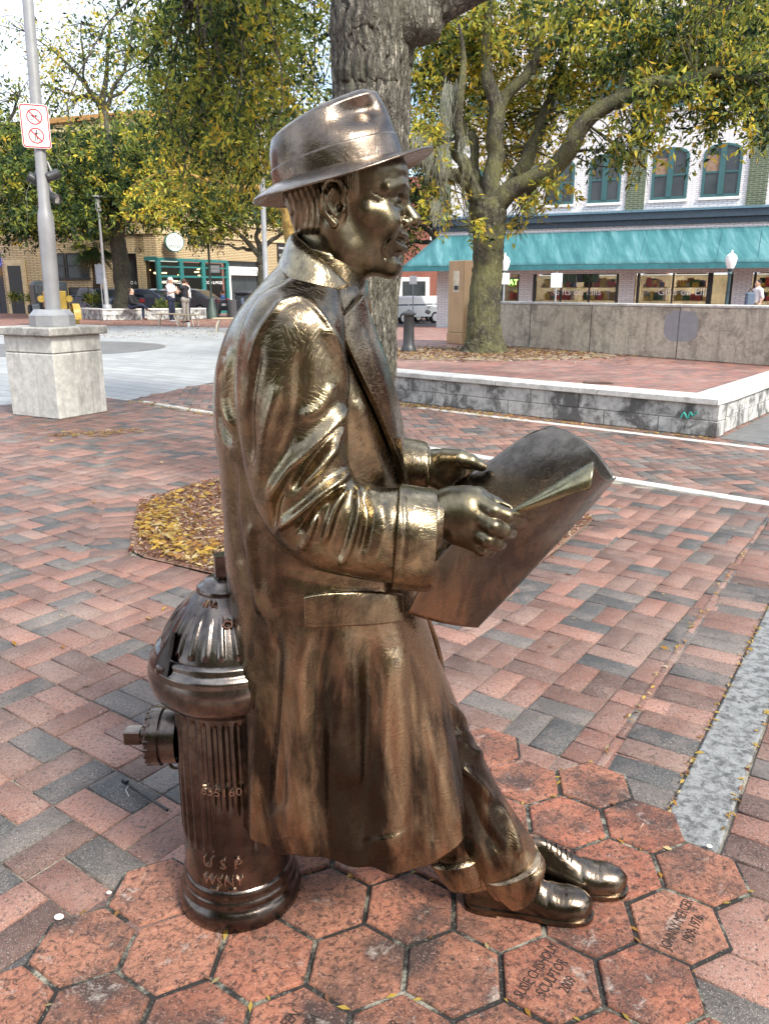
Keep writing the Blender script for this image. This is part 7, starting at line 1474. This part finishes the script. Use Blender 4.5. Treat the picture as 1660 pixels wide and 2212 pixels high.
b2 = empty('recycling_bin', tuple(gnd(527, 682)), 'large dark recycling bin half hidden by the statue shoulder', 'bin'); m_ = plain('bin_dark', (0.055, 0.062, 0.075), 0.5); MB().bev((-0.38, -0.36, 0), (0.42, 0.36, 1.10), 0.05).build('body', m_, b2); MB().bev((-0.42, -0.40, 1.10), (0.46, 0.40, 1.32), 0.09).build('lid', m_, b2); MB().bev((-0.16, -0.405, 1.14), (0.20, -0.399, 1.24), 0.002).build('slot', M_BLACKF, b2)
MB().box((-0.06, -0.372, 0.62), (0.10, -0.362, 0.95)).build('bottle_symbol', plain('bin_symbol', (0.2, 0.26, 0.36), 0.5), b2)
bl2 = empty('bollard', tuple(gnd(471, 690)), 'thin black bollard between the seat wall and the bins', 'bollard'); MB().lathe([(0.06, 0), (0.05, 0.1), (0.05, 0.85), (0.075, 0.87), (0.07, 0.93), (0.0, 0.97)], n=14).build('shaft', M_BLACKF, bl2, True)
# cafe table with two seated customers comes with the people below

# ================================================================== VEHICLES
M_TYRE = plain('tyre_rubber', (0.012, 0.012, 0.013), 0.8); M_RIM = plain('alloy_rim', (0.5, 0.5, 0.52), 0.3, 0.8); M_TAIL = plain('tail_lamp_red', (0.45, 0.01, 0.015), 0.25); M_HEADL = plain('headlamp_glass', (0.8, 0.82, 0.82), 0.15)
def carpaint(name, c): return plain(name, c, 0.28, 0.2, 0.05, 1.0, Coat_Weight=0.8, Coat_Roughness=0.06)
def loft_y(prof, ws, inset, mat, name, parent, bev=0.05):
    b = MB(); n = len(prof); V = []; 
    for y, s, dz in ws:
        cx__ = np.mean([p[0] for p in prof]); V += [((p[0]-cx__)*s+cx__, y, p[1]+dz) for p in prof]
    F = [tuple(range(n)), tuple((len(ws)-1)*n+k for k in range(n))[::-1]]
    for r_ in range(len(ws)-1): F += [(r_*n+k, (r_+1)*n+k, (r_+1)*n+(k+1) % n, r_*n+(k+1) % n) for k in range(n)]
    b.add(V, F); me = b.mesh(name, mat, True, 40); bm = bmesh.new(); bm.from_mesh(me); bmesh.ops.recalc_face_normals(bm, faces=bm.faces); bm.to_mesh(me); bm.free(); o = obj(name, me, parent); m = o.modifiers.new('edge', 'BEVEL'); m.width = bev; m.segments = 3; m.limit_method = 'ANGLE'; m.angle_limit = R(25); return o
STY = {'sedan': ([(-2.2, .30), (-2.28, .62), (-2.2, .88), (-1.5, .98), (1.05, .95), (1.95, .80), (2.22, .62), (2.2, .30)], [(-1.75, .95), (-1.05, 1.36), (-.2, 1.44), (.35, 1.40), (1.15, .92)], [(-1.35, 1.0), (-.95, 1.29), (-.3, 1.36), (.28, 1.33), (.92, .99)]),
 'wagon': ([(-2.25, .30), (-2.3, .7), (-2.25, .95), (-1.5, 1.0), (1.05, .97), (1.95, .85), (2.22, .65), (2.2, .30)], [(-2.2, .96), (-1.95, 1.42), (-.2, 1.50), (.4, 1.45), (1.15, .94)], [(-1.95, 1.02), (-1.75, 1.36), (-.3, 1.42), (.32, 1.38), (.95, 1.0)]),
 'suv': ([(-2.05, .42), (-2.12, .8), (-2.08, 1.08), (-1.0, 1.10), (.95, 1.08), (1.95, 1.0), (2.1, .8), (2.1, .42)], [(-2.0, 1.06), (-1.86, 1.68), (-.2, 1.72), (.35, 1.68), (.95, 1.06)], [(-1.8, 1.12), (-1.68, 1.58), (-.25, 1.62), (.27, 1.58), (.72, 1.12)])}
def car(style, paint, loc, rz, label, group=None):
    body, cab, win = STY[style]; W = 0.9; o = empty('parked_car', loc, label, 'car', group, rz)
    loft_y(body, [(-W, .985, 0), (-W*.97, 1, 0), (W*.97, 1, 0), (W, .985, 0)], 0, paint, 'body', o, 0.06); loft_y(cab, [(-W*.80, .93, -0.02), (-W*.70, 1, 0), (W*.70, 1, 0), (W*.80, .93, -0.02)], 0, paint, 'cabin', o, 0.08)
    zc_ = cab[0][1]
    for s in (-1, 1):
        def side(x, z): t = (z-zc_)/(1.45-zc_); return W*(0.83-0.11*max(0, t))
        for a, b_ in ((0, 1),):
            xs = sorted(win, key=lambda p: p[0]); xm = (win[0][0]+win[-1][0])/2
            top = lambda x: np.interp(x, [win[1][0], win[2][0], win[3][0]], [win[1][1], win[2][1], win[3][1]])
            for q in ([win[0], win[1], (xm-0.3, top(xm-0.3)), (xm-0.3, win[0][1])], [(xm-0.22, win[0][1]), (xm-0.22, top(xm-0.22)), win[3], win[4]]):
                V = [(x, s*(side(x, z)+0.012), z) for x, z in q]+[(x, s*(side(x, z)-0.10), z) for x, z in q]; mb = MB(); mb.add(V, [(0, 1, 2, 3), (7, 6, 5, 4), (0, 4, 5, 1), (1, 5, 6, 2), (2, 6, 7, 3), (3, 7, 4, 0)]); mb.build('side_window', M_PANE, o)
        for x in (-1.35, 1.35):
            zz_ = 0.33 if style != 'suv' else 0.37; r_ = zz_
            w_ = MB().lathe([(r_*0.6, -0.11), (r_*.92, -0.11), (r_, -0.08), (r_, 0.08), (r_*.92, 0.11), (r_*0.6, 0.11)], (x, s*(W-0.10), zz_), 22, 'y', True).build('wheel', M_TYRE, o, True, 40); MB().lathe([(r_*.62, -0.115), (r_*.62, 0.115)], (x, s*(W-0.10), zz_), 14, 'y').build('rim', M_RIM, w_)
        MB().bev((-2.29 if style != 'suv' else -2.13, s*0.62-0.22*(s > 0)*0-0.12, 0.70), (-2.15 if style != 'suv' else -2.0, s*0.62+0.2, 0.92), 0.03).build('tail_lamp', M_TAIL, o); MB().bev((2.0, s*0.62-0.18, 0.66), (2.19 if style != 'suv' else 2.12, s*0.62+0.18, 0.80), 0.03).build('headlamp', M_HEADL, o)
        MB().bev((0.72, s*0.86-0.06, 0.98), (0.90, s*0.86+0.16*s, 1.10), 0.03).build('mirror', paint, o) if s else None
    for a, b_ in ((cab[-2], cab[-1]), (cab[0], cab[1])):
        d = np.array(b_)-np.array(a); n_ = np.array([-d[1], d[0]])/np.linalg.norm(d); n_ = n_ if n_[1] > 0 else -n_; q = [np.array(a)+d*.14+n_*0.012, np.array(a)+d*.88+n_*0.012]
        V = [(q[0][0], -.56, q[0][1]), (q[0][0], .56, q[0][1]), (q[1][0], .62, q[1][1]), (q[1][0], -.62, q[1][1])]; V += [(x-n_[0]*.05, y, z-n_[1]*.05) for x, y, z in V]; mb = MB(); mb.add(V, [(0, 1, 2, 3), (7, 6, 5, 4), (0, 4, 5, 1), (1, 5, 6, 2), (2, 6, 7, 3), (3, 7, 4, 0)]); mb.build('windscreen', M_PANE, o)
    MB().bev((-2.3 if style != 'suv' else -2.14, -.24, .55), (-2.27 if style != 'suv' else -2.11, .24, .66), .004).build('number_plate', M_SIGNW, o); return o
CW, CB, CD, CR_, CS = carpaint('white_car_paint', (.75, .76, .76)), carpaint('slate_blue_car_paint', (.10, .13, .19)), carpaint('charcoal_car_paint', (.06, .07, .085)), carpaint('maroon_car_paint', (.22, .03, .04)), carpaint('silver_car_paint', (.52, .55, .56))
def cpos(u, Y): p = at(u, 640, Y); return (p[0], p[1], 0.012)
GC = 'cars parked along the far street'
car('sedan', CW, cpos(8, 55), R(20), 'white car half cut off at the far left edge', GC); car('suv', CW, cpos(62, 55), R(200), 'white car parked left of the vintage car', GC); car('wagon', CB, cpos(205, 44.5), R(128), 'slate blue wagon with red tail lamps behind the palm', GC); car('sedan', CD, cpos(262, 45.0), R(120), 'dark car hidden behind the oak trunk', GC); car('sedan', CB, cpos(318, 44.5), R(150), 'dark blue sedan behind the man in black', GC); car('sedan', CD, cpos(398, 44.0), R(165), 'charcoal sedan behind the standing couple', GC); car('sedan', CR_, cpos(372, 46.8), R(150), 'maroon car glimpsed between the standing people', GC)
def cposr(u, Y): p = at(u, 660, Y); return (p[0], p[1], float(ground_z(np.array(p[0]), np.array(Y)))+0.02)
car('suv', CS, cposr(886, 53.0), R(40), 'silver sport utility car behind the bollard'); car('suv', CW, cposr(934, 58.0), R(48), 'white car beyond the silver one at the side street')
# vintage car behind the pole
M_VDARK = plain('vintage_dark_paint', (.035, .038, .042), .35, .2); M_BRASS = plain('brass', (.62, .42, .10), .25, .9); M_VSUNYEL = plain('vintage_yellow_sunlit', (.55, .36, .06), .4)  # yellow for the spokes and for golden sunlight painted on the right side
vp = gnd(118, 704); vc = empty('vintage_car', tuple(vp), 'vintage dark car with brass radiator half hidden by the pole', 'car', None, R(-90)); vc.rotation_euler = (0, 0, R(-62))
MB().bev((-1.9, -.62, .55), (.25, .62, 1.72), .16).build('body', M_VDARK, vc); MB().bev((.2, -.40, .60), (1.15, .40, 1.30), .12).build('bonnet', M_VDARK, vc); MB().bev((1.15, -.42, .52), (1.25, .42, 1.34), .03).build('radiator', M_BRASS, vc); MB().bev((.18, -.58, 1.22), (.22, .58, 1.68), .01).build('windscreen', M_PANE, vc)
MB().bev((-1.6, .625, .65), (.1, .64, 1.5), .005).build('sunlit_side_panel', M_VSUNYEL, vc)  # panel added to hold the sunlit gold of the right side
for s in (-1, 1):
    for x in (1.05, -1.35):
        w_ = MB().lathe([(.30, -.06), (.38, -.06), (.40, 0), (.38, .06), (.30, .06)], (x, s*.72, .40), 24, 'y').build('wheel', M_TYRE if s < 0 else M_BRASS, vc, True, 30); MB().lathe([(.08, -.09), (.08, .09)], (x, s*.72, .40), 12, 'y').build('hub', M_BRASS, w_)  # right-hand wheels take brass for their golden sunlight
        for k in range(8): a = R(45*k); MB().tube([(x, s*.72, .40), (x+.3*math.cos(a), s*.72, .40+.3*math.sin(a))], .014, 5).build('spoke', M_VSUNYEL, w_)
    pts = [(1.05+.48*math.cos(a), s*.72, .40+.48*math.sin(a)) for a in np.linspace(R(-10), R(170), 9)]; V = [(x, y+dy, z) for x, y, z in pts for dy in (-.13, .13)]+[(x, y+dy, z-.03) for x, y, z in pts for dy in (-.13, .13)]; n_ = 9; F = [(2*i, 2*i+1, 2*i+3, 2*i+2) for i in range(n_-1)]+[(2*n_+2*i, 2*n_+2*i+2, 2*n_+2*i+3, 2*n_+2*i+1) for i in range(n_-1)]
    MB().add(V, F).build('fender', M_VDARK if s < 0 else M_VSUNYEL, vc, True, 60); MB().lathe([(.0, -.1), (.10, -.08), (.13, .06), (.12, .08), (.0, .085)], (1.22, s*.5, 1.05), 18, 'x').build('headlamp', M_BRASS, vc, True, 40)  # the right fender has its sunlight put into the colour

# ================================================================== PEOPLE
SKIN1, SKIN2 = plain('skin_light', (.52, .32, .23), .5, var=.06), plain('skin_tan', (.36, .20, .13), .5, var=.06)
def cloth(n, c): return plain(n, c, .85, var=.15, scale=12)
def person(label, loc, rz, J, cols, sc=1.0, group=None, hat=None, hair=None, kind='m'):
    """J: joints in metres, figure faces +x, y to its left"""
    o = empty('person', loc, label, 'person', group, rz); o.scale = (sc, sc, sc); h = 0.014
    P = np.array(list(J.values())); lo = P.min(0)-0.22; hi = P.max(0)+0.25
    def part(name, fn, mat, parent=o):
        D = SDF(lo, hi, h); fn(D); V, F = D.nets(); return obj(name, mesh(name, V, auto_flip(V, F), mat), parent)
    j = {k: np.array(v, float) for k, v in J.items()}; hd_ = j['head']; f = j.get('look', np.array([1, 0, 0])); f = f/np.linalg.norm(f); sd_ = np.array([-f[1], f[0], 0])
    def body(D):
        D.add(D.ell(hd_+np.array([0, 0, .02]), (.095, .085, .115)), .001); D.add(D.cap(hd_+f*.03+np.array([0, 0, -.03]), hd_+f*.045+np.array([0, 0, -.075]), .062, .045), .03); D.add(D.cap(hd_+f*.10+np.array([0, 0, .0]), hd_+f*.115+np.array([0, 0, -.03]), .012, .018), .012)
        for s in (-1, 1): D.add(D.cap(hd_+sd_*.088*s+np.array([0, 0, .015]), hd_+sd_*.088*s+np.array([0, 0, -.02]), .018), .01)
        D.add(D.cap(hd_+np.array([0, 0, -.06]), j['neck'], .052, .058), .02); D.add(D.cap(j['neck'], j['pelvis'], .10, .11), .05)
        for s in 'LR':
            D.add(D.cap(j['sh'+s], j['el'+s], .046, .038), .02); D.add(D.cap(j['el'+s], j['ha'+s], .038, .026), .015); hv = j['ha'+s]-j['el'+s]; hv /= np.linalg.norm(hv)+1e-9; D.add(D.cap(j['ha'+s], j['ha'+s]+hv*.09, .036, .026), .012)
            D.add(D.cap(j['hi'+s], j['kn'+s], .075, .055), .03); D.add(D.cap(j['kn'+s], j['an'+s], .052, .036), .02)
    part('body', body, cols['skin'])
    def top(D):
        D.add(D.cap(j['neck']+np.array([0, 0, -.04]), (j['neck']*.35+j['pelvis']*.65), .125, .125), .01); D.add(D.cap(j['shL'], j['shR'], .078), .05)
        D.add(D.cap((j['neck']*.4+j['pelvis']*.6), j['pelvis']+np.array([0, 0, .02]), .135, .15 if kind == 'm' else .14), .05)
        sh = np.minimum(np.maximum(1, 1), 1)
        for s in 'LR':
            e = j['el'+s] if not cols.get('short') else j['sh'+s]+(j['el'+s]-j['sh'+s])*cols['short']; D.add(D.cap(j['sh'+s], e, .068, .060), .03)
            if not cols.get('short'): D.add(D.cap(j['el'+s], j['ha'+s]+(j['el'+s]-j['ha'+s])*.12, .056, .044), .02)
        if cols.get('sleeveless'): pass
    part('top', top, cols['top'])
    def legs(D):
        D.add(D.cap(j['hiL'], j['hiR'], .125), .02); D.add(D.cap(j['pelvis'], (j['hiL']+j['hiR'])/2, .135), .04)
        for s in 'LR': D.add(D.cap(j['hi'+s], j['kn'+s], .098, .072), .03); D.add(D.cap(j['kn'+s], j['an'+s]+(j['kn'+s]-j['an'+s])*.04, .070, .058), .02)
    part('trousers', legs, cols['legs'])
    for s in 'LR':
        def shoe_(D, s=s): ft = j.get('toe'+s, j['an'+s]+np.array([.15, 0, -.05])); D.add(D.cap(j['an'+s]+np.array([-.03, 0, -.045]), ft, .042, .034), .01)
        part('shoe', shoe_, cols['shoe'])
    if hair is not None:
        def hr(D):
            D.add(D.ell(hd_+np.array([0, 0, .045])-f*.022, (.100, .094, .105)), .001); D.cut(D.ell(hd_+f*.10+np.array([0, 0, -.03]), (.09, .10, .10)), .02)
            if cols.get('bald'): D.cut(D.ell(hd_+np.array([0, 0, .15])+f*.03, (.10, .07, .085)), .02)
            if cols.get('bun'): D.add(D.ell(hd_-f*.10+np.array([0, 0, .03]), (.05, .05, .05)), .02)
        part('hair', hr, hair)
    if hat is not None:
        def ht(D): D.add(D.ell(hd_+np.array([0, 0, .07]), (.108, .100, .085)), .001); D.cut(D.ell(hd_+np.array([0, 0, -.05]), (.2, .2, .105)), .005); D.add(D.cap(hd_+f*.10+np.array([0, 0, .062]), hd_+f*.15+np.array([0, 0, .052]), .028, .022), .02)
        part('cap', ht, hat)
    return o
def stand(**k):
    J = dict(head=(.02, 0, 1.60), look=(1, 0, 0), neck=(0, 0, 1.44), pelvis=(0, 0, .96), shL=(0, .18, 1.38), shR=(0, -.18, 1.38), elL=(-.02, .24, 1.10), elR=(-.02, -.24, 1.10), haL=(.08, .22, .88), haR=(.08, -.22, .88), hiL=(0, .09, .90), hiR=(0, -.09, .90), knL=(.01, .10, .49), knR=(.01, -.10, .49), anL=(0, .11, .07), anR=(0, -.11, .07)); J.update(k); return J
J = dict(head=(.03, 0, 1.22), look=(1, -.2, 0), neck=(0, 0, 1.06), pelvis=(-.03, 0, .62), shL=(0, .18, 1.00), shR=(0, -.18, 1.00), elL=(.10, .24, .76), elR=(.12, -.24, .76), haL=(.40, .06, .66), haR=(.42, -.05, .66), hiL=(0, .09, .60), hiR=(0, -.09, .60), knL=(.46, .10, .58), knR=(.46, -.06, .66), anL=(.44, .10, .12), anR=(.62, .12, .52), toeL=(.60, .10, .05), toeR=(.74, .12, .42))
SUIT = cloth('black_suit_cloth', (.010, .010, .012)); NAVYT = cloth('navy_trousers', (.015, .022, .05)); BRSH = cloth('brown_shoes', (.12, .05, .03)); WTEE = cloth('white_tee', (.78, .74, .74)); BLK = cloth('black_top', (.012, .012, .016)); GRYT = cloth('grey_trousers', (.24, .225, .195)); BLUE = cloth('blue_shirt', (.12, .22, .48)); HAIRB = cloth('brown_hair', (.07, .035, .02)); HAIRK = cloth('black_hair', (.012, .010, .010)); TANT = cloth('tan_trousers', (.35, .27, .18))
pp1 = gnd(286, 692); person('seated man in black suit and pale shirt on the seat wall', (pp1[0], pp1[1]+0.15, 0), R(-8), J, dict(skin=SKIN1, top=SUIT, legs=NAVYT, shoe=BRSH, bald=1), 1.06, hair=HAIRB)
mb = MB().bev((0.115, -0.055, 0.83), (0.135, 0.055, 1.06), .01); 
pp2 = gnd(373, 694); person('standing man in white tee and white cap beside the benches', tuple(pp2), R(-20), stand(elL=(.12, .25, 1.12), elR=(.14, -.25, 1.12), haL=(.38, .10, 1.24), haR=(.38, -.12, 1.22), look=(1, .0, -.25)), dict(skin=SKIN2, top=WTEE, legs=NAVYT, shoe=WTEE, short=.7), 1.10, hat=WTEE)
pp3 = gnd(403, 696); person('standing woman in black top and grey trousers with raised arm', tuple(pp3), R(150), stand(elL=(.16, .24, 1.16), elR=(.10, -.26, 1.14), haL=(.30, .14, 1.36), haR=(.34, -.10, 1.24), look=(1, -.4, 0)), dict(skin=SKIN1, top=BLK, legs=GRYT, shoe=BLK, short=.25), 1.06, hair=HAIRB, kind='w')
pp4 = gnd(409, 690); person('dark haired person mostly hidden behind the woman in black', tuple(pp4), R(200), stand(), dict(skin=SKIN1, top=WTEE, legs=NAVYT, shoe=BLK, short=.6), 1.05, hair=HAIRK)
SJ = dict(J); SJ.update(anR=(.44, -.10, .12), knR=(.46, -.10, .58), toeR=(.60, -.10, .05))
tbp = at(462, 640, 44.0); tbl = empty('cafe_table', (tbp[0], tbp[1], 0), 'small outdoor cafe table between the two men in blue', 'table'); MB().lathe([(.42, .70), (.42, .74)], n=24).build('table_top', M_SIGNW, tbl, True, 40); MB().tube([(0, 0, 0), (0, 0, .70)], .04, 8).build('leg', M_BLACKF, tbl)
for sgn, u_, rz_, lb in ((-1, 452, 0, 'seated man in blue shirt, left of the cafe table'), (1, 471, 180, 'seated man in blue shirt, right of the cafe table')):
    q = at(u_, 640, 44.0); person(lb, (q[0]-sgn*-0.25, q[1], 0), R(rz_), SJ, dict(skin=SKIN1, top=BLUE, legs=TANT, shoe=BLK), 1.0, 'customers at the cafe table', hair=cloth('grey_hair', (.3, .28, .26)) if sgn < 0 else HAIRB)
    ch = empty('cafe_chair', (q[0]-sgn*-0.25, q[1], 0), 'black metal chair under the %s man in blue' % ('left' if sgn < 0 else 'right'), 'chair', 'cafe chairs', R(rz_)); MB().bev((-.2, -.2, .42), (.24, .2, .45), .01).build('seat', M_BLACKF, ch); MB().bev((-.23, -.2, .5), (-.2, .2, .88), .01).build('backrest', M_BLACKF, ch)
    for sx_ in (-.18, .22):
        for sy_ in (-.18, .18): MB().tube([(sx_, sy_, 0), (sx_, sy_, .42)], .014, 6).build('leg', M_BLACKF, ch)
q = at(1634, 640, 31.5); z0 = float(ground_z(np.array(q[0]), np.array(31.5)))
person('walking man in white shirt and cap behind the retaining wall', (q[0], q[1], z0), R(190), stand(elL=(-.06, .24, 1.10), haL=(.06, .24, .90), elR=(.04, -.25, 1.10), haR=(.20, -.22, .98), knL=(.14, .10, .49), anL=(.10, .10, .10), anR=(-.22, -.10, .12), knR=(-.06, -.10, .48)), dict(skin=SKIN1, top=WTEE, legs=TANT, shoe=BLK, short=.8), 1.08, hair=HAIRK)
bg = empty('shoulder_bag', (q[0]-.34, q[1]-.15, z0+0.9), 'slate blue bag carried at the walking man front', 'bag'); MB().bev((-.16, -.10, 0), (.16, .10, .52), .05).build('pouch', cloth('slate_bag_cloth', (.10, .14, .20)), bg); MB().tube([(-.1, 0, .5), (0, 0, .66), (.12, 0, .5)], .02, 6).build('strap', BLK, bg, True)

# ================================================================== SMALL THINGS ON THE GROUND
sa1, sa2 = gnd(270, 1690, 0.012), gnd(362, 1750, 0.012); rod = MB().tube([sa1, sa2], 0.0048, 8).build('black_rod', plain('black_plastic', (.012, .013, .016), .35)); tag(rod, 'thin black plastic rod lying on the bricks left of the hydrant', 'rod')
d_ = (sa2-sa1)/np.linalg.norm(sa2-sa1); MB().bev((-0.009, -0.006, -0.004), (0.014, 0.006, 0.012), .002, Matrix.Translation(Vector(sa1)) @ Matrix.Rotation(math.atan2(d_[1], d_[0]), 4, 'Z')).build('clip', plain('black_plastic', (.012, .013, .016)), rod); MB().tube([sa1+d_*.02, sa1+d_*.035+np.array([-.012, -.02, .004]), sa1+d_*.05+np.array([-.006, -.035, .0])], .0016, 5).build('wire', M_GALV, rod, True)
def pebble(u, v, s, label):
    p = gnd(u, v, TZ); D = SDF((-2*s, -2*s, -s), (2*s, 2*s, 2*s), s/6); D.add(D.ell((0, 0, s*.55), (s*1.25, s*.95, s*.62)), .001); D.add(D.ell((s*.4, 0, s*.5), (s*.8, s*.7, s*.5)), s*.3); V, F = D.nets(); o = obj('pebble', mesh('pebble', V, auto_flip(V, F), plain('white_pebble', (.8, .78, .72), .6)), None); o.location = tuple(p); tag(o, label, 'pebble')
pebble(128, 1984, .0085, 'white pebble in the tile joint left of the hydrant'); pebble(236, 1930, .005, 'tiny pebble on the tile edge beside the hydrant'); pebble(1530, 1830, .006, 'small pale pebble at the corner of the concrete strip')
gp = gnd(1105, 1997, TZ+.004)
tw = MB().tube([gnd(1268, 2130, TZ+.004), gnd(1290, 2165, TZ+.006), gnd(1312, 2185, TZ+.005), gnd(1330, 2190, TZ+.004)], .0012, 5).build('twig', plain('twig', (.07, .045, .03), .8), None, True); tag(tw, 'thin dark twig across two tiles below the shoes', 'twig')
# teal paint scrawl on the planter block
px0 = gnd(1490, 935); M = frame(PL1, -PLD); sc3 = MB()
pts = [(0.36, .17), (0.33, .22), (0.29, .17), (0.27, .23), (0.24, .20), (0.20, .24)]; P3 = interp([(x, 0, z) for x, z in pts], 40); P3[:, 1] = 0.0145; P3 = P3@np.array(M.to_3x3()).T+np.array(M.translation)
sc3.tube(P3, .009, 6); sc3.build('paint_scrawl', plain('teal_spray_paint', (.05, .38, .32), .6), planter, True, world=True)
ut = gnd(1290, 828, PZ); MB().bev((-.16, -.1, 0), (.16, .1, .008), .003, Matrix.Translation(Vector((ut[0], ut[1], PZ+.002)))).build('drain_cover', plain('rusty_iron', (.09, .05, .035), .7, .3)); tag(bpy.data.objects['drain_cover'], 'small rusty drain cover in the raised brick paving', 'drain cover')
